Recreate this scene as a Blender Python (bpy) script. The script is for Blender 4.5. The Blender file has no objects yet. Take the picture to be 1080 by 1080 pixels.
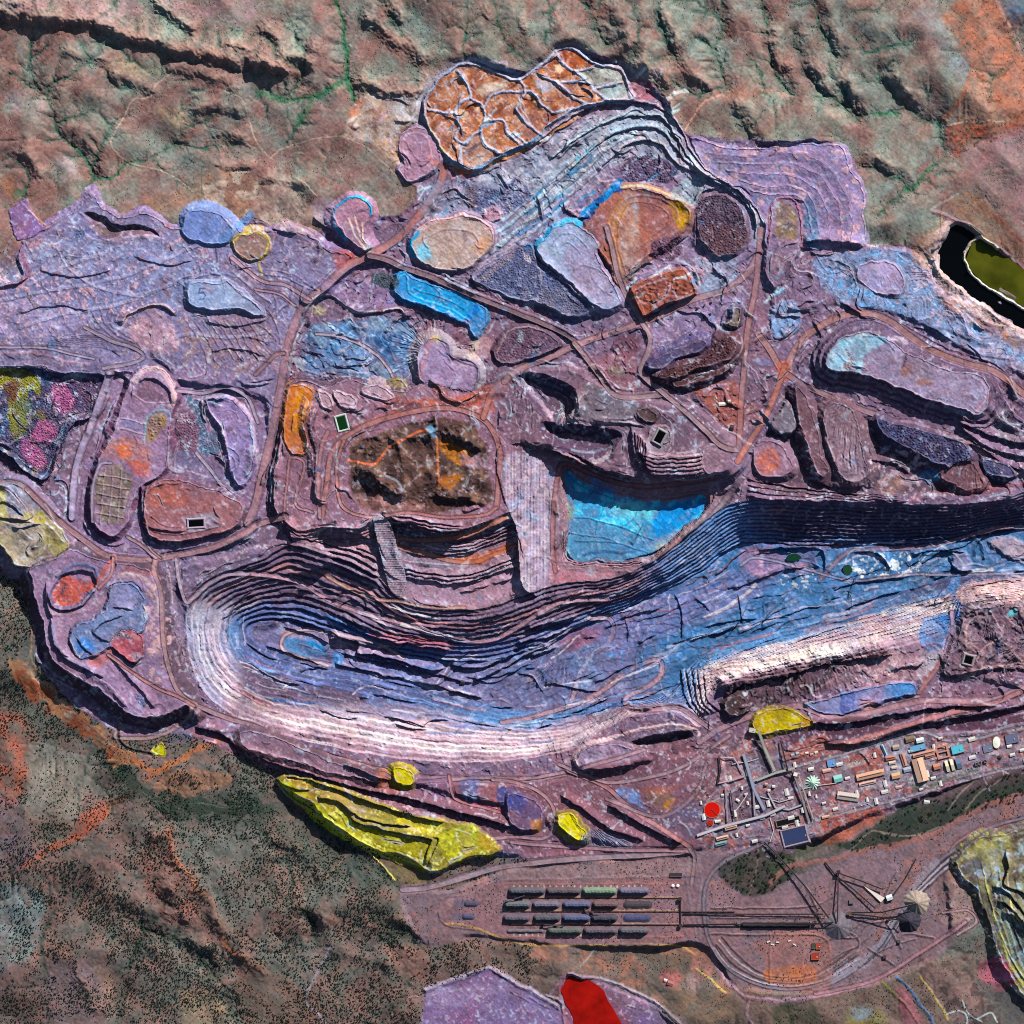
import bpy, bmesh, math, random
import numpy as np
from mathutils import Vector, Matrix

# ------------------------------------------------------------------ scale
# 1 plan unit = 10 m; plan x runs east, plan y runs south, both measured from the north-west corner
M = 10.0
S = 0.75
X0, X1 = -36.0,1116.0
N = int((X1 - X0) / S) + 1
ax = (X0 + np.arange(N) * S).astype(np.float32)
X, Y = np.meshgrid(ax, ax)
rng = np.random.default_rng(7)
random.seed(7)

def W(x, y, z=0.0):
    return ((x - 540.0) * M, (540.0 - y) * M, z * M)

# ------------------------------------------------------------------ noise
def vnoise(scale, seed, sy=None):
    """smooth value noise, -1..1, feature size scale (plan units)"""
    sy = sy or scale
    r = np.random.default_rng(seed)
    nx = int((X1 - X0) / scale) + 6; ny = int((X1 - X0) / sy) + 6
    g = r.uniform(-1,1,(ny, nx)).astype(np.float32)
    def mat(s, n):
        t = (ax - X0) / s + 1.0
        i = np.floor(t).astype(int); f = (t - i).astype(np.float32)
        w = [((-f + 2) * f - 1) * f / 2,((3 * f - 5) * f) * f / 2 + 1,((-3 * f + 4) * f + 1) * f / 2,(f - 1) * f * f / 2]
        return i, w
    ix, wx = mat(scale, nx); iy, wy = mat(sy, ny)
    a = sum(wx[k][None, :] * g[:, np.clip(ix - 1 + k, 0, nx - 1)] for k in range(4))
    return sum(wy[k][:, None] * a[np.clip(iy - 1 + k, 0, ny - 1), :] for k in range(4))

def fbm(scale, seed, oct=4, gain=.5):
    o = np.zeros((N, N), np.float32); a = 1.0; t = 0
    for k in range(oct):
        sc = scale / 2 ** k
        if sc < S * 1.3: break
        o += a * vnoise(sc, seed + 31 * k); t += a; a *= gain
    return o / t * 1.4

def ridged(scale, seed, oct=4, gain=.5):
    o = np.zeros((N, N), np.float32); a = 1.0; t = 0
    for k in range(oct):
        sc = scale / 2 ** k
        if sc < S * 1.5: break
        o += a * (1 - np.abs(vnoise(sc, seed + 17 * k)) * 1.6); t += a; a *= gain
    return o / t

N1, N2, N4, N8, N20, N60 = (vnoise(1.1,1), fbm(2.6,2,2), fbm(5.5,3,3,.6), fbm(9,4,3), fbm(22,5,4), fbm(70,6,4))
M1, M2, M4, M8, M20, M60 = (vnoise(1.2,11), fbm(2.4,12,2), fbm(6,13,3,.6), fbm(8,14,3), fbm(26,15,4), fbm(80,16,4))
WX = 1.25 * vnoise(13,21) + .75 * vnoise(5,22) + .38 * N2
WY = 1.25 * vnoise(13,23) + .75 * vnoise(5,24) + .38 * M2

H = np.zeros((N, N), np.float32)
C = np.zeros((N, N, 3), np.float32)
R = np.zeros((N, N), np.int16)

def lin(c):
    """'#rrggbb' -> linear rgb"""
    if not isinstance(c, str): return np.array(c, np.float32)
    v = np.array([int(c[i:i + 2],16) / 255 for i in (1,3,5)])
    return np.where(v < .04045, v / 12.92,((v + .055) / 1.055) ** 2.4).astype(np.float32)

# ------------------------------------------------------------------ curves and distances
def smooth(pts, closed=False, n=5):
    p = [np.array(q[:2], float) for q in pts]
    L = len(p); out = []
    if L < 3: return [tuple(q) for q in p]
    rg = range(L) if closed else range(L - 1)
    for i in rg:
        a = p[(i - 1) % L] if closed or i > 0 else 2 * p[0] - p[1]
        b, c = p[i], p[(i + 1) % L]
        d = p[(i + 2) % L] if closed or i + 2 < L else 2 * p[-1] - p[-2]
        for k in range(n):
            t = k / n
            out.append(tuple(.5 * (2 * b + (c - a) * t + (2 * a - 5 * b + 4 * c - d) * t * t + (3 * b - a - 3 * c + d) * t ** 3)))
    if not closed: out.append(tuple(p[-1]))
    return out

class Win: pass

def field(pts, closed, pad, warp=1.0, sm=True, n=5):
    """unsigned distance (capped at pad), inside mask, arc length, side, inside a window round the line"""
    q = smooth(pts, closed, n) if sm else [tuple(p[:2]) for p in pts]
    q = np.array(q, np.float32)
    m = pad + 3 * warp + 1
    i0 = max(0, int((q[:, 0].min() - m - X0) / S)); i1 = min(N, int((q[:, 0].max() + m - X0) / S) + 2)
    j0 = max(0, int((q[:, 1].min() - m - X0) / S)); j1 = min(N, int((q[:, 1].max() + m - X0) / S) + 2)
    w = Win()
    if i1 <= i0 or j1 <= j0: return None
    w.s = (slice(j0, j1), slice(i0, i1))
    px = X[w.s] + warp * WX[w.s]; py = Y[w.s] + warp * WY[w.s]
    D2 = np.full(px.shape, pad * pad, np.float32); T = np.zeros(px.shape, np.float32); SG = np.zeros(px.shape, np.float32)
    ins = np.zeros(px.shape, bool)
    K = len(q); t0 = 0.0
    for k in range(K if closed else K - 1):
        a = q[k]; b = q[(k + 1) % K]; d = b - a; l2 = float(d @ d)
        if l2 < 1e-9: continue
        l = math.sqrt(l2)
        a0 = max(0, int((min(a[0], b[0]) - m - X0) / S) - i0); a1 = min(i1, int((max(a[0], b[0]) + m - X0) / S) + 2) - i0
        b0 = max(0, int((min(a[1], b[1]) - m - X0) / S) - j0); b1 = min(j1, int((max(a[1], b[1]) + m - X0) / S) + 2) - j0
        if a1 > a0 and b1 > b0:
            u = (slice(b0, b1), slice(a0, a1))
            ex = px[u] - a[0]; ey = py[u] - a[1]
            t = np.clip((ex * d[0] + ey * d[1]) / l2,0,1)
            dd = (ex - t * d[0]) ** 2 + (ey - t * d[1]) ** 2
            better = dd < D2[u]
            D2[u] = np.where(better, dd, D2[u]); T[u] = np.where(better, t0 + t * l, T[u])
            SG[u] = np.where(better, ex * d[1] - ey * d[0], SG[u])
        if closed and a[1] != b[1]:
            lo, hi = (a, b) if a[1] < b[1] else (b, a)
            c0 = max(0, int((lo[1] - 3 * warp - 1 - X0) / S) - j0); c1 = min(j1 - j0, int((hi[1] + 3 * warp + 1 - X0) / S) + 2 - j0)
            if c1 > c0:
                yy = py[c0:c1]; xx = lo[0] + (yy - lo[1]) * (hi[0] - lo[0]) / (hi[1] - lo[1])
                ins[c0:c1] ^= (yy >= lo[1]) & (yy < hi[1]) & (px[c0:c1] < xx)
        t0 += l
    w.D = np.sqrt(D2); w.ins = ins; w.T = T; w.side = np.sign(SG); w.q = q; w.pad = pad
    w.sd = np.where(ins, -w.D, w.D)
    w.len = t0
    return w

def ss(x):
    x = np.clip(x, 0,1); return x * x * (3 - 2 * x)

def mix(s, a, col, var=.0):
    c = lin(col) if not (isinstance(col, np.ndarray) and col.ndim == 3) else col
    a = a[..., None]
    C[s] = C[s] * (1 - a) + c * a

# ------------------------------------------------------------------ terrain operators
def fall(d, slope, step):
    """drop at distance d down a terraced slope"""
    if not step: return d * slope
    hb, bw = step
    run = hb / slope; per = run + bw
    k = np.floor(d / per); f = d - k * per
    return k * hb + np.minimum(f * slope, hb)

ZF = 1.0
def dump(pts, z, slope=.95, top=None, side=None, reg=0, step=None, rough=.35, warp=1.15, berm=.6, sm=True, pad=None, setin=True, a=.9, maxd=None):
    if z > 0: z = z * ZF
    pad = pad or (z + 20) / slope * (1 + (step[1] * slope / step[0] if step else 0)) + 4
    w = field(pts, True, min(pad, 90), warp, sm)
    if w is None: return
    h = H[w.s]
    zo = np.minimum(z - fall(np.maximum(w.sd + .35 * N4[w.s],0), slope, step), z)
    zo = np.where(w.sd >= w.pad - .1,-99, zo)
    if maxd: zo = np.where(w.sd > maxd, -99, zo)
    inn = w.sd < 0
    zin = z + rough * N8[w.s] + berm * np.exp(-((-w.sd - .8) / .6) ** 2)
    new = np.where(inn, zin if setin else np.maximum(zin, h), np.maximum(h, zo))
    sl = (~inn) & (zo > h)
    H[w.s] = new
    if side: mix(w.s, sl * a * (.85 + .15 * N8[w.s]), side)
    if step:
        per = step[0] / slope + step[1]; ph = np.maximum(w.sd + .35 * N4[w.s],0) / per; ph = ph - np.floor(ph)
        mix(w.s, sl * (ph < step[0] / slope / per) * .65, '#3d333e')  # bench faces painted darker than berms to stand in for their shade
    if top: mix(w.s, ss(.5 - w.sd) * a * np.clip(.9 + .2 * N20[w.s],0,1), top)
    if z > 3: mix(w.s, np.exp(-((w.sd + 1.0) / .6) ** 2) * .3 * np.clip(.6 + 1.0 * M8[w.s],0,1), '#c3b6c4'); mix(w.s, np.exp(-((w.sd - 1.6) / .8) ** 2) * .45, '#453a48')  # pale crest and dark line below it painted as lit and shaded edges
    if reg:
        r = R[w.s]; r[inn | sl] = reg

def pit(pts, depth, slope=1.1, step=None, floor=None, wall=None, reg=0, warp=1, rough=.15, sm=True, a=.9):
    """hole whose rim is pts, depth below what is there"""
    w = field(pts, True, 90, warp, sm)
    if w is None: return
    d = np.maximum(-w.sd, 0)
    f = np.minimum(fall(d, slope, step), depth)
    H[w.s] -= f
    fl = (f >= depth - 1e-3) & w.ins
    wl = w.ins & ~fl
    if wall: mix(w.s, wl * a, wall)
    if floor: mix(w.s, fl * a * np.clip(.9 + .2 * N20[w.s],0,1), floor)
    H[w.s] += fl * rough * N8[w.s]
    if reg:
        r = R[w.s]; r[w.ins] = reg

def loft(outer, inner, z0, z1, nb, face=.45, reg=0, wob=.6, warp=1, wall=None, pad=220, a=.9, put=None):
    wo = field(outer, True, pad, warp); s = wo.s
    q = np.array(smooth(inner, True), np.float32)
    di = np.full(X[s].shape, 1e9, np.float32); px = X[s] + warp * WX[s]; py = Y[s] + warp * WY[s]; ins = np.zeros(px.shape, bool)
    for k in range(len(q)):
        a_, b_ = q[k], q[(k + 1) % len(q)]; d = b_ - a_; l2 = float(d @ d) + 1e-9
        t = np.clip(((px - a_[0]) * d[0] + (py - a_[1]) * d[1]) / l2,0,1)
        di = np.minimum(di, (px - a_[0] - t * d[0]) ** 2 + (py - a_[1] - t * d[1]) ** 2)
        if a_[1] != b_[1]:
            xx = a_[0] + (py - a_[1]) * d[0] / d[1]
            ins ^= ((a_[1] > py) != (b_[1] > py)) & (px < xx)
    di = np.sqrt(di)
    t = np.where(ins, 1, wo.D / (wo.D + di + 1e-6)); t = np.where(wo.ins, t, 0)
    k = t * nb + wob * .3 * N20[s] * (t < .98) * (t > .02)
    fl = np.floor(k); fr = k - fl
    tt = np.clip((fl + ss(fr / face)) / nb, 0,1)
    z = z0 + (z1 - z0) * tt
    if put == 'rel':
        z = H[s] * (1 - tt) + z1 * tt
    H[s] = np.where(wo.ins, z if put in ('set', 'rel') else np.minimum(H[s], z), H[s])
    if wall: mix(s, (wo.ins & ~ins) * a, wall)
    if reg:
        r = R[s]; r[wo.ins] = reg
    w = Win(); w.s = s; w.t = t; w.ins = wo.ins; w.inner = ins
    return w

def paint(pts, col, a=.85, fe=1.5, n=.25, warp=1.4, sm=True, reg=0, h=0, N_=None):
    w = field(pts, True, fe + abs(h) + 1, warp, sm)
    if w is None: return
    nz = (N_ if N_ is not None else M8)[w.s]
    al = ss((fe * .5 - w.sd) / fe) * np.clip(a * (1 - .45 * n + .9 * n * nz),0,1)
    mix(w.s, al, col)
    if h: H[w.s] += h * ss((fe * .5 - w.sd) / fe)
    if reg:
        r = R[w.s]; r[w.ins] = reg

def speckle(pts, col, thr=.3, noise=None, a=.9, soft=.15, warp=1.2, sm=True):
    """blotches of col where a noise field passes thr"""
    w = field(pts, True, 3, warp, sm)
    if w is None: return
    nz = (noise if noise is not None else M4)[w.s]
    mix(w.s, ss((nz - thr) / soft) * a * ss(1 - w.sd / 2), col)

def bumps(pts, amp=.8, cell=2.6, col=None, dark=None, a=.8, reg=0, warp=1, seed=0):
    """rows of tipped heaps"""
    w = field(pts, True, 3, warp)
    if w is None: return
    x_, y_ = X[w.s] + .5 * WX[w.s], Y[w.s] + .5 * WY[w.s]; bx, by = np.floor(x_ / cell), np.floor(y_ / cell)
    m = np.zeros(x_.shape, np.float32); h2 = m + .5; d = m + 9
    for oy in (-1,0,1):
        for ox in (-1,0,1):
            jx, jy = bx + ox, by + oy
            f1 = np.modf(np.abs(np.sin(jx * 127.1 + jy * 311.7 + seed) * 43758.5))[0]; f2 = np.modf(np.abs(np.sin(jx * 269.5 + jy * 183.3 + seed) * 12543.3))[0]
            dd = np.hypot(x_ - (jx + f1) * cell, y_ - (jy + f2) * cell) / (cell * .62)
            m = np.maximum(m, np.clip(1 - dd, 0,1) * (.45 + .75 * f2)); h2 = np.where(dd < d, f1, h2); d = np.minimum(d, dd)
    H[w.s] += 1.25 * amp * m * ss(-w.sd / 2)
    if col: mix(w.s, ss(.5 - w.sd) * a, col)
    if dark: mix(w.s, ss(.5 - w.sd) * np.clip(.75 * h2,0,1), dark)
    if reg:
        rr = R[w.s]; rr[w.ins] = reg

def sample(x, y, A=None):
    A = H if A is None else A
    u = np.clip((np.asarray(x) - X0) / S, 0, N - 2); v = np.clip((np.asarray(y) - X0) / S, 0, N - 2)
    i = u.astype(int); j = v.astype(int); f = u - i; g = v - j
    return (A[j, i] * (1 - f) + A[j, i + 1] * f) * (1 - g) + (A[j + 1, i] * (1 - f) + A[j + 1, i + 1] * f) * g

ROAD = 1
def road(pts, w=6, col='#8c6470', zs=18, berm=.45, reg=ROAD, edge='#3f303a', lift=0, cut=1.0, sm=True, a=.88, warp=.25, tracks=True):
    hw = w / 2; out = 2.5
    f = field(pts, False, hw + out, warp, sm, n=6)
    if f is None: return
    q = f.q
    seg = np.hypot(*np.diff(q, axis=0).T); t = np.concatenate([[0], np.cumsum(seg)])
    n = max(4, int(t[-1] / 1.5)); tt = np.linspace(0, t[-1], n)
    zx = np.interp(tt, t, q[:, 0]); zy = np.interp(tt, t, q[:, 1]); z = sample(zx, zy)
    k = max(1, int(zs / (t[-1] / n))); k = min(k, n // 2)
    zp = np.pad(z, k, mode='edge'); ker = np.hanning(2 * k + 3)[1:-1]; ker /= ker.sum()
    z = np.convolve(zp, ker, 'valid') + lift
    zr = np.interp(f.T, tt, z).astype(np.float32)
    al = ss((hw + out - f.D) / out)
    H[f.s] = H[f.s] * (1 - al * cut) + (zr) * al * cut
    b = berm * np.exp(-((f.D - hw) / .6) ** 2)
    H[f.s] += b
    on = f.D < hw + .3
    cc = ((.72 * lin(col) + .28 * lin('#8a7a86')) * 1.1)[None, None, :] * np.ones(f.D.shape + (1,), np.float32)
    if tracks:
        tr = .09 * np.cos(f.D / hw * 4.2)
        cc = cc * (1 + tr + .07 * M4[f.s] + .05 * N20[f.s])[..., None]
    mix(f.s, ss((hw + .8 - f.D) / .8) * a, cc)
    if edge: mix(f.s, np.exp(-((f.D - hw - .4) / .6) ** 2) * .72, edge)
    if reg:
        r = R[f.s]; r[on] = reg

def line(pts, w=1.2, col=None, h=0, a=.8, warp=.6, sm=True, reg=0, soft=.5, sharp=1):
    f = field(pts, False, w / 2 + 2.5, warp, sm)
    if f is None: return
    m = ss((w / 2 + soft - f.D) / (soft * 2))
    if h: H[f.s] += h * np.clip(1 - f.D / (w / 2 + .9),0,1) ** sharp
    if col: mix(f.s, m * a, col)
    if reg:
        r = R[f.s]; r[f.D < w / 2] = reg

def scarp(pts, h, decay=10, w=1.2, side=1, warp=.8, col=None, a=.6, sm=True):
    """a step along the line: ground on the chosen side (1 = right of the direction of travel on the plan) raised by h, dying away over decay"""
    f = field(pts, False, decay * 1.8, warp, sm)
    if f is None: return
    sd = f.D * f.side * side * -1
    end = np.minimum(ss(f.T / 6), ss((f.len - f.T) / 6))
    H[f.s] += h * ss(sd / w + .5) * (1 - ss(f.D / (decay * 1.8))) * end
    if col: mix(f.s, np.exp(-(sd / (w * .8)) ** 2) * a * end, col)  # tint along the step face; dark tints deepen its shade

def valley(pts, depth, wid, col=None, a=.7, cw=2.0, warp=1.6):
    f = field(pts, False, wid * 2, warp)
    if f is None: return
    t = f.D / wid
    gr = .35 + .65 * f.T / max(f.len, 1)
    H[f.s] -= depth * gr * np.maximum(1 - t, 0) ** 1.3
    if col:
        mix(f.s, np.clip(np.exp(-(f.D / cw) ** 2) * a * (1 + .6 * M4[f.s]),0,1) * np.clip(gr + .2,0,1), col)

def rills(pts, cx, cy, n=40, amp=.5, warp=.5, r0=4):
    w = field(pts, True, 2, warp)
    if w is None: return
    th = np.arctan2(Y[w.s] - cy, X[w.s] - cx); rr = np.hypot(Y[w.s] - cy, X[w.s] - cx)
    H[w.s] += amp * (np.sin(th * n + 2.5 * N8[w.s] + 1.5 * N20[w.s]) + .6 * np.sin(th * n * 2.3 + 3 * N8[w.s])) * (.6 + .7 * M8[w.s]) * ss(-w.sd / 2) * ss(rr / r0 - .5)

def stripes(pts, ang, per, amp, col=None, a=.4, warp=.3):
    """parallel terraces running along angle ang (degrees, plan)"""
    w = field(pts, True, 2, warp)
    u = -math.sin(math.radians(ang)) * X[w.s] + math.cos(math.radians(ang)) * Y[w.s] + .5 * N20[w.s]
    k = u / per; f = k - np.floor(k)
    H[w.s] += amp * (1 - np.clip(f / .25,0,1)) * ss(-w.sd / 1.5)
    if col: mix(w.s, (f > .7) * a * ss(-w.sd), col)

def terr(pts, scale, levels, amp, seed, warp=1):
    """tiered old workings: contour-like little steps"""
    w = field(pts, True, 8, warp)
    n = (fbm(scale * 1.6, seed, 2)[w.s] + .10 * N8[w.s] + .05 * N2[w.s]) * levels * .7
    f = n - np.floor(n)
    H[w.s] += .6 * amp * (np.floor(n) + ss(f / .18)) * ss(-w.sd / 8)

def blur(A, r):
    k = int(r / S)
    for _ in range(2):
        for axs in (0,1):
            P = np.pad(A, [(k + 1, k) if q == axs else (0,0) for q in (0,1)], mode='edge').astype(np.float64).cumsum(axs)
            A = ((P[2 * k + 1:] - P[:-2 * k - 1]) if axs == 0 else (P[:, 2 * k + 1:] - P[:, :-2 * k - 1])) / (2 * k + 1)
    return A.astype(np.float32)

def contour_lines(mask, n, seed, length=(10,40), kind=('scarp', 'track'), hs=(1.0,2.4)):
    """old tip edges and vehicle tracks that follow the lie of the ground"""
    r = random.Random(seed)
    B = blur(H, 5); gy, gx = np.gradient(B)
    jj, ii = np.nonzero(mask)
    for q in range(n):
        k = r.randrange(len(jj)); x, y = float(ax[ii[k]]), float(ax[jj[k]])
        L = r.uniform(*length); pts = [(x, y)]; px = py = None; st = 3.0
        for _ in range(int(L / st)):
            g = (float(sample(x, y, gx)), float(sample(x, y, gy))); m = math.hypot(*g)
            if m < 1e-4: break
            dx, dy = -g[1] / m, g[0] / m
            if px is not None and dx * px + dy * py < 0: dx, dy = -dx, -dy
            if px is not None: dx, dy = .6 * px + .4 * dx, .6 * py + .4 * dy; m = math.hypot(dx, dy) + 1e-6; dx, dy = dx / m, dy / m
            px, py = dx, dy; x += dx * st; y += dy * st; pts.append((x, y))
        if len(pts) < 4: continue
        k = r.choice(kind)
        if k == 'scarp':
            h = r.uniform(*hs); g = (float(sample(*pts[2], gx)), float(sample(*pts[2], gy)))
            tx, ty = pts[3][0] - pts[1][0], pts[3][1] - pts[1][1]
            rightx, righty = -ty, tx
            if r.random() < .5: line([(x_ , y_ ) for x_, y_ in (pts[::2] if len(pts) > 8 else pts)],2.4, r.choice(['#b7a6ba', '#c7bcc8', '#a9bccc']),0,.35,.6)
            scarp(pts[::2] if len(pts) > 8 else pts, h, r.uniform(3,6),1.0,1 if g[0] * rightx + g[1] * righty > 0 else -1,.6, '#3a3042', r.uniform(.15,.5))
        elif k == 'track':
            line(pts[::2] if len(pts) > 8 else pts, r.uniform(.8,2.2), r.choice(['#b3a3ba', '#c4b2bc', '#93859f', '#b08c98', '#9db0c8', '#c9c6d2']),.25, r.uniform(.3,.65),.5, reg=0)
        else:
            line(pts[::2] if len(pts) > 8 else pts, r.uniform(.7,1.3), '#4a4058', .45, r.uniform(.3,.65),.5)

def erode(x0, x1, y0, y1, dx=2.2, it=14, K=.075, mexp=.45, dif=.06):
    """running water: steepest-descent drainage over the ground, cut down in proportion to the area drained"""
    import heapq
    nx, ny = int((x1 - x0) / dx), int((y1 - y0) / dx)
    gx = x0 + np.arange(nx) * dx; gy = y0 + np.arange(ny) * dx; GX, GY = np.meshgrid(gx, gy)
    h = sample(GX, GY, blur(H, 1.5)).astype(float); h0 = h.copy()
    nb = [(-1,-1),(-1,0),(-1,1),(0,-1),(0,1),(1,-1),(1,0),(1,1)]; dl = [1.414,1,1.414,1,1,1.414,1,1.414]
    off = [a * nx + b for a, b in nb]; NN = nx * ny
    edge = np.zeros((ny, nx), bool); edge[0] = edge[-1] = True; edge[:, 0] = edge[:, -1] = True; ed = edge.ravel().tolist()
    jit = np.random.default_rng(9).uniform(0,.12, NN)
    A_ = None
    for t in range(it):
        z = (h.ravel() + jit).tolist(); seen = ed[:]; order = []; par = [0] * NN; dist = [1.0] * NN; fill = z[:]
        hp = [(z[i], i) for i in range(NN) if ed[i]]; heapq.heapify(hp)
        for _, i in hp: par[i] = i
        while hp:
            zi, i = heapq.heappop(hp); order.append(i)
            if ed[i]:
                r_, c_ = divmod(i, nx); nbs = [(i + a * nx + b, l) for (a, b), l in zip(nb, dl) if 0 <= r_ + a < ny and 0 <= c_ + b < nx]
            else:
                nbs = [(i + o, l) for o, l in zip(off, dl)]
                best = 0; 
                for j, l in nbs:
                    s_ = (zi - fill[j]) / l
                    if s_ > best: best = s_; par[i] = j; dist[i] = l
            for j, l in nbs:
                if not seen[j]:
                    seen[j] = True; par[j] = i; dist[j] = l; fill[j] = max(z[j], zi + 1e-5); heapq.heappush(hp, (fill[j], j))
        ar = [1.0] * NN
        for i in reversed(order):
            if par[i] != i: ar[par[i]] += ar[i]
        for i in order:
            p = par[i]
            if p != i and not ed[i]:
                f = K * ar[i] ** mexp * 1.0 / dist[i]; z[i] = (z[i] + f * z[p]) / (1 + f) if z[p] < z[i] else z[i]
        h = np.array(z).reshape(ny, nx) - jit.reshape(ny, nx)
        g = h.copy(); g[1:-1,1:-1] = h[1:-1,1:-1] + dif * (h[:-2,1:-1] + h[2:, 1:-1] + h[1:-1, :-2] + h[1:-1,2:] - 4 * h[1:-1,1:-1]); h = g
        A_ = np.array(ar).reshape(ny, nx)
    def up(F):
        xs, ys = ax[(ax >= x0) & (ax <= gx[-1])], ax[(ax >= y0) & (ax <= gy[-1])]
        u = np.clip((xs - x0) / dx, 0, nx - 1.001); v = np.clip((ys - y0) / dx, 0, ny - 1.001)
        def wts(t): i = np.floor(t).astype(int); f = (t - i); return i, [((-f + 2) * f - 1) * f / 2,((3 * f - 5) * f) * f / 2 + 1,((-3 * f + 4) * f + 1) * f / 2,(f - 1) * f * f / 2]
        iu, wu = wts(u); iv, wv = wts(v)
        a = sum(wu[k][None, :] * F[:, np.clip(iu - 1 + k, 0, nx - 1)] for k in range(4))
        return sum(wv[k][:, None] * a[np.clip(iv - 1 + k, 0, ny - 1)] for k in range(4)).astype(np.float32)
    i0 = int(np.nonzero(ax >= x0)[0][0]); j0 = int(np.nonzero(ax >= y0)[0][0]); d = up(h - h0); la = up(np.log2(A_))
    s_ = (slice(j0, j0 + d.shape[0]), slice(i0, i0 + d.shape[1]))
    return s_, d, la
# ================================================================== natural country
PIT, WASTE, VELD = 2,3,4
NAMED = {}          # region number -> (name, label, category or None for structure)
def thing_region(name, label, cat, group=None):
    k = 20 + len(NAMED); NAMED[k] = (name, label, cat, group); return k

north = ss((330 - Y) / 60)
rose, olive, teal = lin('#8a6864'), lin('#767a72'), lin('#45645a')
t = np.clip(.28 + .6 * N20 + .4 * N60 + .3 * N8 + ss((X - 330) / 260) * .25,0,1)[..., None]
C[:] = rose * (1 - t) + olive * t
tl_ = np.clip(ss((M60 + .6 * N20 - .1) * 1.4) * .4,0,1)[..., None]; C[:] = C * (1 - tl_) + lin('#6d7a76') * tl_
C[:] *= (1 + .14 * N8 + .12 * N2)[..., None]
H[:] = 9 * fbm(90,6,3,.45) + 3.0 * vnoise(30,702) + 1.0 * vnoise(14,703) + .03 * (330 - np.minimum(Y, 330))

def stream(pts, depth, wid, col='#33574b', a=.75, cw=2.0, trib=True, seed=0, tl=26, gap=11):
    r = random.Random(seed)
    if trib:
        q = smooth(pts, False, 6); acc = 0; sd = 1
        for i in range(1, len(q) - 1):
            dx, dy = q[i + 1][0] - q[i - 1][0], q[i + 1][1] - q[i - 1][1]; l = math.hypot(dx, dy) + 1e-6
            acc += l / 2
            if acc > gap * r.uniform(.7,1.4):
                acc = 0; sd = -sd; an = math.atan2(dy, dx) + math.pi + sd * r.uniform(.6,1.2)
                L = tl * r.uniform(.5,1.2); p = [q[i]]; x, y = q[i]
                for k in range(3):
                    x += math.cos(an) * L / 3; y += math.sin(an) * L / 3; an += r.uniform(-.45,.45); p.append((x, y))
                valley(p[::-1], depth * .5, wid * .55, col, a * .45, cw * .7)
    valley(pts, depth, wid, col, a, cw)

G = '#2f5a4c'
for i, (p, d, w_) in enumerate([
    ([(36,30),(32,60),(32,78),(40,95),(52,105),(58,130),(65,148),(85,162),(97,178),(98,188),(88,210)],5,14),
    ([(0,84),(15,80),(28,90),(40,95)],3,10),([(110,45),(97,65),(75,80),(55,90),(50,100)],3,11),([(82,42),(97,62)],2,8),
    ([(197,132),(185,152),(160,165),(135,172),(120,185),(98,188)],4,12),([(145,116),(125,125),(115,135),(108,155),(97,174)],4,12),
    ([(112,116),(85,122),(62,130)],2.5,9),([(207,206),(185,190),(160,168)],2,8),([(262,146),(220,157),(185,154)],3,10),
    ([(0,160),(20,172),(30,195),(20,215)],2,9),([(240,112),(215,128),(197,134)],2,9),([(300,10),(312,40),(322,62),(318,85),(300,100)],4,12),
    ([(268,100),(280,96),(300,103),(330,104),(345,95),(364,84)],3,11),([(325,105),(318,128),(302,150)],2,9),([(352,-5),(360,20),(365,50),(366,75),(369,90),(373,106)],5,13),
    ([(350,150),(362,140)],1,6),([(402,-8),(412,18),(425,36)],4,12),([(490,-10),(492,20),(488,50),(492,66)],3,11),([(520,-10),(524,25),(538,50),(556,70)],3,12),([(574,-10),(580,15),(574,46)],3,10),
    ([(612,-10),(622,12),(632,36),(640,48)],5,13),([(668,8),(672,40),(670,60)],3,9),([(688,-10),(695,12),(702,40),(712,62)],6,15),
    ([(742,10),(758,18),(764,30),(754,50),(758,70),(765,90)],6,15),([(800,-10),(808,30),(815,70),(822,88),(835,98)],7,16),([(855,-10),(860,15),(870,40),(882,60)],5,14),
    ([(840,25),(838,45),(846,58)],4,11),([(845,68),(860,90),(880,105),(900,120)],7,15),([(878,75),(890,100),(905,122)],5,12),([(900,40),(915,55),(935,50),(960,45)],2.5,10),
    ([(925,80),(945,105),(968,122),(990,135),(995,160)],5,16),([(905,122),(925,122),(945,120)],2.5,10),([(900,168),(920,178),(945,188),(955,198)],4,12),
    ([(996,165),(982,178),(970,192),(955,200),(940,215),(925,228)],3,11),([(1030,195),(1040,208),(1048,220)],2,8),([(700,80),(716,90),(735,100),(760,92)],4,12),([(776,108),(784,128),(790,148)],7,12),
    ([(645,60),(668,75),(690,88),(700,105)],5,12),([(790,60),(800,75),(808,95)],3,9),([(940,-10),(925,10),(900,12)],2,9)]):
    stream(p, d, w_, G, .7,1.9, True, i)
# bright green floodplain
line([(352,-5),(360,20),(365,50),(366,75),(369,92),(373,106)],4.5, '#2c7046', 0,.75,1.5)
line([(270,100),(290,101),(315,104),(336,100),(352,93),(366,82)],6, '#2f6c48', 0,.6,2.2)
line([(330,103),(325,118),(314,132)],6, '#2f6848', 0,.55,1.8)
for p, w_ in (([(97,178),(98,188),(88,205)],3.5),([(65,148),(85,162),(97,178)],3.5),([(98,188),(120,185),(135,172)],3),([(955,200),(970,192),(985,176)],6),([(925,122),(946,121)],4),([(15,205),(25,203)],7)):
    line(p, w_, '#2f6b4c', 0,.6,1.5)
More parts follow.
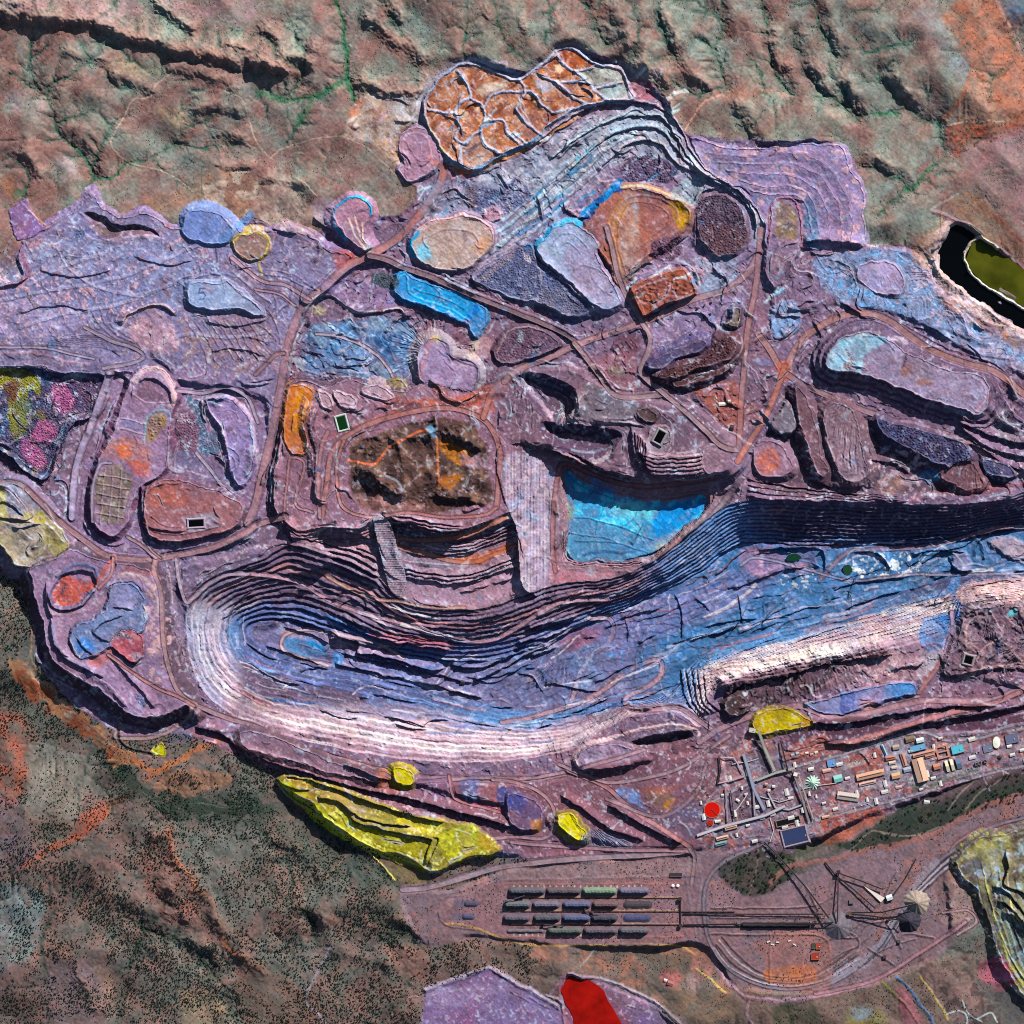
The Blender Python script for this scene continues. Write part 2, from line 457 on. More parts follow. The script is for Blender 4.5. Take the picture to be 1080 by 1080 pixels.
# the long escarpment and its shaded foot, and the dark hill faces
def ridge(pts, h, back=22, front=7, col=None):
    """crest with a gentle back slope to its left and a steep face to its right (plan, in the direction of travel)"""
    f = field(pts, False, back * 1.3,1.6)
    if f is None: return
    sd = f.D * f.side
    e = np.minimum(ss(f.T / 12), ss((f.len - f.T) / 12))
    H[f.s] += h * e * np.where(sd > 0,1 - ss(f.D / (back * 1.3)),1 - ss(f.D / front)) * (1 + .3 * N8[f.s])
ridge([(-30,15),(0,17),(30,20),(60,24),(110,27),(130,38),(170,48),(220,61),(250,66),(275,71),(310,76)],11,26,10)
ridge([(158,3),(175,10),(192,20),(214,33)],8,14,10); ridge([(228,44),(250,47),(278,55)],6,12,7); ridge([(-20,0),(10,0),(35,1)],6,12,9)
ridge([(268,28),(285,36),(300,45)],7,12,9); ridge([(292,54),(315,60),(340,72)],6,14,10); ridge([(262,66),(285,71),(310,80)],6,12,8); ridge([(318,46),(335,52),(345,60)],5,10,8)
ridge([(372,80),(388,89),(412,95),(440,97),(456,84)],9,16,11); ridge([(378,18),(400,26),(420,42),(440,55),(454,72)],8,18,14); ridge([(402,4),(414,14),(428,32)],7,14,9); ridge([(440,88),(452,80),(458,70)],5,10,10)
ridge([(170,70),(220,80),(262,96)],4,16,9); ridge([(110,75),(140,88),(170,100)],4,16,10); ridge([(195,112),(235,116),(270,122)],4,14,9); ridge([(222,142),(250,146),(275,150)],4,12,8); ridge([(15,155),(35,175),(45,195)],4,14,9)
ridge([(60,55),(90,60),(120,62)],3,14,8); ridge([(270,185),(290,188),(330,200)],3,14,8); ridge([(225,170),(250,176),(272,172)],3,12,6)
for p, h in (([(706,40),(716,62),(735,82),(765,100)],5),([(770,98),(782,118),(792,150)],5),([(806,20),(815,50),(828,80)],6),([(848,62),(862,82),(884,108)],7),([(876,70),(890,92),(902,110)],5),([(930,76),(950,98),(972,116)],5),([(862,20),(876,40),(890,58)],4),([(640,0),(655,30),(668,55)],5),([(620,5),(634,32),(645,50)],4),([(545,10),(560,40)],4),([(695,0),(704,30),(716,55)],5),([(905,165),(925,174),(950,186)],4),([(660,62),(690,82),(715,88)],5),([(700,98),(712,118)],5),([(545,30),(552,42)],4),([(508,0),(520,30)],3)):
    ridge(p, h, 16,9)
tp = field([(-40,-40),(300,-40),(320,60),(280,68),(220,58),(170,45),(130,34),(110,24),(60,20),(0,14),(-40,10)], True, 6,1.5)
mix(tp.s, ss(-tp.sd / 5) * .65 * np.clip(.7 + .6 * N20[tp.s],0,1), '#86958a')
for p in ([(60,-10),(110,-10),(150,10),(140,25),(110,28),(85,18)],[(220,-10),(270,-5),(262,25),(235,22)],[(170,0),(215,5),(225,20),(190,15)],[(0,-10),(50,-10),(45,12),(10,10)]):
    paint(p, '#96717a', .6,8,.5)
paint([(120,62),(165,68),(180,78),(140,82),(115,76)], '#8d8a70', .5,10,.5)
paint([(10,95),(45,100),(52,125),(10,115)], '#9a8f92', .5,10,.7); paint([(70,165),(82,180),(78,200),(60,190),(60,170)], '#a58a94', .5,8,.8)
paint([(172,112),(195,118),(198,130),(180,132),(165,118)], '#b09070', .55,8,.5); paint([(225,175),(268,188),(262,225),(240,235),(190,225),(165,225),(150,210),(195,200)], '#a3765c', .55,14,.5)
speckle([(215,190),(275,185),(280,232),(235,235)], '#c9b4a4', .05, N8,.7,.5)
paint([(0,190),(12,185),(18,200),(6,210)], '#b0734c', .6,5,.4)
# red sands in the north-east
paint([(995,20),(1020,-10),(1046,-10),(1062,30),(1080,58),(1130,60),(1130,128),(1060,135),(1010,132),(1022,80),(1024,70),(1000,30)], '#a86850', .8,8,.5)
paint([(1012,85),(1040,90),(1050,120),(1012,124)], '#9a8074', .6,8,.5); paint([(1000,130),(1040,131),(1130,134),(1060,145),(1022,155),(1012,166),(1004,158)], '#9a4632', .75,4,.5)
paint([(1018,158),(1060,140),(1130,132),(1130,235),(1060,230),(1030,190)], '#8f6c74', .75,10,.3); paint([(1030,188),(1060,180),(1068,215),(1040,220)], '#7d6c62', .5,12,.5)
paint([(1050,-10),(1100,-10),(1100,40),(1072,25),(1056,5)], '#4b6480', .7,8,.4); paint([(965,15),(985,5),(996,30),(1008,55),(1024,75),(1010,90),(985,45)], '#7f8790', .5,10,.4)
line([(1050,0),(1066,30),(1078,58)],3, '#c7948a', 0,.6); line([(1024,70),(1018,95),(1002,118),(994,130)],4, '#b0624a', 0,.6,2); line([(1000,131),(1030,128),(1058,128)],2, '#c9b4a0', .0,.6)
line([(985,-5),(998,20),(1016,60),(1023,72)],2, '#6a5a4a', 0,.5,2); speckle([(1005,0),(1080,0),(1080,130),(1005,130)], '#5a4138', .62, N4,.7,.1)
speckle([(1004,130),(1060,130),(1050,145),(1012,160)], '#3f3a30', .4, N2,.8,.1)
# light sandy tracks
T1 = '#a8938a'
for p in ([(187,74),(165,88),(157,102),(140,106),(130,125),(117,150),(135,170),(175,182),(205,203)],[(238,96),(255,104),(262,125),(268,145),(276,158),(287,168)],[(285,167),(300,156),(330,147),(361,143)],[(361,143),(385,155),(405,172),(425,192)],[(290,90),(318,96),(330,100)]):
    line(p, 1.3, '#b39d8e', 0,.75,.5)
line([(760,100),(740,110),(728,128),(722,140)],2, '#c79c8a', 0,.7,.6); line([(755,100),(790,98),(830,100)],5, '#a87a6a', 0,.5,3); line([(748,150),(760,140),(758,152)],1.4, '#b8a890', 0,.6)
for p in ([(742,128),(752,138),(760,150)],): line(p, 5, '#7d8a80', 0,.5,1)

# ------------------------------------------------------------------ southern bushveld
sv = ss((Y - 560 + .0 * X) / 40) * ss((Y - 600 + (X < 340) * 0) / 10)
bt = np.clip(.5 + .6 * M60 + .5 * N8,0,1)[..., None]
sc_ = (lin('#5f635e') * (1 - bt) + lin('#745a55') * bt) * (1 + .15 * N8 + .12 * N2)[..., None]
C[:] = C * (1 - sv[..., None]) + sc_ * sv[..., None]
H[:] = H * (1 - .1 * sv)
for i, (p, d, w_) in enumerate([([(120,1090),(135,1030),(150,985),(170,960),(160,930)],4,18),([(255,1090),(235,1040),(200,1000),(165,985),(130,965)],5,16),([(55,1090),(50,1040),(45,990),(60,960)],3,14),
    ([(330,860),(365,895),(395,915),(425,935),(450,955)],3,14),([(290,940),(320,960),(335,1000)],3,14),([(270,870),(300,900),(310,930)],3,13),([(400,1080),(430,1040),(420,1010),(400,990)],3,14),([(380,960),(410,980),(440,995)],3,12),([(560,1000),(570,1020),(590,1035)],2,8),([(600,995),(612,1015)],2,8),([(540,995),(548,1015),(560,1030)],2,8)]):
    stream(p, d, w_, '#2c4038', .7,3.0, True, 60 + i, 30,12)
ridge([(150,885),(178,880),(186,905),(200,925),(225,958),(238,990),(258,1012),(290,1025)],5,14,20)
for p, h in (([(160,935),(185,945),(205,952)],4),([(165,958),(190,965),(215,978)],5),([(185,985),(205,1000),(240,1020)],6),([(210,1020),(235,1040),(265,1055)],4),([(70,1030),(90,1040),(105,1075)],5),([(300,950),(330,962),(350,985)],4),([(280,880),(320,900),(345,930)],4),([(410,960),(430,975),(450,985)],4),([(340,1000),(380,1010),(420,1020)],3)):
    ridge(p, h, 18,12)
paint([(150,895),(180,878),(192,915),(218,950),(238,995),(200,985),(160,960),(150,930)], '#84564f', .8,10,.5)
line([(178,876),(186,905),(200,925),(225,955),(238,995),(256,1010),(275,1022)],5, '#a5603f', 0,.65,1.5)
paint([(190,1045),(225,1050),(245,1085),(200,1090)], '#a08468', .55,10,.6); paint([(95,1020),(125,1030),(110,1050)], '#a07868', .5,10,.6)
paint([(-30,935),(40,940),(45,975),(30,1010),(0,1025),(-30,1030)], '#6d7f82', .75,10,.5); paint([(50,1020),(100,1020),(105,1090),(55,1090)], '#66545c', .7,10,.4)
paint([(-30,1030),(40,1020),(45,1090),(-30,1090)], '#4a3a3e', .7,14,.4); paint([(205,870),(272,870),(275,950),(235,990),(215,950)], '#66645f', .6,14,.4)
paint([(-30,690),(20,700),(60,750),(110,790),(130,815),(90,830),(60,830),(0,830),(-30,830)], '#4c4a45', .6,14,.5)
paint([(-20,760),(20,755),(38,790),(25,830),(15,850),(-20,850)], '#9a4f3c', .75,12,.8); paint([(-30,840),(25,850),(40,890),(20,920),(-30,910)], '#6a5666', .6,14,.6)
paint([(30,780),(105,800),(80,870),(28,860)], '#78746e', .8,3,.25,1, False); paint([(25,850),(75,868),(80,880),(30,885)], '#5b4a42', .6,8,.6)
line([(28,800),(28,862),(78,870),(96,812)],1.3, '#8a6f60', 0,.6,.6, False)
paint([(18,918),(50,893),(92,868),(150,822),(172,808),(150,828),(110,862),(75,890),(40,910)], '#9c543c', .75,7,.9)
paint([(85,860),(120,845),(105,870),(75,890)], '#a85038', .7,8,.5)
paint([(160,828),(190,812),(235,815),(248,822),(215,835),(195,842),(180,838)], '#a8775c', .8,3,.25,1)
line([(118,810),(135,824),(152,836),(172,848),(205,848),(240,855),(275,850)],12, '#22332a', 0,.8,4); line([(150,836),(165,846),(185,854),(205,846),(240,852),(270,850)],1.5, '#71807a', 0,.6,1.5)
line([(148,832),(130,842),(115,852)],7, '#28362e', 0,.6,3)
line([(30,905),(50,930),(0,925)],1.5, '#7d625c', 0,.5); line([(15,915),(12,960),(5,990)],1.6, '#6a5b60', 0,.5); line([(25,935),(60,942),(90,952),(120,930),(150,890),(185,868)],1.4, '#7d625c', 0,.5,1)
line([(194,812),(194,855)],1.3, '#94705c', 0,.5)
# pale-green gullies, dark bush belts
paint([(120,800),(160,826),(200,835),(275,838),(290,850),(270,872),(200,866),(140,845),(110,815)], '#2f3c34', .75,10,.7)
paint([(270,830),(300,838),(340,870),(390,905),(410,930),(370,935),(330,910),(290,880),(270,870)], '#33423a', .65,12,.6); paint([(380,930),(440,935),(470,960),(470,1000),(420,995),(390,970)], '#4d5049', .6,14,.6)
paint([(270,1000),(330,1000),(322,1060),(300,1085),(250,1085)], '#5f6d68', .5,14,.6); paint([(255,1010),(300,1030),(345,1085),(260,1090)], '#6a4438', .6,12,.5)
line([(350,996),(338,1018),(326,1042),(321,1055),(335,1070),(348,1085)],2.6, '#8b8494', .3,.75,.4); line([(350,958),(355,985),(352,995)],1.5, '#8a5a48', 0,.6); line([(365,903),(343,927)],1.5, '#9a7a68', 0,.6)
paint([(405,1000),(450,1000),(448,1030),(430,1030),(412,1015)], '#8a5a50', .6,8,.4)

CN = np.zeros((N, N), np.float32); LA = CN.copy(); BS = CN.copy()
for e_ in ((-36,1116,-36,335),(-36,640,600,1116),(560,1116,985,1116)):
    s_, d_, la_ = erode(*e_)
    fx, fy = X[s_], Y[s_]; fd = ss((fx - e_[0]) / 10 + .3 * (e_[0] < 0)) * ss((e_[1] - fx) / 10 + .3) * ss((fy - e_[2]) / 10 + (e_[2] < 0)) * ss((e_[3] - fy) / 12 + (e_[3] > 1100))
    H[s_] += d_ * fd; LA[s_] = np.maximum(LA[s_], la_ * fd)
conc = H - blur(H, 6)
lav = np.clip((LA - 3.6) / 3.2,0,1)
vg = np.clip((ss(lav) * .75 + ss((-conc - .2) / 1.5) * .45) * (.75 + .5 * M4),0,.85)[..., None]
C[:] = C * (1 - vg) + lin('#3a5e52') * vg * (1 - sv[..., None]) + lin('#26382f') * vg * sv[..., None]
ck = np.clip(ss((conc - .25) / 1.4) * .45,0,1)[..., None]; C[:] = C * (1 - ck) + lin('#a88a7e') * ck * (1 - sv[..., None]) + lin('#85695e') * ck * sv[..., None]
# ================================================================== broad waste ground
MV, SL, BL, PK, LV = '#8b7a9b', '#69738f', '#5c86ad', '#b392a6', '#a08fae'
base = [(-40,305),(0,300),(25,292),(20,270),(28,252),(50,240),(75,226),(92,210),(102,208),(108,220),(128,230),(150,224),(165,230),(177,241),(193,238),(198,228),(215,222),(235,228),(245,240),(262,228),(300,242),(330,250),(352,225),(372,208),(392,225),(425,222),(440,200),(420,180),(420,150),(440,115),(460,85),(490,66),(560,75),(600,50),(660,70),(700,100),(722,138),(800,148),(885,152),(910,200),(910,255),(975,262),(1000,310),(1120,360),(1120,800),(1050,815),(960,850),(830,900),(800,950),(740,960),(640,905),(530,905),(440,860),(300,815),(200,775),(130,775),(50,715),(33,640),(25,600),(0,560),(-40,540)]
wb = field(base, True, 8,1.2)
H[wb.s] = np.where(wb.sd < 0, H[wb.s] * (1 - .92 * ss(-wb.sd / 7)), H[wb.s])
cc = np.clip(.5 + .7 * M60[wb.s] + .5 * N20[wb.s],0,1)[..., None]
col = lin('#74667f') * (1 - cc) + lin('#7f6272') * cc
cb = np.clip(.9 * N20[wb.s] + .5 * N8[wb.s] - .25,0,1)[..., None] * .5
col = col * (1 - cb) + lin('#5b7196') * cb
cd = np.clip(.9 * M8[wb.s] + .6 * M20[wb.s] - .35,0,1)[..., None] * .6
col = col * (1 - cd) + lin('#4f4252') * cd
mix(wb.s, ss(.5 - wb.sd), col.astype(np.float32))
R[wb.s][wb.ins] = WASTE
H[wb.s] += (wb.ins) * (.45 * N8[wb.s] + .9 * N20[wb.s] * ss(-wb.sd / 12))
terr(base, 40,4,1.2,333)
for P_ in ([(290,400),(345,410),(430,425),(520,400),(620,380),(780,400),(830,400),(1130,500),(1130,540),(760,530),(690,600),(560,640),(420,650),(290,600),(270,520)],[(200,760),(320,800),(560,830),(640,800),(740,760),(900,760),(1130,720),(1130,770),(960,780),(760,800),(740,895),(560,905),(440,860),(300,815)]):
    paint(P_, '#6f5561', .75,22,.5)
# eastern boundary of the south: plant terrace and rail plain
rail = [(425,935),(470,938),(540,915),(640,905),(740,895),(830,905),(900,880),(960,850),(1050,820),(1120,800),(1120,870),(1030,890),(1000,920),(1000,1000),(900,1045),(780,1045),(740,1000),(620,1002),(500,990),(455,1000),(430,975)]
paint(rail, '#745f69', .95,5,.1); w = field(rail, True, 8,.8); H[w.s] *= 1 - .95 * ss(-w.sd / 6)
speckle(rail, '#8d5c54', .15, N20 * .7 + N8 * .5,.5,.5); R[w.s][w.ins] = VELD
paint([(560,1000),(740,1000),(780,1040),(900,1045),(960,1020),(1040,1010),(1120,1060),(1120,1120),(500,1120),(520,1010)], '#6b5a54', .85,10,.4)
speckle([(530,995),(740,1000),(760,1080),(660,1080),(560,1010)], '#8a5f50', .0, M8,.7,.4); R[(Y > 1000)] = np.where(R[(Y > 1000)] == WASTE, VELD, R[(Y > 1000)])

plant = [(735,800),(760,785),(800,775),(840,790),(900,782),(950,770),(1000,776),(1130,760),(1130,806),(1040,820),(960,845),(900,868),(860,890),(800,892),(740,890)]
w = field(plant, True, 8,.8); H[w.s] *= 1 - .95 * ss(-w.sd / 6)
paint(plant, '#7a6a76', .9,4,.3, reg=WASTE); speckle(plant, '#95605a', -.1, M8,.8,.3); speckle(plant, '#8f8a98', .2, N8,.7,.3); speckle(plant, '#3f3842', .3, N4,.6,.2)
# ================================================================== north-west plateau
NW = [(-40,308),(0,303),(25,293),(20,268),(28,252),(50,240),(75,226),(92,211),(101,208),(108,220),(128,230),(150,224),(165,230),(177,241),(193,238),(198,228),(215,222),(235,228),(245,238),(262,246),(300,243),(330,250),(345,264),(372,272),(350,298),(320,320),(305,350),(296,400),(285,450),(275,420),(190,405),(130,391),(112,395),(56,392),(45,387),(0,386),(-40,386)]
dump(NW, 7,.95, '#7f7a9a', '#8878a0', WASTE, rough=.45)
paint([(-40,300),(60,250),(150,245),(240,290),(200,330),(100,330),(-40,360)], '#77799c', .7,20,.5)
terr([(-40,310),(60,250),(180,255),(300,260),(300,400),(110,392),(-40,380)],40,4,.5,401)
nwp = [(-40,305),(60,245),(180,245),(220,280),(150,330),(60,345),(-40,370)]
speckle(nwp, '#c4a2b2', .42, N8 * .6 + N4 * .5,.85,.12); speckle(nwp, '#cbb0c0', .30, N4 * .6 + N2 * .5,.8,.15); speckle(nwp, '#5a567a', .25, M4 * .6 + M2 * .5,.6,.2); speckle(nwp, '#4f4a6a', .5, M8 * .6 + M4 * .5,.6,.15)
speckle([(130,260),(300,260),(290,400),(140,390)], '#b596a8', .45, N8 * .6 + N4 * .5,.7,.15)
speckle([(180,330),(280,320),(285,390),(200,385)], '#8a6f66', .1, M8,.6,.4)
for P_, c_ in (([(30,262),(80,250),(120,262),(100,285),(50,290)], '#8f93b0'),([(120,262),(170,255),(215,272),(180,300),(135,295)], '#868cae'),([(0,320),(50,312),(90,335),(60,352),(-20,352)], '#a391b0'),([(150,300),(190,300),(195,322),(160,325)], '#6c7496'),([(225,330),(275,325),(285,380),(240,390)], '#7d6878')): paint(P_, c_, .6,10,.7)
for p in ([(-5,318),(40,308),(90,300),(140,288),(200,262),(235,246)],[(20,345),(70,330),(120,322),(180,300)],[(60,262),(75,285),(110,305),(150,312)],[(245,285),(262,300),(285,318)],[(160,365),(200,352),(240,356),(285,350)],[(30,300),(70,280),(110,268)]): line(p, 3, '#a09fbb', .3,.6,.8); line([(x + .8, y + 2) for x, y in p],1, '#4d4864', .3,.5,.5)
for p in ([(40,285),(80,292),(120,284)],[(140,270),(175,280),(205,275)],[(20,330),(60,322),(95,328)],[(110,340),(85,352),(50,358)],[(215,340),(250,345),(282,338)],[(220,372),(250,368),(280,376)]): scarp(p, 1.6,7,1,-1)
# brown hollow at its north edge
pit([(90,225),(108,228),(125,238),(148,238),(163,243),(168,250),(152,246),(130,249),(112,253),(98,242)],5,1.1, None, '#6f5a48', '#6a5560')
line([(72,240),(85,244),(98,253),(120,254),(150,249),(168,251)],4, '#a698b0', .6,.7); line([(85,225),(100,235),(112,240)],3, '#9c8cb0', .4,.6)
# purple wedge outside the edge
paint([(9,221),(27,211),(32,222),(45,236),(50,240),(30,250),(18,252),(12,235)], '#7b6292', .9,2,.3, reg=WASTE, h=1.5); line([(30,222),(52,240)],2, '#c7938c', .4,.7)
line([(8,305),(28,295),(32,288),(24,270),(20,262)],6, '#9a6a7c', 0,.7,1.5); scarp([(-10,306),(10,302),(30,293),(33,272)],3,8,1,-1)
line([(18,270),(30,255),(55,243),(75,230)],4, '#9583a6', .5,.6)
# slate-blue mound and ramp on the edge
D_SLATE = thing_region('waste_dump', 'rounded slate-blue waste dump on the north-west plateau edge, a ramp leaving its east side', 'waste dump')
dump([(192,240),(198,227),(212,221),(228,224),(240,234),(246,244),(240,256),(215,256),(198,250)],9.5,1, '#6d7fb0', '#7a90bd', D_SLATE)
line([(236,253),(250,240),(266,226)],8, '#6f8fc0', .6,.8,1)
# yellow-rimmed oval
dump([(247,252),(258,246),(272,245),(283,252),(285,263),(276,272),(262,274),(250,266)],9,1, '#8a6f62', '#b5a060', WASTE); line([(247,256),(256,247),(272,246),(283,254),(280,268),(274,276),(276,290)],2.4, '#c2b060', .5,.85,.4)
# hooked pink lobe with cyan rim
D_HOOK = thing_region('waste_dump', 'small pink hook-shaped waste dump with bright blue rim and pale dump streaks', 'waste dump')
dump([(353,233),(354,220),(366,210),(380,209),(389,216),(391,226),(384,236),(384,250),(391,266),(380,262),(366,250)],9.5,.9, '#a67f92', '#a6809a', D_HOOK)
line([(366,254),(353,238),(353,222),(365,211),(380,208),(389,216),(391,226)],3, '#3f9fd0', .4,.9,.5)
for p in ([(368,232),(376,250),(386,264)],[(374,228),(381,250),(390,265)],[(382,236),(384,252),(389,264)]): line(p, 2, '#d9c2b4', .3,.8,.6)
scarp([(308,186),(318,192),(328,200),(336,208)],3,8,1,1); scarp([(285,241),(300,244),(316,248)],3,8,1,-1); scarp([(328,228),(340,237),(356,247)],3,7,1,-1)
paint([(275,190),(300,190),(335,220),(330,245),(290,240),(270,235)], '#b8a49a', .5,10,.6); paint([(330,215),(350,210),(352,240),(335,236)], '#9c90aa', .6,5,.4)
# pale flat dump with scarp west and south
D_FIVE = thing_region('waste_dump', 'pale blue-grey flat waste dump with the figure 5 marked on its top', 'waste dump')
dump([(198,301),(206,298),(232,299),(240,296),(262,312),(277,328),(272,334),(258,328),(240,326),(222,326),(200,322),(197,312)],11,1.2, '#8fa0c0', '#8a93b4', D_FIVE)
line([(217,304.5),(211,304.5),(210,309.5),(215,309),(217,312),(215,315.5),(210,316)],1.3, '#4c4668', 0,.95,0, False)
for p in ([(200,296),(215,290),(235,288),(250,292)],[(190,306),(196,298),(212,291)],[(120,318),(150,310),(180,300),(200,290),(225,278)]): line(p, 2.5, '#7d88ac', .5,.6)
line([(228,262),(229,282)],2, '#3c3a50', .3,.8); line([(240,296),(255,310),(272,322)],1.4, '#b0a4bc', .5,.7)
# pink pad under an arc headwall
paint([(135,345),(150,332),(170,330),(180,340),(190,360),(180,372),(155,368),(138,358)], '#b3909c', .8,5,.4); scarp([(128,345),(135,333),(150,325),(170,323),(182,330),(184,336)],3,7,1,-1, col='#c8b0b4')
line([(128,343),(138,331),(155,324),(172,322),(183,330)],4, '#c2a8ae', .4,.8)
for p in ([(98,332),(108,345),(120,356),(140,364),(150,371)],[(106,328),(112,342),(125,354),(142,362)],[(118,330),(118,342),(130,352),(145,362),(152,372)],[(92,338),(100,350),(118,358),(140,368)]): line(p, 1.6, '#5a5068', .5,.7)
road([(90,345),(115,358),(140,366),(151,373),(150,378),(138,383),(110,388)],4, '#82748c'); road([(-10,366),(20,366),(50,367),(75,373),(100,378)],3, '#8d7f9c')
line([(-10,372),(20,372),(45,374),(70,381),(95,384)],3, '#a5889a', .4,.7)
for i in range(9):
    x = 205 + i * 8; line([(x - 8,338),(x + 4,358),(x + 14 + i, 380)],1, '#5c5058', .5,.55,1)
for i in range(7): line([(70 - i * 4,352 + i * 2),(105,355 + i * 2),(135,365 + i)],1, '#5f5470', .4,.5,1)

# ---- overgrown hollow west: yellow, slate and pink
w = field([(-40,387),(0,387),(45,388),(56,393),(111,396),(107,425),(95,440),(80,445),(70,460),(62,480),(50,505),(30,500),(0,475),(-40,470)], True, 14,.8)
H[w.s] = np.where(w.ins, np.maximum(0,7 - np.maximum(-w.sd, 0) * 1.5), H[w.s]); mix(w.s, w.ins * .9, '#4c4e6e')
bumps([(-40,392),(100,400),(96,436),(62,470),(48,500),(-40,470)],.8,1.9, None, '#2e2a44', .8, WASTE, seed=3)
speckle([(0,395),(104,400),(80,440),(60,480),(0,470)], '#3f5878', .0, M8,.6,.4)
paint([(55,398),(105,400),(98,436),(72,450),(58,425)], '#5f4a68', .6,10,.4)
paint([(-10,388),(25,390),(42,400),(42,416),(30,412),(28,440),(24,460),(14,462),(8,430),(8,415),(-10,408)], '#8f8a2c', .85,3,.3); paint([(4,408),(18,404),(20,412),(14,425),(10,425)], '#6b4038', .9,2,.2)
paint([(16,425),(32,420),(34,448),(20,462)], '#4f6054', .7,4,.5); speckle([(0,440),(50,440),(48,500),(0,475)], '#70703a', .25, N8,.7,.3)
for c in ([(55,415),(62,403),(75,415),(78,425),(68,438),(56,430)],[(35,455),(45,443),(58,447),(60,458),(52,468),(40,465)],[(23,467),(33,463),(47,480),(46,492),(38,496),(25,480)]): paint(c, '#a8658c', .85,3,.35, N_=N2); bumps(c, .5,2, seed=9)
paint([(36,390),(44,392),(42,400),(38,398)], '#8088a8', .7,2)
line([(62,470),(58,490),(51,515)],3, '#a07d92', 1.2,.8); line([(-10,468),(10,480),(30,496),(45,512)],1.5, '#3f4a50', .3,.8)
line([(95,445),(105,430),(112,415)],1, '#2c2638', .2,.6)
# dull plateau at the west edge
dump([(-40,510),(0,512),(12,507),(28,512),(45,530),(62,550),(73,574),(62,588),(45,596),(20,597),(10,590),(0,572),(-40,560)],12,1.15, '#98906f', '#7d7088', WASTE)
paint([(-10,505),(25,510),(48,535),(45,548),(20,545),(-10,540)], '#7080a0', .8,6,.5); paint([(28,535),(45,540),(48,552),(30,550)], '#b0a830', .75,4,.4); paint([(0,520),(8,515),(8,545),(0,550)], '#b8b050', .7,3,.3); paint([(5,555),(40,550),(40,590),(15,592)], '#a59a94', .6,10,.5)
paint([(50,552),(72,575),(60,585),(45,570)], '#8f8a4a', .6,6,.5); paint([(8,515),(24,512),(40,530),(38,542),(20,535),(8,530)], '#9a98b0', .7,3,.4)
for p in ([(-5,532),(8,530),(20,540),(28,546)],[(-5,545),(15,548),(35,552)]): scarp(p, 2.2,6,1,-1)
road([(-10,520),(5,508),(25,512),(40,528),(60,548),(80,565),(110,586)],5, '#a08088')

# ================================================================== western ring dump
RD = [(143,393),(160,387),(178,394),(186,408),(184,430),(180,450),(178,480),(170,500),(152,510),(141,528),(132,556),(120,566),(106,560),(97,546),(97,520),(102,494),(113,470),(123,443),(133,415)]
paint([(120,390),(200,388),(262,405),(285,440),(280,540),(230,575),(110,585),(80,570),(85,500),(112,430)], '#87728f', .8,6,.3)
H[:] = H  # keep
w = field([(112,395),(265,412),(284,440),(278,545),(235,580),(110,590),(74,565),(60,540),(60,490),(95,445)], True, 10,1)
H[w.s] += (w.ins) * (3.0 - H[w.s]) * ss(-w.sd / 8) * .9
road([(116,394),(105,425),(95,452),(84,480),(79,505),(76,545)],7, '#9a8cb0', 20, lift=1.2)
D_RING = thing_region('waste_dump', 'long lavender waste dump with a pale curved headwall and an olive grid of cells', 'waste dump')
dump(RD, 10,1.25, '#8f7690', '#6d4a62', D_RING, rough=.5)
line([(143,402),(150,392),(165,390),(178,398),(183,412),(182,428)],6, '#c9aab0', .8,.85,1); scarp([(146,405),(155,400),(170,402),(178,412),(180,428)],2.4,6,1,-1)
paint([(142,408),(158,400),(172,404),(176,422),(150,420)], '#7a6070', .7,3,.3); line([(141,416),(155,424),(178,424)],1.3, '#c4a8b2', .4,.7)
paint([(130,440),(154,443),(153,457),(128,452)], '#77789c', .7,2,.3,0, False); line([(128,441),(154,448)],1.2, '#c0a6b0', .5,.6); line([(127,452),(153,458)],1.2, '#c0a6b0', .5,.6)
paint([(154,442),(162,434),(174,436),(172,452),(162,468),(154,462)], '#857245', .85,3,.4); bumps([(156,442),(172,438),(170,452),(160,466)],.8,3, seed=4); line([(152,468),(154,446),(162,434),(178,434),(180,442)],2.4, '#7fa0b4', .5,.8)
paint([(118,466),(140,462),(158,475),(156,494),(140,490),(110,480)], '#a56f62', .75,6,.4); paint([(122,474),(134,470),(140,480),(128,482)], '#c06438', .8,4,.4); paint([(135,487),(155,488),(157,500),(145,500)], '#ac5a4c', .75,4,.3)
paint([(104,498),(124,490),(140,502),(136,528),(128,550),(108,548),(101,525)], '#6f6350', .85,3,.3)
for k in range(5): line([(104 - k * .3,501 + k * 10),(138 - k * 2,506 + k * 10)],1, '#a08f98', .7,.7,.4)
for k in range(3): line([(111 + k * 9,494),(106 + k * 9,552)],1, '#a08f98', .6,.6,.4)
road([(98,550),(99,515),(106,490),(118,488)],3, '#9488a8'); 
# inner west: brown square, teal hook, lavender lobe
scarp([(150,510),(149,530),(152,556)],5,9,1,-1)
paint([(187,438),(206,438),(208,474),(188,474)], '#6d4e5e', .9,2,.25,.5); bumps([(188,439),(206,439),(207,473),(188,473)],.7,2.2, seed=5)
paint([(196,418),(206,422),(214,435),(219,458),(228,450),(238,460),(236,474),(224,480),(210,476),(208,445),(198,430)], '#41647c', .85,3,.3); bumps([(205,424),(216,440),(222,460),(236,462),(232,476),(218,478),(208,450)],.5,2.2, seed=6)
paint([(185,478),(208,478),(210,492),(186,490)], '#4a5a78', .7,5,.4)
dump([(218,422),(240,420),(255,430),(265,450),(268,480),(262,505),(252,510),(240,485),(238,462),(230,448)],6.5,1, '#8d80aa', '#84729a', WASTE)
line([(218,420),(240,418),(256,428),(266,446),(270,480)],3, '#b09cae', .5,.7); line([(214,424),(226,440),(236,455),(238,470),(232,480)],3, '#a898ae', .7,.7)
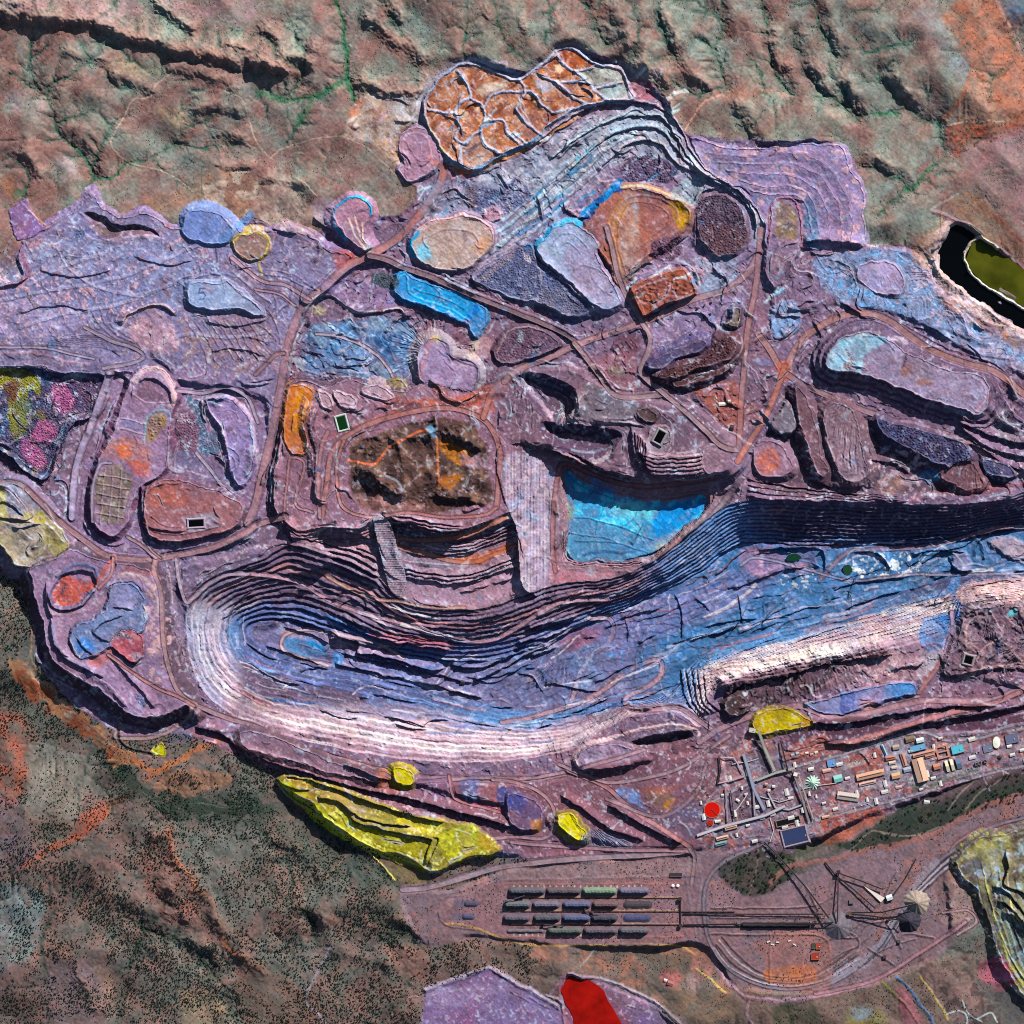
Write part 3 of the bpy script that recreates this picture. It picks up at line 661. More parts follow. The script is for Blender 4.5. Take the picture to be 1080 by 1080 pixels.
road([(208,478),(222,495),(236,514),(248,525)],4, '#9a8ca4'); road([(188,412),(215,414),(240,408),(262,420),(272,445)],4, '#907f9c')
for p in ([(228,482),(238,472),(250,478),(252,492),(242,500)],[(232,486),(242,480),(248,490),(240,496)]): line(p, 1, '#5a4c60', .6,.6)
# pad with pool
D_PAD = thing_region('waste_dump', 'squat reddish waste dump topped by a fenced pad with a small black pool', 'waste dump')
dump([(153,521),(160,510),(175,506),(192,507),(215,513),(243,524),(257,536),(252,552),(228,563),(192,570),(166,568),(154,555)],9,1.3, '#8a5f60', '#5d4250', D_PAD, rough=.5)
paint([(160,515),(190,510),(200,530),(175,535),(160,530)], '#a05a48', .6,6,.5); 
for p in ([(156,520),(165,512),(188,510)],[(158,556),(168,562),(195,563),(230,556)],[(160,545),(172,554),(192,556)]): line(p, 1.2, '#5a3c44', .7,.7)
scarp([(156,556),(175,560),(198,560)],2.5,5,1,-1); paint([(192,546),(228,540),(232,556),(200,562)], '#8d8494', .8,2,.2,.3, False)

# ================================================================== main haul roads of the north half
road([(462,172),(468,182),(458,205),(440,230),(418,252),(392,268),(368,280),(345,300),(325,317),(312,340),(304,365),(298,400),(292,432),(285,465),(277,500),(270,530),(262,552)],8, '#8f6470', 22, lift=.8)
line([(470,178),(458,205),(440,230),(418,252),(392,268),(380,274)],6, '#a8604e', 0,.5,2); paint([(352,265),(375,268),(372,280),(355,282)], '#b0543c', .7,5,.5)
road([(245,272),(275,295),(300,300),(318,310),(328,316)],4, '#a0788a'); road([(270,305),(295,310),(312,322)],3, '#9a7486'); road([(270,395),(290,375),(300,372)],4, '#7d5560')
for p in ([(270,318),(285,330),(292,345),(296,362)],[(268,340),(282,350),(292,360)],[(280,290),(300,292),(315,300),(330,306)],[(282,284),(305,288),(322,298),(335,306)],[(288,310),(292,322),(292,335)]): line(p, 1.2, '#4f4a66', .5,.6)
ZF = .6
# ================================================================== tailings cells and pale northern lobes
paint([(365,140),(370,120),(385,101),(410,103),(440,106),(448,116),(435,130),(420,140),(426,172),(418,174),(400,156),(380,148),(366,146)], '#bcaa9f', .85,5,.4, reg=WASTE); paint([(366,122),(376,108),(386,106),(378,122)], '#b4623a', .7,5,.4); speckle([(370,110),(440,108),(430,160),(380,145)], '#8f6a58', .25, N8,.7,.25)
paint([(405,102),(446,108),(440,132),(415,120)], '#a9a8ae', .6,6,.4); paint([(395,150),(420,150),(425,172),(410,168)], '#c49468', .5,6,.6)
D_LOBE = thing_region('waste_dump', 'mauve lobed waste dump with a dark west edge beside the orange tailings cells', 'waste dump')
dump([(420,150),(424,140),(438,133),(452,138),(462,152),(466,168),(458,178),(446,186),(434,193),(426,188),(420,178),(427,172),(423,162)],8,1.1, '#a58499', '#8f86a4', D_LOBE)
line([(428,165),(424,150),(436,140),(450,146),(456,165)],2.4, '#c0a0b0', .4,.6); line([(428,150),(440,168),(452,170)],1, '#7a6070', .4,.6)
cells = [(447,122),(448,106),(458,88),(475,75),(490,68),(510,71),(530,79),(546,85),(560,78),(575,65),(590,53),(605,52),(618,60),(628,68),(645,70),(656,74),(664,90),(668,105),(640,107),(615,112),(600,118),(580,131),(565,146),(545,156),(520,170),(497,180),(485,174),(470,163),(461,148),(452,134)]
w = field([(x + (x - 555) * .06, y - 5) for x, y in cells], True, 14,1); k_ = ss(.5 - w.sd / 14); H[w.s] = H[w.s] * (1 - k_) + np.minimum(H[w.s],3) * k_; mix(w.s, ss((3 - w.sd) / 5) * .6, '#a8a0ae')
dump(cells, 9,.9, '#9c5c38', '#a8a6b8', WASTE, rough=.2)
CELL = 10; NAMED_CELL = True
speckle(cells, '#b98465', -.1, M8,.65,.4); speckle(cells, '#7f4428', .2, N8,.7,.3); speckle(cells, '#c9a890', .35, M4 + .6 * M2,.6,.3); speckle(cells, '#d9c0a8', .42, M20 * .8 + M4 * .3,.8,.15)
paint([(458,95),(485,82),(492,98),(480,112),(456,114)], '#a87860', .6,4,.4); paint([(490,155),(506,142),(528,160),(498,176),(488,170)], '#b99a8c', .75,4,.4)
paint([(610,80),(628,70),(648,72),(658,84),(630,92)], '#aeb2aa', .9,3,.2); paint([(632,95),(656,88),(664,103),(640,106)], '#9fb4b8', .9,3,.2); paint([(566,85),(584,88),(580,98),(568,96)], '#b9bccb', .8,3,.3); paint([(504,94),(528,86),(532,94),(512,103)], '#d6d0c4', .6,4,.5)
paint([(588,56),(605,54),(618,62),(600,72)], '#9a4a2c', .7,4,.3); paint([(608,90),(622,95),(626,106),(605,104)], '#c07a50', .7,3,.4)
bund = '#a3a6bc'
pit_cells = ss(1)
for p in ([(484,76),(493,88),(497,101),(486,108),(481,120),(484,134),(481,145),(490,151),(500,141),(506,138)],[(452,117),(465,118),(481,120)],[(497,104),(508,112),(512,123),(507,140),(511,152),(526,163)],[(510,114),(517,103),(530,97),(545,98),(560,97),(566,101)],[(512,128),(522,127),(531,128),(535,140),(546,151)],
          [(486,174),(486,158),(492,150)],[(586,56),(594,67),(606,75),(628,70)],[(570,80),(585,86),(595,93),(605,104),(622,111)],[(607,75),(618,84),(628,97),(642,107)],[(566,101),(572,111),(584,118),(604,114)],[(545,116),(552,126),(562,136),(571,143)],[(540,141),(556,153)],[(628,93),(656,87)],[(659,80),(666,104)],[(586,86),(616,87)],[(546,85),(553,96),(545,116)]):
    line(p, 2.8, '#a9b0c8', 1.5,.9,.9, sharp=.8)
line(cells[:20] , 3.2, '#a9aec6', 1.6,.9,.8); line(cells[19:] + cells[:1],3, '#9aa8c4', 1.2,.85,.8)
line([(447,122),(452,134),(461,148),(470,163)],1.4, '#b8b060', .3,.8); line([(488,66),(530,66),(540,80)],4, '#b9aab8', 0,.7,2); line([(470,78),(490,66),(512,66),(545,80)],5, '#9fa9c4', .3,.7,1.5)
paint([(640,66),(672,70),(680,78),(690,70),(700,78),(676,92),(664,88)], '#b7a5a8', .6,5,.5, reg=WASTE); line([(672,82),(680,73)],3, '#c9d4da', 0,.8); line([(700,106),(712,98),(722,96)],5, '#c6c4c8', 0,.7,1.5); paint([(665,84),(685,88),(692,100),(675,106)], '#9a6570', .8,3,.3)
# ---- orange margin road and pale slopes below the cells
line([(478,180),(498,182),(520,172),(548,160),(575,145),(600,128),(612,120)],4, '#c08a48', .2,.75,1.5); line([(498,178),(545,158),(572,142)],3, '#3f86b8', .3,.75,1)
line([(455,168),(475,178),(495,184)],6, '#ac6a5c', 0,.6,2)
paint([(480,200),(560,160),(620,125),(690,112),(728,150),(800,225),(800,262),(730,200),(690,165),(640,185),(590,225),(550,262),(500,280),(470,230)], '#9aa3b6', .85,8,.3); speckle([(500,185),(620,125),(690,115),(640,160),(540,225)], '#c4bcc8', .15, M8,.6,.3)
paint([(605,140),(640,128),(690,120),(715,145),(690,150),(660,140),(620,160)], '#8fa2b4', .7,6,.4)
paint([(600,145),(625,130),(632,145),(612,158)], '#76788a', .6,4,.4)
arcs = [[(556,156),(580,140),(605,122),(640,110),(665,108),(690,112),(708,124),(720,140),(728,158),(745,180),(775,200),(795,217),(804,240),(806,268)],
        [(580,170),(610,145),(650,126),(690,123),(704,131),(714,146),(722,160),(740,184),(770,203),(790,220),(798,240)],
        [(600,180),(622,160),(650,141),(680,134),(700,141),(712,156),(725,172),(750,190),(775,202)],
        [(630,182),(645,166),(662,153),(680,149),(698,153),(708,166),(720,177),(745,187),(770,196),(790,216),(797,236),(797,254)]]
for k, p in enumerate(arcs):
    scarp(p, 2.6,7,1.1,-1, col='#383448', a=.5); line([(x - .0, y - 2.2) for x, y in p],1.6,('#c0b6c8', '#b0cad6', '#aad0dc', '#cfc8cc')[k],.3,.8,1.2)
line([(730,152),(748,170),(775,188),(798,204),(812,225)],2.6, '#9a8aa4', .5,.8); line([(735,158),(750,170),(772,180),(790,196)],6, '#bfd0d0', .0,.75,2); line([(712,152),(725,172),(745,184),(772,196),(792,212)],4, '#a493a8', 0,.5,2)
# ---- north-east terraced dump
D_NE = thing_region('waste_dump', 'big lilac waste dump of curved concentric tiers at the foot of the pinkish hills', 'waste dump')
ne = [(730,145),(760,155),(790,158),(830,152),(870,153),(890,154),(895,178),(908,195),(911,225),(911,258),(880,262),(850,262),(812,262),(806,240),(795,215),(770,195),(745,178)]
dump(ne, 8,1, '#9888ac', '#8f80a6', D_NE)
speckle(ne, '#cdb0c0', .2, N8 * .5 + N4 * .5,.85,.2); speckle(ne, '#79799f', .25, M8,.6,.3)
for k, p in enumerate([[(745,162),(790,165),(830,160),(860,166),(880,182),(892,205),(898,230),(897,262)],[(755,172),(795,173),(830,172),(855,180),(874,195),(884,215),(888,240),(886,262)],[(765,180),(800,183),(830,184),(850,192),(866,206),(873,225),(874,258)],[(780,190),(805,196),(830,196),(848,202),(858,212),(862,230),(864,250)],[(790,200),(815,205),(835,205),(848,212),(854,228),(856,248)]]):
    scarp(p, 1.9,6,1.0,1); line(p, 1.2, '#3f3450', .4,.75)  # dark tier lines painted as shade beside the berms
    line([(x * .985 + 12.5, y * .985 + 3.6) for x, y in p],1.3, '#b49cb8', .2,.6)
paint([(850,210),(864,215),(862,250),(870,262),(850,262)], '#4f7090', .75,4,.4); scarp([(845,255),(865,254),(885,256),(912,262)],6,8,1.2,-1)
# horseshoe dump and tan loop
dump([(814,216),(828,209),(838,212),(845,228),(846,252),(842,268),(834,290),(826,304),(814,302),(806,285),(812,250)],9.5,1, '#8b7690', '#8d7d98', WASTE)
paint([(819,218),(832,214),(840,228),(840,248),(820,250)], '#7e6c4f', .85,2.5,.3); line([(812,250),(812,220),(828,209),(841,216),(846,240),(846,272)],2.2, '#a8687a', .7,.7)
line([(808,268),(808,290),(818,302),(832,296),(838,270)],2, '#7a5868', .6,.6); paint([(810,268),(826,268),(828,285),(818,294),(810,288)], '#a07a72', .7,3,.3)
# ---- heart-shaped rust mound
D_HEART = thing_region('waste_dump', 'heart-shaped rust-brown waste dump with a looping track and a gold east corner', 'waste dump')
paint([(470,210),(560,215),(620,190),(640,170),(730,180),(770,200),(800,240),(790,290),(740,320),(640,330),(600,320),(500,300)], '#8a7c9a', .6,8,.4)
dump([(616,245),(628,222),(642,206),(660,198),(688,202),(712,210),(728,222),(727,234),(712,250),(694,262),(676,276),(660,292),(650,300),(644,280),(630,262)],11,1.1, '#97604f', '#94685e', D_HEART)
paint([(655,212),(672,208),(672,290),(652,285)], '#a8948c', .6,5,.5); paint([(705,212),(728,222),(727,236),(716,242)], '#c8993c', .9,3,.3); paint([(640,240),(655,210),(662,214),(652,245),(656,285),(646,280)], '#b9874a', .55,3,.5)
line([(651,296),(644,262),(645,240),(652,222),(664,208),(688,208),(708,216),(714,228),(704,242),(690,254),(676,268),(660,290)],2.2, '#8f7078', .5,.7); line([(660,288),(652,262),(652,240),(660,218),(670,213),(690,216),(704,226),(702,238),(686,252),(672,266)],1.1, '#7a4c40', .4,.6)
line([(612,240),(616,224),(630,214),(645,202),(654,192)],7, '#2484c4', .0,.9,1.5); speckle([(608,245),(612,218),(640,200),(660,190),(655,204),(630,220)], '#0f4f96', .15, N4,.8,.2)
line([(655,198),(670,196),(700,203),(728,216)],2.5, '#bfb48c', .4,.7); scarp([(728,222),(712,210),(690,202),(668,196)],2,5,1,-1)
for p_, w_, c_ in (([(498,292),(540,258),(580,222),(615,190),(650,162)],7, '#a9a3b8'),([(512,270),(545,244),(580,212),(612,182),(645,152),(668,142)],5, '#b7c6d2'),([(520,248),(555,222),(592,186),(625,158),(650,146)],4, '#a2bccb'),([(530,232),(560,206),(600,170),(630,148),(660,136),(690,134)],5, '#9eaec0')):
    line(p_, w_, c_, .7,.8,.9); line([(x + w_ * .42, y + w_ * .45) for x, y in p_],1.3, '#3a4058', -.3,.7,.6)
    for k in range(3): x, y = p_[1 + k % 2]; line([(x + 8 * k, y - 6 * k + 4),(x + 8 * k + 12, y - 6 * k - 5)],2.6,('#3a86b8', '#56b0d4', '#2c4a78')[k],0,.8,.8)
bumps([(654,178),(668,165),(686,164),(704,170),(716,182),(705,192),(680,192),(660,190)],.8,2.2, '#5f5570', '#3c3448', .85, seed=11)
D_DARK = thing_region('waste_dump', 'dark plum waste dump covered in small tipped heaps inside a curving road', 'waste dump')
dump([(738,220),(744,208),(758,205),(772,211),(784,224),(789,242),(786,258),(775,268),(756,268),(740,255),(735,236)],8,1, '#51404f', '#6a5568', D_DARK)
bumps([(738,220),(744,208),(758,205),(772,211),(784,224),(789,242),(786,258),(775,268),(756,268),(740,255),(735,236)],.9,2.2, None, '#2a2030', .8, seed=12); paint([(738,235),(788,245),(784,260),(750,268)], '#6a4a48', .5,6,.4)
scarp([(734,262),(733,235),(736,212),(744,200),(758,200)],2.5,6,1,-1); paint([(725,190),(742,186),(740,205),(728,216),(708,205)], '#9fb4bc', .7,4,.4)
bumps([(690,255),(718,248),(720,268),(700,275),(686,270)],.6,2.2, '#665068', '#4a3a4c', .7, seed=13); paint([(720,245),(735,258),(742,285),(722,285)], '#9282a0', .7,4,.3)
# ---- pale platforms with heaps
D_PALE = thing_region('waste_dump', 'pale blue-lilac waste dump with cyan shoulder north of the orange pad', 'waste dump')
dump([(566,264),(575,250),(590,238),(604,234),(620,244),(632,258),(628,270),(640,290),(656,318),(640,326),(622,318),(604,300),(584,284)],12.5,1.2, '#94a0bc', '#8f86a4', D_PALE)
line([(563,268),(568,256),(585,240),(602,231),(612,236)],6, '#4aa6cc', .2,.8,1.5); paint([(595,268),(625,262),(650,318),(620,312)], '#9c8aa6', .7,6,.3)
for p in ([(580,262),(592,248),(606,248),(620,262)],[(586,268),(598,256),(612,268)],[(600,290),(615,280),(640,290)]): line(p, 1, '#56607a', .4,.5)
D_BUMP = thing_region('waste_dump', 'slate-blue waste dump studded with tipped heaps, cut off by a sheer dark edge', 'waste dump')
dump([(497,292),(512,280),(535,266),(556,258),(566,272),(582,288),(604,304),(626,324),(615,333),(596,332),(575,322),(550,316),(520,306)],8,1.2, '#5b6484', '#6c6f8c', D_BUMP)
bumps([(500,292),(535,268),(556,260),(582,290),(604,306),(620,328),(596,330),(550,314),(520,304)],.7,2.1, None, '#3c4460', .8, seed=14)
paint([(575,300),(600,310),(615,330),(595,330),(570,318)], '#757283', .6,4,.4)
scarp([(564,268),(580,284),(602,304),(628,328)],3,6,1,-1)
bumps([(480,190),(520,200),(545,190),(560,205),(535,225),(505,225),(490,210)],.6,2.2, '#5f6486', '#44486a', .75, seed=15); paint([(490,200),(500,196),(505,215),(495,222)], '#6d5a58', .6,3)
line([(480,208),(488,210),(497,222),(488,228)],1.4, '#c0b2ba', .5,.7); paint([(510,222),(520,217),(530,223),(526,232),(512,235)], '#b98f9f', .85,3,.3, h=2)
line([(498,290),(540,264),(580,232),(620,200),(650,172),(672,160)],6, '#9a8aa2', .3,.7,1.5); line([(500,300),(540,270)],5, '#857a86', .4,.7)
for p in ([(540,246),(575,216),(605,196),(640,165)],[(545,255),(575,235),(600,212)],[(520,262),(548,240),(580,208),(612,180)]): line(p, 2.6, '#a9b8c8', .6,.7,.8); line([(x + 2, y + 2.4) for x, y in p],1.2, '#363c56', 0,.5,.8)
for p in ([(548,250),(580,226),(598,208)],[(556,262),(590,236)],[(600,185),(625,165)]): line(p, 4, '#3a7cb0', 0,.6,1.5)
for k in range(14):
    x = 545 + k * 6; y = 262 - k * 4.6; paint([(x - 3, y - 1),(x + 2, y - 4),(x + 5, y),(x, y + 3)],('#2f3c60', '#8f9ab4', '#4a78a4')[k % 3],.5,2,.3)
# ---- oval tan mound with pale rim
D_OVAL = thing_region('waste_dump', 'oval tan-topped waste dump with pink-white rim and a cyan west side', 'waste dump')
dump([(433,256),(441,241),(460,232),(490,227),(510,234),(520,248),(515,264),(500,278),(480,286),(460,283),(442,274)],10,1, '#b3a096', '#96829a', D_OVAL)
line([(440,245),(460,234),(490,228),(508,234),(518,246)],5, '#d0b0b4', .4,.85,1.2); line([(436,270),(433,257),(440,246)],4, '#38a0d0', 0,.9,1.2); paint([(438,262),(450,258),(456,270),(446,276)], '#58b8d8', .7,5,.3); paint([(505,250),(518,252),(510,268),(500,265)], '#c48a62', .6,4,.4)
line([(446,252),(470,242),(498,246),(505,262),(490,278)],1.4, '#9a8494', .4,.5); paint([(440,200),(470,190),(490,205),(480,222),(450,232)], '#7d86a0', .6,6,.4); line([(447,232),(460,215),(478,208)],1.3, '#aab4c4', .4,.6)
# ---- embankment road with long shadow
H[:] = H
road([(390,270),(408,274),(430,284),(455,292),(485,306),(515,318),(545,330),(575,342),(600,354),(612,366)],5.5, '#6d525c', 20, lift=3.4, berm=.5)
# ---- bright blue dump
D_BLUE = thing_region('waste_dump', 'bright azure terraced waste dump beside the dark embankment road', 'waste dump')
dump([(419,290),(427,286),(432,292),(450,297),(480,308),(513,326),(510,344),(500,354),(492,342),(478,334),(465,329),(447,321),(430,317),(417,307)],6,1, '#2f92d0', '#3a8cbf', D_BLUE, rough=.4)
line([(417,300),(424,290),(430,294),(432,308),(446,316),(460,321),(478,328),(494,338)],2, '#5fb4dc', .8,.8); paint([(440,300),(475,310),(498,322),(490,332),(455,318)], '#4a94c4', .7,4,.3); speckle([(490,325),(514,326),(508,346),(498,352)], '#1a6fc0', 0, N4,.8,.3)
line([(436,304),(470,316),(490,326)],1, '#1e5a86', .5,.6); scarp([(418,309),(430,318),(447,323),(466,331),(490,343)],2.5,5,1,-1)
bumps([(391,292),(402,288),(420,292),(418,304),(400,302)],.5,2, '#4d5860', '#343c48', .9, seed=16)
paint([(335,295),(395,300),(420,318),(400,330),(370,325),(350,312)], '#85749a', .6,6,.3); paint([(325,348),(360,340),(400,335),(430,340),(440,360),(425,400),(395,410),(350,412),(322,395)], '#557aa2', .85,8,.35)
speckle([(330,345),(430,340),(420,400),(330,395)], '#8ba4bc', .25, N8,.7,.3); speckle([(400,345),(428,345),(425,378),(400,375)], '#3a5c8c', -.3, N4,.7,.4); line([(330,315),(340,311),(352,313),(370,326),(395,330),(420,325),(428,335)],2, '#d0ccd4', .3,.8,.8); scarp([(336,312),(350,312),(372,326),(396,331),(420,326),(432,338)],3,9,1.2,-1)  # pale line on the scarp painted as its sunlit edge
road([(334,352),(360,355),(385,365),(402,378),(412,392),(418,404)],3.5, '#a893a8'); paint([(405,340),(440,350),(420,352),(375,346)], '#9db2c4', .4,6); paint([(325,325),(340,322),(343,332),(333,334)], '#a39878', .8,2)
paint([(324,355),(332,352),(334,375),(326,378)], '#2c2a44', .6,3); bumps([(332,395),(345,391),(358,394),(360,406),(345,412),(333,406)],1.0,3, '#6a5f78', None, .8, seed=17)
# ---- fan dump
D_FAN = thing_region('waste_dump', 'fan-shaped waste dump with fluted slopes below the azure dump, lavender on top', 'waste dump')
fan = [(441,378),(446,366),(453,358),(463,356),(471,362),(476,374),(488,378),(503,386),(504,402),(492,416),(472,422),(455,414),(443,398)]
dump(fan, 14,.85, '#9683a2', '#9a949e', D_FAN)
rills([(412,345),(430,330),(456,326),(486,338),(500,360),(494,380),(478,376),(470,360),(456,356),(444,366),(440,390),(444,410),(430,412),(414,395)],457,372,44,.32)
line(fan[3:9],1.6, '#4c4454', .5,.6); line([(456,357),(450,375),(444,395),(438,412)],4, '#a87c84', .2,.7); paint([(455,356),(462,352),(466,360),(458,362)], '#b0a060', .6,3)
paint([(500,360),(512,352),(520,372),(505,380),(496,375)], '#b496a0', .7,3,.3); paint([(495,360),(505,356),(502,380),(494,378)], '#b0a898', .5,3,.3)
dump([(409,406),(416,400),(426,402),(430,412),(424,418),(412,417)],6,1, '#948248', '#8f7c50', WASTE)
D_ROUGH = thing_region('waste_dump', 'dark mauve rubble waste dump between the fan dump and the embankment road', 'waste dump')
dump([(520,372),(530,355),(550,345),(575,350),(588,362),(580,372),(556,378),(530,384)],8,1, '#6a5264', '#54404e', D_ROUGH); bumps([(522,370),(550,347),(584,362),(556,376),(532,382)],.6,2.3, None, '#3f3040', seed=18)
line([(524,372),(535,352),(552,345),(574,350)],2, '#a08a90', .5,.6)
ZF = .8
def level(pts, z, fe=6, col=None, a=.85, warp=1, reg=0, sm=True):
    w = field(pts, True, fe + 1, warp, sm)
    k = ss((fe * .5 - w.sd) / fe); H[w.s] = H[w.s] * (1 - k) + z * k
    if col: mix(w.s, k * a, col)
    if reg:
        r = R[w.s]; r[w.ins] = reg

# ================================================================== rocky hill block and its benches
level([(380,548),(430,545),(500,545),(560,540),(590,500),(640,510),(760,512),(770,525),(700,590),(650,622),(590,625),(540,640),(440,660),(360,640),(300,590)],-8,6, '#97808f')
paint([(430,612),(480,614),(545,596),(600,588),(640,600),(650,610),(600,614),(545,626),(500,640),(445,640)], '#a28598', .8,5,.3)
paint([(560,580),(590,575),(600,592),(660,600),(620,612),(575,612)], '#b5757c', .7,8,.5)
blk = [(304,408),(320,400),(345,408),(370,400),(420,412),(450,405),(500,412),(535,405),(548,440),(546,480),(540,520),(538,543),(500,556),(470,560),(430,552),(402,543),(380,556),(340,556),(318,560),(296,545),(288,520),(292,480),(300,440)]
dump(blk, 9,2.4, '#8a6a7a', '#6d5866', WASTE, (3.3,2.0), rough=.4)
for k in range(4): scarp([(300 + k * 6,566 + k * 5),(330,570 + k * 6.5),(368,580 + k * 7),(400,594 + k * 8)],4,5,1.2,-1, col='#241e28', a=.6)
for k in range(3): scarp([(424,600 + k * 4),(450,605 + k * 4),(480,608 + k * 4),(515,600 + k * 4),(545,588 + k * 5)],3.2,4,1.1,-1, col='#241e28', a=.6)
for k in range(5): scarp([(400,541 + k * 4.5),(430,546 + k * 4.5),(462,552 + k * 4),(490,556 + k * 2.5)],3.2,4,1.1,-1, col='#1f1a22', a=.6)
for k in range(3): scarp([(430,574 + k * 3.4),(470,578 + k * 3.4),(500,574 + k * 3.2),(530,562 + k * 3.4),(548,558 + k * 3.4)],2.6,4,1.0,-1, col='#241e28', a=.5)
# orange bench roads below the hill
road([(548,540),(520,552),(496,563),(470,569),(440,570),(422,569),(419,573),(424,578),(450,584),(475,591),(500,592),(520,585),(548,574)],4.5, '#a8603f', 10,.3)
paint([(480,586),(515,580),(535,570),(536,580),(515,592),(490,594)], '#b8622e', .7,3,.3)
# orange mound and lobes west of the hill
D_OR = thing_region('waste_dump', 'long orange-topped waste dump beside the lined green reservoir', 'waste dump')
dump([(304,411),(314,404),(326,407),(332,416),(326,430),(322,447),(326,466),(322,478),(306,477),(300,462),(301,436)],11,1, '#bb7030', '#9c6a50', D_OR)
paint([(310,420),(322,416),(320,450),(310,455)], '#c98a30', .6,5,.5); paint([(302,466),(318,460),(324,470),(318,480),(304,478)], '#a86c50', .7,3,.3)
for p in ([(326,424),(322,445),(328,470),(331,502)],[(335,430),(331,452),(337,476),(336,525)],[(344,432),(350,440)]):
    scarp(p, 4.5,5,1.3,1, col='#2a2430'); line([(x - 3.5, y) for x, y in p],1.5, '#c9b4b8', .2,.55)
for c in ([(335,412),(346,416),(352,430),(340,428)],[(352,414),(372,418),(376,430),(360,428)],[(382,412),(400,405),(415,420),(392,420)]): dump(c, 11,1, '#b29aa8', '#a8949c', WASTE)
paint([(400,425),(430,420),(470,420),(520,405),(545,395),(530,420),(510,440),(470,430),(420,438)], '#a55a44', .8,5,.4); paint([(404,424),(440,424),(445,432),(410,433)], '#5f4650', .8,3,.2)
bumps([(455,405),(470,410),(476,420),(460,418)],.6,2.2, '#8a5a54', None, .7, seed=21); scarp([(450,401),(462,408),(470,420),(485,424),(505,415)],2.5,6,1,-1)
line([(445,408),(462,404),(470,416),(480,422)],1.2, '#b89aa0', .3,.6)
for p in ([(470,362),(474,374),(488,382),(503,388),(506,398),(498,412)],): line(p, 1.4, '#564a5c', .6,.6)
# the hill itself: rough brown rock left standing inside the ring road
hill = [(371,470),(395,458),(425,446),(460,441),(490,444),(508,456),(516,476),(517,500),(520,525),(500,535),(455,540),(410,541),(380,532),(368,505)]
HILL = thing_region('rocky_outcrop', 'rough dark brown rocky hill left standing inside the red ring road', 'rock')
w = field(hill, True, 30,1.5)
rg1 = ridged(30,801,4,.45)[w.s]; k = ss(-w.sd / 10)
H[w.s] += k * (8.5 * (rg1 - .35) - 1) * (.75 + .4 * M20[w.s]); mix(w.s, ss(-w.sd / 3) * .95, '#493833'); R[w.s][w.ins] = HILL
speckle(hill, '#6f5548', .1, M8,.6,.3); speckle(hill, '#352a26', .2, N8,.6,.3); speckle([(372,455),(420,450),(430,470),(390,480)], '#74605a', -.1, N4,.6,.4)
ridge([(375,492),(395,500),(415,515),(425,525)],9,8,14); ridge([(465,455),(490,462),(512,475)],7,7,8); ridge([(455,520),(485,525),(515,528)],5,6,6); ridge([(380,478),(395,470),(408,462)],4,8,10)
paint([(462,466),(475,465),(495,476),(500,488),(485,490),(472,480)], '#a86a2c', .75,4,.4); paint([(464,505),(480,500),(488,505),(478,515),(465,515)], '#a06430', .75,4,.4); paint([(375,520),(440,528),(440,540),(390,540),(374,530)], '#8f6a68', .7,4,.4); paint([(485,478),(516,485),(514,495),(490,492)], '#9a8090', .6,4,.4)
line([(366,485),(380,488),(394,490),(402,482),(410,472),(425,464),(440,456),(452,453)],2.4, '#b8684a', .2,.85,.5); line([(450,453),(458,457),(461,470),(462,490),(463,512)],2.2, '#b8724a', .2,.85,.5); paint([(449,451),(456,450),(460,457),(456,460)], '#5c98bc', .8,2)
road([(340,545),(345,510),(350,480),(362,463),(382,450),(410,440),(440,433),(470,430),(495,435),(513,445),(524,462),(528,485),(526,510),(524,535)],5.5, '#9a5c56', 18)
road([(363,465),(356,490),(357,520),(366,538),(395,545),(430,540),(470,545),(510,543),(524,535)],3.5, '#a06058', 14); road([(545,394),(530,402),(518,416),(510,440)],6, '#a05c50', 16)
road([(300,545),(305,490),(309,482),(322,490),(312,530),(330,540)],3, '#94606a'); road([(338,545),(336,510),(340,470),(346,455)],4, '#97646c')
line([(340,465),(360,455),(380,445),(420,436)],3, '#a4605a', 0,.5,1); paint([(300,545),(360,548),(400,550),(410,580),(380,590),(330,570)], '#9a7884', .6,5,.4)
scarp([(297,548),(303,558),(312,575),(325,580)],6,8,1.5,-1); scarp([(350,555),(370,562),(396,570)],4,5,1.2,-1, col='#2c2430'); scarp([(372,578),(396,585)],3,5,1.2,-1)
# west cut face of the blue-floored pit, fluted
paint([(536,480),(580,478),(590,500),(584,560),(575,615),(545,618),(560,570),(538,545),(530,510)], '#a296ac', .9,4,.3)
w = field([(528,470),(590,478),(598,510),(590,620),(552,620),(545,560),(530,520)], True, 3,.6)
ramp_ = np.clip((X[w.s] - 533) / 44,0,1); k = np.floor(ramp_ * 13); f = ramp_ * 13 - k
H[w.s] = np.where(w.ins, 9 - 17 * (k + ss(f / .6)) / 13 + .3 * N8[w.s], H[w.s]); speckle([(535,480),(585,480),(580,615),(550,615)], '#c6bcc8', .1, N4,.6,.4); speckle([(535,480),(585,480),(570,560),(540,560)], '#7f8aa4', .2, M8,.6,.4)
line([(560,616),(572,570),(580,520)],1.2, '#b4b0be', .3,.6)
# pale ribbed ramp running down the black benches
w = field([(394,544),(409,548),(420,580),(428,612),(421,631),(412,624),(403,592)], True, 3,.4)
t_ = (Y[w.s] - 543) / 88; k = np.floor(t_ * 36); f = t_ * 36 - k; z = 6.6 - 15 * (k + ss(f / .4)) / 36
H[w.s] = np.where(w.ins, z, H[w.s]); mix(w.s, w.ins * .9, '#a596a4')
u = (X[w.s] + .45 * Y[w.s]) / 3.2; mix(w.s, w.ins * ((u - np.floor(u)) > .65) * .5, '#6c5c6c')

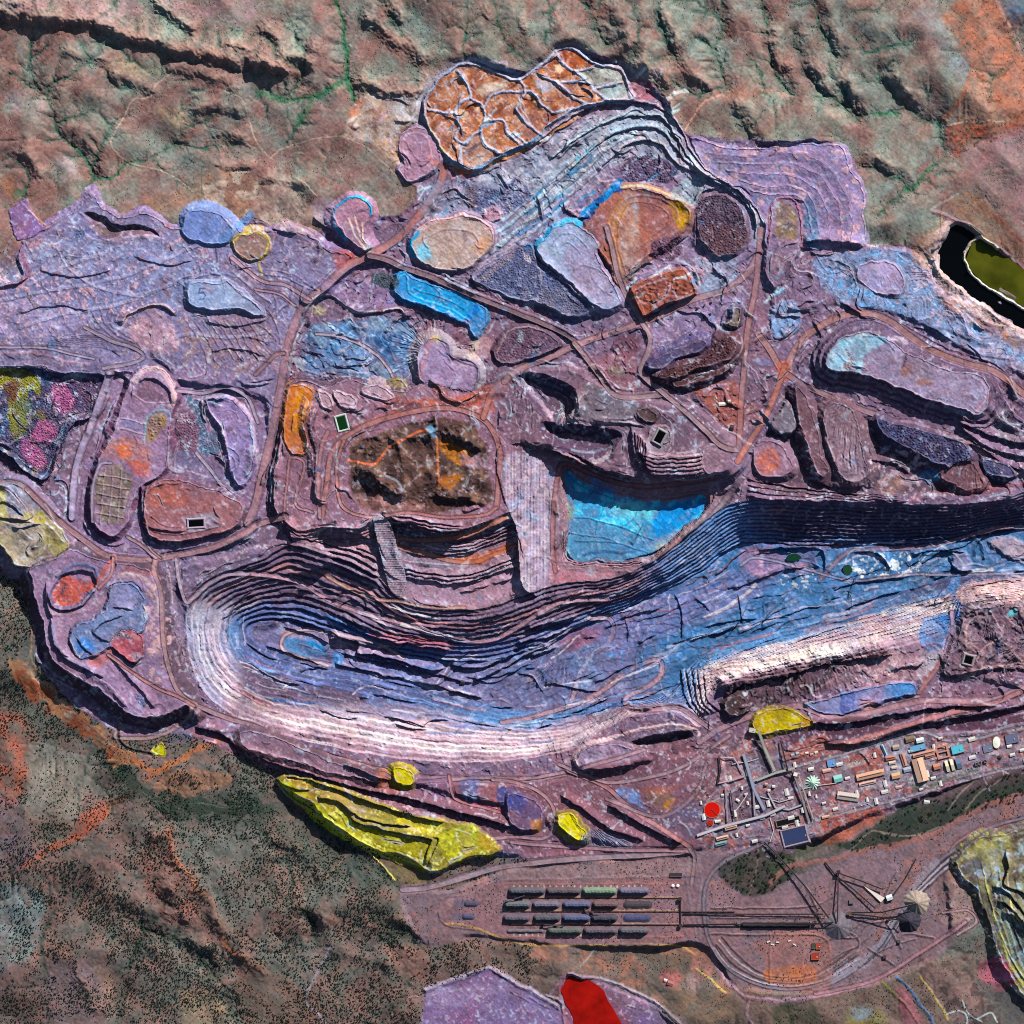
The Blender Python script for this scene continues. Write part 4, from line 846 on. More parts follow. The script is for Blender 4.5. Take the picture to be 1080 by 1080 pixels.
# ================================================================== centre: hollows, spurs and benches north of the blue floor
paint([(520,385),(600,385),(700,400),(790,400),(790,480),(700,520),(590,490),(540,470)], '#715d6c', .85,6,.3)
w = field([(535,398),(560,385),(610,385),(640,410),(700,420),(740,430),(780,480),(740,512),(640,500),(590,478),(548,470),(532,430)], True, 12,1)
H[w.s] += (7 - H[w.s]) * ss(-w.sd / 8)
pit([(543,398),(560,391),(590,400),(610,415),(608,438),(590,448),(560,425)],12,1.0, None, '#5a4c60', '#4d4054', WASTE)
level([(605,430),(612,412),(625,404),(645,414),(670,424),(672,440),(640,444),(600,442)],8.5,3, '#6e6873')
pit([(570,446),(592,446),(640,452),(655,458),(652,470),(640,482),(620,485),(595,478),(576,466)],11,1.0, None, '#5a4a5c', '#4a3c50', WASTE)
H[w.s] += 0
for (a_, b_) in (((540,415),(575,450)),((590,428),(610,452))):
    pass
rills([(535,398),(560,405),(590,440),(580,450),(545,448)],560,380,50,.5); rills([(580,425),(605,435),(612,450),(590,450)],585,420,60,.4); line([(542,402),(556,410),(570,425),(582,442)],4, '#a898a8', .5,.6,1.5); line([(588,432),(598,440),(606,448)],3, '#cdbfc4', .4,.6,1)
line([(600,443),(640,446),(668,446)],3, '#9a8494', .6,.6)
D_KNOB = thing_region('waste_dump', 'small black-green rubble mound just above the lined black reservoir', 'waste dump')
dump([(672,436),(682,430),(692,438),(690,446),(678,445)],12,1.1, '#3f3430', '#3a302e', D_KNOB)
# pad of the reservoir and its wide benches
dump([(683,458),(690,450),(706,452),(708,466),(702,478),(690,480),(680,474)],10,1, '#8a7a86', '#7d6c7c', WASTE)
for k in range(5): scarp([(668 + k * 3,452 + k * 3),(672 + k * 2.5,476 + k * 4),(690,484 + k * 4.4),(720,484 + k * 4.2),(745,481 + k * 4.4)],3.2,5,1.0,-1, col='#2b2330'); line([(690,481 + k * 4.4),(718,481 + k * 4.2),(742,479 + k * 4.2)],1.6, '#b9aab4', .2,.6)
scarp([(664,448),(668,475),(676,495)],6,6,1.4,-1)
D_DOME = thing_region('waste_dump', 'smooth domed mauve waste dump at the road junction south of the workshop village', 'waste dump')
dump([(742,474),(760,468),(775,472),(780,485),(772,496),(755,502),(742,495)],11,.8, '#8d7484', '#806a78', D_DOME)
# benches down to the blue floor
blue = [(596,497),(612,506),(640,519),(680,529),(720,527),(745,525),(742,538),(722,556),(692,582),(682,586),(655,592),(630,588),(605,590),(598,578),(603,552),(599,525)]
w = loft([(566,476),(590,476),(610,482),(645,498),(685,506),(730,506),(765,500),(775,510),(750,535),(700,585),(690,598),(650,604),(600,602),(588,590),(590,540),(586,500)], blue, 0,-17,5,.5, PIT, .5,1, '#8a707c')
s_ = w.s
H[s_] = H[s_]
paint(blue, '#3b93c4', .92,3,.2,1, reg=PIT); speckle(blue, '#62c0de', .15, M8,.85,.25); paint([(650,530),(690,535),(680,548),(650,545)], '#7fd0dc', .7,8,.4); paint([(600,548),(625,548),(690,572),(682,586),(650,591),(604,589)], '#5a84a8', .9,4,.3); paint([(690,540),(742,530),(720,556),(698,575)], '#2a86d0', .8,5,.3)
paint([(700,565),(715,560),(700,578),(690,578)], '#b0a060', .6,4,.5); paint([(598,522),(606,530),(606,545),(600,548)], '#8a7050', .6,3); paint([(620,498),(640,512),(650,520),(630,516)], '#2a7fc4', .6,5,.4)
for p in ([(598,500),(612,512),(640,524),(660,530)],[(600,562),(640,568),(684,584)],[(606,570),(650,572)],[(640,530),(632,548),(628,562)],[(606,546),(628,548),(655,556),(690,570)],[(655,556),(668,548),(672,538)]): line(p, 1.1, '#2e567e', .5,.6)
scarp([(597,556),(598,577),(607,590),(618,592),(632,588),(648,594),(668,590),(682,588)],4,4,1.4,1, col='#26202c'); line([(665,552),(676,565),(686,580),(690,588)],2, '#7fb0c8', .3,.6); line([(672,550),(684,572),(690,584)],1.2, '#a09090', .3,.6)
road([(586,602),(583,575),(584,540),(588,505),(591,492),(600,490),(625,500),(655,510),(690,513),(730,508),(762,502),(778,492),(784,478)],4.5, '#8f4c4e', 8,.3)
for k in range(4): scarp([(574 + k * 4,478 - k * 0),(592 + k * 3,480 + k * 1.5),(612 + k * 2,488 + k * 2),(640,497 + k * 3),(672,505 + k * 1.5)],3.0,4,1.0,-1, col='#241e2a')
road([(799,472),(797,482),(789,495),(770,520),(748,547),(722,570),(696,590),(670,606),(645,624),(625,640)],5, '#84707a', 14); line([(690,590),(715,572),(742,548)],6, '#8f6a60', 0,.5,2)
# ---- roads of the centre
road([(532,402),(548,389),(580,376),(612,362),(650,349),(690,335),(730,316),(765,305),(788,288),(799,270)],6.5, '#94666c', 20)
road([(606,362),(617,375),(632,395),(646,414),(660,419),(690,417),(702,415)],5.5, '#8c6a70', 16, lift=1)
road([(640,240),(646,262),(652,290),(664,318),(680,344),(686,358),(683,374),(676,390),(682,400),(702,416),(725,436),(745,455),(757,467),(772,474),(798,474)],5.5, '#8f7078', 18, lift=1)
road([(803,240),(800,275),(797,305),(790,340),(786,378),(783,412),(781,450),(780,472)],6, '#945f62', 20)
line([(660,280),(672,262),(684,255)],2, '#96747c', .3,.7); line([(630,262),(622,285),(634,305),(652,316),(662,330)],2, '#8d7c90', .3,.7)
# orange heap pad
level([(665,303),(709,285),(722,284),(734,310),(700,322),(682,333),(676,330)],8,3, '#9c5a44', .9,.4); bumps([(670,305),(712,288),(728,310),(684,328)],.9,4.5, None, '#5a3430', .6, seed=22)
scarp([(664,302),(676,332),(684,334)],1.8,4,1,-1); scarp([(665,302),(709,284),(722,283),(735,311)],1.4,4,1,-1); line([(665,303),(709,285),(722,284),(734,310),(700,322),(682,333),(665,303)],1.6, '#a87060', .6,.6,.5, False)
for cx, cy in ((684,314),(713,302),(698,312)): line([(cx + 4 * math.cos(t), cy + 4 * math.sin(t)) for t in np.arange(0,6.4,.8)],1.1, '#c08878', .4,.6)
paint([(728,275),(770,270),(775,295),(742,312)], '#8f9fb8', .75,5,.4); speckle([(728,275),(770,270),(775,295),(742,312)], '#d4b4c8', .35, N8,.8,.2)
paint([(690,345),(720,330),(780,310),(775,340),(745,362),(700,385),(688,370)], '#8a7ea0', .8,5,.3)
D_TWIN = thing_region('waste_dump', 'narrow blue-black waste dump ridge north of the red rubble ridge', 'waste dump')
dump([(690,380),(705,372),(725,363),(740,359),(744,364),(735,370),(712,380),(698,388),(686,388)],12,1.1, '#3c3a5a', '#47446a', D_TWIN)
D_RED = thing_region('waste_dump', 'long rough red-brown rubble waste dump ridge west of the red-brown road', 'waste dump')
dump([(695,397),(710,388),(732,381),(750,372),(760,359),(770,357),(776,366),(770,378),(755,385),(735,388),(715,398),(700,400)],14,1, '#50302e', '#472c2c', D_RED, rough=.8)
bumps([(695,397),(732,381),(762,357),(776,366),(755,385),(715,398)],1.0,2.6, None, '#2e1c1c', .6, seed=23); dump([(712,402),(735,395),(760,388),(768,384),(766,392),(740,402),(716,407)],10,1, '#4f3234', '#3c2a30', WASTE)
dump([(773,325),(780,325),(781,332),(777,343),(768,342),(770,336)],9,1.4, '#77694f', '#54485a', WASTE); line([(770,338),(765,342),(770,345),(777,345),(780,335)],1.5, '#d6cfc4', .3,.8)
paint([(647,358),(668,350),(675,368),(656,380)], '#5f3840', .8,4,.3); paint([(630,380),(672,372),(668,400),(672,410),(650,412)], '#8a6068', .7,3,.3); paint([(640,390),(650,384),(660,392),(652,398)], '#77705a', .7,2); scarp([(632,382),(645,402),(655,410)],3,5,1.2,1)
for k in range(5): line([(646 + k * 5,366 - k * 2),(652 + k * 5,374 - k * 2)],1, '#3f2830', .6,.7)
paint([(734,410),(776,404),(778,448),(756,442),(742,425)], '#955a4c', .85,3,.3,.6)
for p in ([(734,410),(742,425),(756,440),(770,452),(778,452)],[(740,408),(778,404)],[(757,405),(758,442)],[(772,405),(772,445)],[(742,418),(776,416)],[(752,434),(777,432)]): line(p, 1.2, '#7a4844', .3,.6)
paint([(765,435),(800,430),(800,470),(780,468)], '#8a5a56', .6,5,.4)
# ================================================================== the great pit
crest = [(196,662),(197,640),(203,624),(220,611),(248,600),(275,590),(303,576),(330,580),(365,592),(395,606),(424,634),(450,642),(500,643),(545,631),(590,616),(640,611),(668,602),(700,585),(740,552),(768,532),(800,527),(860,528),(950,532),(1010,532),(1060,527),(1130,520),(1130,650),(1060,626),(1018,632),(1006,655),(985,672),(920,690),(860,704),(800,716),(762,722),(748,740),(738,766),(715,752),(680,752),(640,768),(610,788),(560,800),(500,804),(430,801),(350,788),(280,770),(240,752),(214,728),(200,697)]
floor = [(264,662),(290,657),(330,668),(380,684),(430,694),(500,702),(560,690),(600,672),(640,653),(690,630),(740,606),(784,576),(850,578),(940,578),(1010,572),(1060,562),(1130,556),(1130,600),(1060,602),(1000,610),(950,626),(880,648),(800,670),(745,688),(722,712),(700,734),(640,742),(580,750),(520,744),(440,722),(370,704),(300,688),(268,674)]
level([(190,600),(250,585),(300,570),(340,575),(340,600),(260,620),(205,660)],3,8)
w = loft(crest, floor, 0,-31,12,.42, PIT, .45,.6, None, 160, put='rel')
s_ = w.s; t_ = w.t; xx = X[s_]; yy = Y[s_]; southw = ss((yy - (640 + 90 * (xx < 735) - (xx - 735) * .12 * (xx > 735))) / 40)
inn = w.ins
# strata: colour changes with depth; north wall darkened to deepen its shade
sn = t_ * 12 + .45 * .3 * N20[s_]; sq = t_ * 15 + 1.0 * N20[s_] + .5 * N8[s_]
north_col = lin('#564a5c'); band = lambda lo, hi, so=1.5: ss((sq - lo) / so) * ss((hi - sq) / so)
cN = np.ones(xx.shape + (1,)) * north_col
def lay(c, k): 
    global cN
    cN = cN * (1 - k[..., None]) + lin(c) * k[..., None]
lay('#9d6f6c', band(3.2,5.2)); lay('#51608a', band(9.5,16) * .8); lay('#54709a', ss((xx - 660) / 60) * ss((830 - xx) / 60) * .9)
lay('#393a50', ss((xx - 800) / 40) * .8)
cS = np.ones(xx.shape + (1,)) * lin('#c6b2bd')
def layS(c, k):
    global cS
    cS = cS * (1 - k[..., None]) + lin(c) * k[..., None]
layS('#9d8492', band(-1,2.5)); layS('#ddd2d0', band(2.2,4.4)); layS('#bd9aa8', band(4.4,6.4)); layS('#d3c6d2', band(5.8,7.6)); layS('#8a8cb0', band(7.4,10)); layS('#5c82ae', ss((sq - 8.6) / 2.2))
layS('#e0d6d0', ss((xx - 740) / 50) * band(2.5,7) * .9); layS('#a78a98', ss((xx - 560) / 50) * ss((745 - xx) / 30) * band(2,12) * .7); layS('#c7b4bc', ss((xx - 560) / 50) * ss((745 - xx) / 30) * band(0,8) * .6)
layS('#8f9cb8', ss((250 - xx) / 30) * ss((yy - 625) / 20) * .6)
frb = sn - np.floor(sn); lit_berm = ss((frb - .40) / .12) * ss((1.02 - frb) / .08)
cN = cN * (1 + 1.15 * (lit_berm - .3))[..., None]  # north wall berms painted lighter, faces darker, as if sun caught the berms
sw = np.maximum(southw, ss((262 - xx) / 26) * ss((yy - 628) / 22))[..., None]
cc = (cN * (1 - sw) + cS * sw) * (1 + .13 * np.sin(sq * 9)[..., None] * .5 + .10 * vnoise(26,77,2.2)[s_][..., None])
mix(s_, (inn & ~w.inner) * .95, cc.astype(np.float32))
# floor
fc = np.ones(xx.shape + (1,)) * lin('#6c6a8c'); kE = ss((xx - 640) / 80)[..., None]
fc = fc * (1 - kE) + lin('#48709b') * kE; kk = np.clip(.5 * N20[s_] + .6 * M8[s_],0,1)[..., None]; fc = fc * (1 - kk * .6) + lin('#7d86ac') * kk * .6
mix(s_, w.inner * .95, fc.astype(np.float32))
w2 = field([(270,660),(430,690),(600,670),(784,572),(1130,552),(1130,620),(960,640),(800,690),(640,750),(440,730)], True, 8,1)
sl_ = (.3 * X + Y)[w2.s] * .10 + .5 * N20[w2.s] + 1.2 * N60[w2.s]; f_ = sl_ - np.floor(sl_)
H[w2.s] += ss(-w2.sd / 8) * (.6 * (f_ - ss((f_ - .78) / .2)) + .9 * N20[w2.s] + .35 * N8[w2.s])
# west floor detail
paint([(300,672),(325,670),(348,680),(345,692),(320,695),(302,690)], '#4f83b4', .8,3,.3); paint([(322,672),(344,674),(345,684),(326,682)], '#3a8cc8', .8,2,.3); paint([(345,676),(375,680),(377,690),(348,690)], '#6a5a78', .7,2); paint([(295,668),(305,662),(330,664),(390,675),(420,690),(400,690),(340,680)], '#a68794', .6,4,.3)
road([(425,694),(395,678),(350,668),(320,664),(300,670),(297,684),(310,692),(345,702)],3.4, '#b3969f', 7,.4)
paint([(390,668),(430,668),(475,680),(470,687),(430,682),(400,676)], '#a25a60', .75,3,.3)
for p, h in (([(345,673),(376,677),(377,690),(400,692),(430,700),(455,708),(470,705)],4),([(395,672),(415,678),(440,682),(475,686)],3),([(474,702),(500,706),(520,700),(545,690)],3.5),([(500,720),(530,705),(560,690),(580,680)],3),([(360,690),(385,696),(420,702),(470,715),(500,722)],2),([(350,700),(400,712),(450,722),(510,738)],2.2),([(555,665),(590,655),(610,650)],4),([(545,680),(580,672),(600,664)],3),([(560,695),(575,688),(590,684)],3)):
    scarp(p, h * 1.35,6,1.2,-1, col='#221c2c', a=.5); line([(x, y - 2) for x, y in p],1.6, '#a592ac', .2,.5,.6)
paint([(475,682),(540,672),(545,690),(500,702),(474,700)], '#5c6590', .8,4,.3); paint([(380,688),(460,705),(455,712),(400,702)], '#5f5676', .7,4,.3); paint([(350,690),(362,688),(360,700),(350,702)], '#3f86c4', .7,3)
paint([(505,715),(560,690),(600,680),(620,690),(600,735),(560,740)], '#5c6488', .7,6,.4); paint([(595,672),(640,660),(630,675),(600,690)], '#96586a', .6,6,.5)
for k in range(9): scarp([(557 + k * 5,730 - k),(563 + k * 5,714 - k * 2),(568 + k * 5,704 - k * 2)],1.8,3,1,-1)
# ramps threading the north wall
road([(262,605),(290,608),(318,615),(345,632),(380,646),(420,656),(460,668),(490,676),(520,675),(545,662),(580,640),(600,634),(640,632)],4, '#a98490', 26,.4, PIT)
road([(345,608),(370,622),(395,632),(420,634),(450,640),(490,641)],3, '#a5806e', 20,.3, PIT)
# south-east ramp hairpins
road([(622,652),(642,652),(648,662),(642,677),(624,692),(612,712),(604,738),(600,744)],5, '#9a8494', 14,.5, PIT)
road([(530,762),(560,757),(590,748),(620,738),(645,722),(662,708),(690,696),(699,700),(698,712),(685,724),(664,734),(660,742),(668,748),(690,748),(715,746),(735,758),(752,770)],5, '#9c7c86', 12,.5, PIT)
paint([(600,692),(640,680),(650,700),(615,730)], '#5f7298', .7,8,.4); speckle([(640,650),(720,640),(740,680),(650,720)], '#3c6a9c', .1, M8,.7,.3)
# white rock shoulder above the plum hill
sh = [(738,708),(760,698),(800,684),(850,672),(900,655),(950,640),(990,630),(1005,634),(1000,650),(960,658),(900,672),(850,688),(800,700),(760,712),(740,722)]
paint(sh, '#cfc3be', .8,5,.5); speckle(sh, '#a58a98', .1, vnoise(22,55,2.2),.7,.3); stripes([(735,700),(860,665),(1000,626),(1008,660),(920,685),(800,712),(742,728)],-14,3.6,.9)
for k in range(5): scarp([(718 + k * 6,705 + k * .5),(720 + k * 6,722),(724 + k * 6,740),(738 + k * 6,756 - k)],3,4,1.1,-1, col='#241e28'); 
for k in range(4): line([(722 + k * 6,706),(724 + k * 6,722),(728 + k * 6,740)],1.6, '#c8bcc0', .2,.7)
paint([(850,665),(930,650),(980,650),(975,690),(940,700),(900,690)], '#a08a9a', .7,8,.5); 
D_PLUM = thing_region('waste_dump', 'dark plum-brown shaded slope of waste on the south rim behind the white rock band', 'waste dump')
ridge([(752,728),(772,716),(800,707),(840,697),(885,686),(925,680),(945,680)],10,9,26); paint([(762,730),(775,718),(800,711),(850,699),(900,688),(938,686),(915,708),(872,727),(820,742),(785,757),(764,750)], '#503e44', .95,4,.25, reg=D_PLUM); speckle([(770,722),(900,690),(910,708),(800,745)], '#33272b', .0, M8,.7,.4); line([(905,700),(880,715),(860,728)],2, '#8d7480', .3,.7)
rills([(765,720),(830,705),(910,690),(920,705),(870,740),(800,760),(765,750)],830,560,120,.5); dump([(764,742),(775,734),(786,738),(784,750),(770,754)],7,1, '#40322e', '#3a2e2c', WASTE, maxd=8)
paint([(900,690),(975,690),(965,720),(920,722),(870,725),(880,708)], '#8f7078', .7,5,.4); speckle([(900,690),(975,690),(965,720),(900,722)], '#c0a8b0', .2, N4,.7,.2)
# knob between pit rim and road
D_KN2 = thing_region('waste_dump', 'lavender hummock of waste with a black sheer south face on the pit rim', 'waste dump')
dump([(608,800),(622,787),(640,784),(660,788),(680,792),(675,800),(655,808),(630,812),(612,812)],9,1, '#93809a', '#7c6a7c', D_KN2, rough=1, maxd=8)
line([(608,806),(606,796),(620,785),(645,778),(675,770),(710,764),(734,770),(736,780)],4, '#cdb2b4', 1.0,.7,1); pit([(668,780),(700,773),(725,770),(730,780),(712,788),(690,792),(670,790)],9,1.3, None, '#4a3a40', '#6a5560', WASTE); scarp([(612,808),(640,812),(680,806),(690,800)],5,6,1.3,-1)
# east floor: pools, white salts, hummocks
paint([(640,655),(780,600),(800,590),(810,620),(740,655),(650,690)], '#75719a', .7,12,.4); paint([(780,582),(800,576),(830,590),(815,610),(785,600)], '#a07a94', .7,5,.3); paint([(820,588),(855,580),(865,592),(850,605),(825,602)], '#77688c', .7,4,.3)
speckle([(905,588),(935,586),(938,610),(915,612),(900,602)], '#dde2e2', .0, N4 + .5 * N2,.9,.3); speckle([(942,590),(965,584),(970,602),(945,608)], '#d5dce0', .0, M4 + .5 * M2,.9,.3); speckle([(825,608),(860,608),(865,618),(830,618)], '#c8ccd4', .25, N2,.9,.15)
for p, h in (([(800,580),(830,578),(866,580),(872,595),(868,605)],3),([(868,602),(862,590),(870,578)],3),([(905,580),(930,586),(938,598),(936,606)],4),([(958,600),(970,590),(975,580)],3),([(985,612),(1000,605),(1010,595)],3),([(880,625),(900,615),(930,612),(960,608)],2.5),([(960,585),(990,580),(1020,583)],3),([(1000,585),(1010,600),(1030,605)],3)):
    scarp(p, h, 6,1.3,-1)
paint([(1005,588),(1015,581),(1024,588),(1026,600),(1012,602)], '#8f8aa8', .8,4, h=2.5); paint([(1045,570),(1065,566),(1085,575),(1085,590),(1060,585)], '#a8949c', .8,5, h=3)
road([(866,612),(876,600),(890,586),(905,580),(960,578),(1000,572),(1040,560),(1060,556),(1120,556)],4, '#75667c', 16,.35, PIT)
road([(782,596),(800,588),(850,600),(900,612),(960,606),(1000,606),(1080,604)],3, '#7f86a4', 16,.35, PIT)
line([(1010,610),(1006,625),(1012,645),(1004,662)],7, '#5a7aa8', 0,.7,2)
# blue spill through the rim
paint([(972,658),(985,650),(1005,652),(1008,665),(998,685),(985,690),(972,680)], '#5a82b4', .85,4,.3); paint([(985,648),(1010,642),(1010,655),(990,655)], '#4472b0', .8,3,.3); line([(985,652),(998,665),(995,690)],2, '#4a6ca4', .5,.7); paint([(972,690),(995,685),(995,700),(978,712),(968,715)], '#b0a4ae', .7,4,.4)
road([(1004,645),(1004,665),(996,690),(986,708),(968,730)],4, '#8d6f8a', 14); line([(990,700),(978,718),(966,732)],5, '#a0604f', 0,.6,1.5)
paint([(1012,622),(1040,612),(1130,612),(1130,645),(1060,640),(1018,638)], '#c7a4a4', .85,5,.4); speckle([(1012,622),(1130,612),(1130,645),(1018,638)], '#d8c8c0', .2, N4,.7,.3)
stripes([(1015,612),(1130,605),(1130,642),(1020,636)],-5,3.5,.7)
EBR = thing_region('waste_dump', 'rugged brown hill of waste around the small square reservoir', 'waste dump')
dump([(1020,645),(1050,640),(1130,645),(1130,700),(1050,705),(1000,712),(996,700),(1012,670)],5,.8, '#6b5560', '#5c4a54', EBR, rough=1.6, maxd=10)
terr([(1016,640),(1130,640),(1130,712),(1000,715)],20,6,1.8,909); speckle([(1016,640),(1130,640),(1130,712),(1000,715)], '#a08a90', .3, N8,.6,.25); speckle([(1016,640),(1130,640),(1130,712),(1000,715)], '#3e3036', .2, M8,.6,.3)
for p in ([(1022,634),(1030,648),(1020,660),(1018,690)],[(1042,640),(1052,660),(1056,672),(1040,680),(1030,695)],[(1060,650),(1075,662),(1085,660)],[(1018,718),(1036,705),(1060,702),(1080,700)]): line(p, 2, '#b49a9c', .5,.6,.8)
paint([(1064,643),(1072,643),(1071,649),(1063,650)], '#6fc0cc', .9,1)
# ================================================================== east: ring road, oval tiered dump, tailings dam
paint([(800,270),(870,262),(960,262),(990,300),(1060,345),(1130,365),(1130,520),(780,525),(780,470),(820,400)], '#75647c', .85,8,.3)
paint([(865,270),(955,265),(985,300),(1040,345),(1130,362),(1130,395),(1060,385),(1000,360),(960,335),(900,320),(870,305)], '#809ac0', .85,8,.3); speckle([(865,270),(985,290),(1130,365),(1130,395),(1000,360)], '#b9b0c8', .15, N8,.7,.3); speckle([(860,275),(960,270),(1000,330),(900,320)], '#5a8cbc', .25, M8,.7,.3)
w = field([(850,262),(960,262),(985,298),(1040,342),(1130,362),(1130,410),(1040,385),(960,340),(880,325),(810,330)], True, 14,1); H[w.s] += (3 - H[w.s]) * ss(-w.sd / 6)
terr([(850,265),(960,262),(1130,362),(1130,410),(960,340),(810,330)],16,5,.7,931)
D_ROSE = thing_region('waste_dump', 'pale pink fluted waste dump spilling over a blue slope below the tailings dam', 'waste dump')
dump([(905,282),(925,275),(945,280),(955,295),(950,310),(935,312),(915,305),(903,295)],6,.6, '#a794b4', '#93a0c0', D_ROSE); rills([(890,290),(970,295),(970,325),(920,330)],925,270,30,.14)
for p in ([(980,345),(1000,348),(1022,358)],[(1015,368),(1040,375),(1070,380)],[(990,362),(1005,370)]): line(p, 3, '#5a6480', .6,.6,1)
line([(1018,368),(1045,372),(1065,382),(1072,398)],5, '#a59ab4', .6,.6,1.2)
paint([(812,325),(835,318),(845,340),(838,352),(818,355)], '#7d9cc4', .85,4,.3, h=1.5); line([(810,345),(816,358),(830,358),(842,348)],1.4, '#3c4664', .6,.7); speckle([(812,325),(840,320),(842,352),(815,354)], '#c0b8d0', .4, N4,.8,.2)
speckle([(870,270),(905,290),(890,310),(860,300)], '#3c5472', .1, M4,.7,.3)
# tailings dam pond
paint([(968,262),(985,245),(1000,232),(1012,236),(1004,250),(995,268),(1003,290),(1022,308),(1055,332),(1080,346),(1130,366),(1130,380),(1080,356),(1040,338),(1010,320),(988,300),(975,280)], '#c6aeaa', .92,4,.2, reg=WASTE)
paint([(985,302),(1010,322),(1040,340),(1090,362),(1130,376),(1130,390),(1080,370),(1030,345),(1000,325)], '#8d6448', .75,4,.5); paint([(960,262),(985,240),(990,225),(998,228),(985,255),(975,285)], '#a5836c', .7,4,.4); speckle([(970,300),(1040,340),(1130,378),(1080,368),(1000,325)], '#4a4038', .35, N2,.8,.1)
lake = [(988,272),(996,250),(1008,236),(1020,240),(1034,249),(1060,268),(1090,292),(1130,320),(1130,372),(1080,348),(1050,331),(1022,311),(998,292)]
level(lake, -4.2,5); 
line([(985,223),(1005,232),(1030,248),(1060,268),(1085,288),(1130,318)],4, '#93707a', 1.0,.85,.8); line([(1020,205),(1035,220),(1055,235),(1075,252),(1095,268)],3, '#a8523a', 0,.6,1.5)
paint([(1000,215),(1030,205),(1070,250),(1100,285),(1060,262),(1025,238)], '#8d6650', .6,6,.4); line([(983,220),(995,212),(1010,206)],3, '#a8a8a0', .0,.5,1); line([(1022,285),(1017,270),(1026,254),(1036,250),(1052,262)],3, '#d0c8b4', 3.6,.9,.8); line([(1022,285),(1036,299),(1055,310),(1080,325),(1130,345)],3, '#cfd0c8', 3.6,.9,.8)
# ring road
D_TIER = thing_region('waste_dump', 'large oval tiered waste dump with pale blue west end, ringed by a red-brown road', 'waste dump')
oval = [(871,384),(876,368),(890,354),(908,350),(926,352),(942,362),(962,374),(985,384),(1010,392),(1032,396),(1042,408),(1042,426),(1032,438),(1012,432),(985,424),(955,412),(925,400),(900,394),(884,392)]
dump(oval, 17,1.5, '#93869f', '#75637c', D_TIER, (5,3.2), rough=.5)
paint([(872,384),(878,368),(892,355),(926,353),(934,360),(912,375),(908,392),(888,392)], '#8cbcd0', .85,4,.35); speckle([(876,370),(912,352),(910,390),(885,392)], '#b9c8cc', .15, N4,.8,.2); paint([(945,390),(965,382),(985,390),(980,408),(955,402)], '#7a6c74', .6,5,.4); paint([(952,384),(960,386),(956,398),(950,394)], '#9c6a54', .6,3); paint([(968,402),(984,404),(982,408),(968,408)], '#8d5c4c', .7,2)
line([(912,396),(935,385),(958,370)],1.6, '#7f7088', .3,.7); line([(910,355),(928,356),(942,370)],1.6, '#5a7a90', .4,.6); line([(922,352),(936,362),(943,372)],1.2, '#4c5c70', .4,.6); line([(1025,398),(1036,405),(1039,420),(1030,434)],2, '#bca0b4', .4,.6); paint([(990,425),(1030,440),(1040,425),(1034,440),(1010,436)], '#9cb0cc', .5,3)
for k in range(3): line([(876 - k * 6,352 - k * 5),(900 - k * 2,338 - k * 4),(925 + k * 2,340 - k * 4),(955 + k * 3,357 - k * 5),(1000 + k * 3,380 - k * 5),(1040 + k * 5,392 - k * 4),(1058 + k * 5,410 - k * 2)],1.2, '#3c3448', .6,.6)
road([(800,352),(812,368),(826,390),(836,374),(848,356),(866,343),(888,333),(915,330),(938,338),(958,353),(985,370),(1015,382),(1045,390),(1065,402),(1085,418),(1130,440)],7, '#94625f', 18)
road([(826,391),(845,404),(875,418),(905,430),(935,441),(965,450),(1000,458),(1025,470),(1050,488),(1075,500),(1130,515)],6, '#84646e', 18)
road([(828,385),(822,405),(812,430),(800,452),(788,470),(778,486)],6, '#a2543c', 14); paint([(818,382),(832,382),(834,396),(822,402)], '#a8563c', .7,5,.3)
for p in ([(1050,400),(1062,425),(1075,440),(1100,455)],[(1046,425),(1055,440),(1075,452),(1110,465)],[(1060,395),(1072,415),(1090,430),(1120,440)]): scarp(p, 3,6,1.2,1)
paint([(1052,430),(1065,440),(1080,462),(1060,465),(1048,450)], '#6f6f70', .5,5,.4); scarp([(1000,468),(1030,470),(1060,490),(1100,500)],4,6,1.3,-1); scarp([(1010,445),(1040,458),(1070,466),(1130,470)],6,6,1.5,-1); scarp([(1010,452),(1040,470),(1070,480),(1130,485)],5,6,1.5,-1)
# valley and spurs between ring road and the pit
w = field([(830,405),(870,425),(925,442),(975,460),(1030,478),(1060,500),(1060,520),(960,528),(850,528),(800,515),(790,490),(815,440)], True, 12,1); H[w.s] += (-6 - H[w.s]) * ss(-w.sd / 10)
mix(w.s, ss(-w.sd / 4) * .8, '#594752')
level([(814,448),(822,434),(830,422),(840,446),(834,458),(820,456)],4,3, '#75707c')
D_SPUR = thing_region('waste_dump', 'curved mauve spur of waste with rounded crest in the dark valley', 'waste dump')
dump([(868,434),(878,426),(892,428),(902,440),(908,458),(912,480),(914,498),(905,508),(890,506),(880,490),(872,462)],8,.85, '#84707c', '#6a5660', D_SPUR, rough=.6)
rills([(848,425),(900,425),(930,500),(900,520),(850,500)],900,400,60,.5); line([(872,440),(870,460),(878,480),(884,492)],2, '#a08c98', .8,.6)
D_SPUR2 = thing_region('waste_dump', 'plum spur of waste descending beside the curved mauve spur', 'waste dump')
dump([(838,408),(848,414),(858,440),(866,475),(872,498),(862,500),(852,470),(842,440)],6,.9, '#6b525c', '#5a4450', D_SPUR2)
D_BB = thing_region('waste_dump', 'blue-black waste dump crowded with tipped heaps above a sheer shaded edge', 'waste dump')
dump([(924,442),(945,446),(975,454),(1005,462),(1020,472),(1022,486),(1005,492),(985,488),(965,478),(945,465),(930,458)],8,1.2, '#3d4060', '#443c54', D_BB)
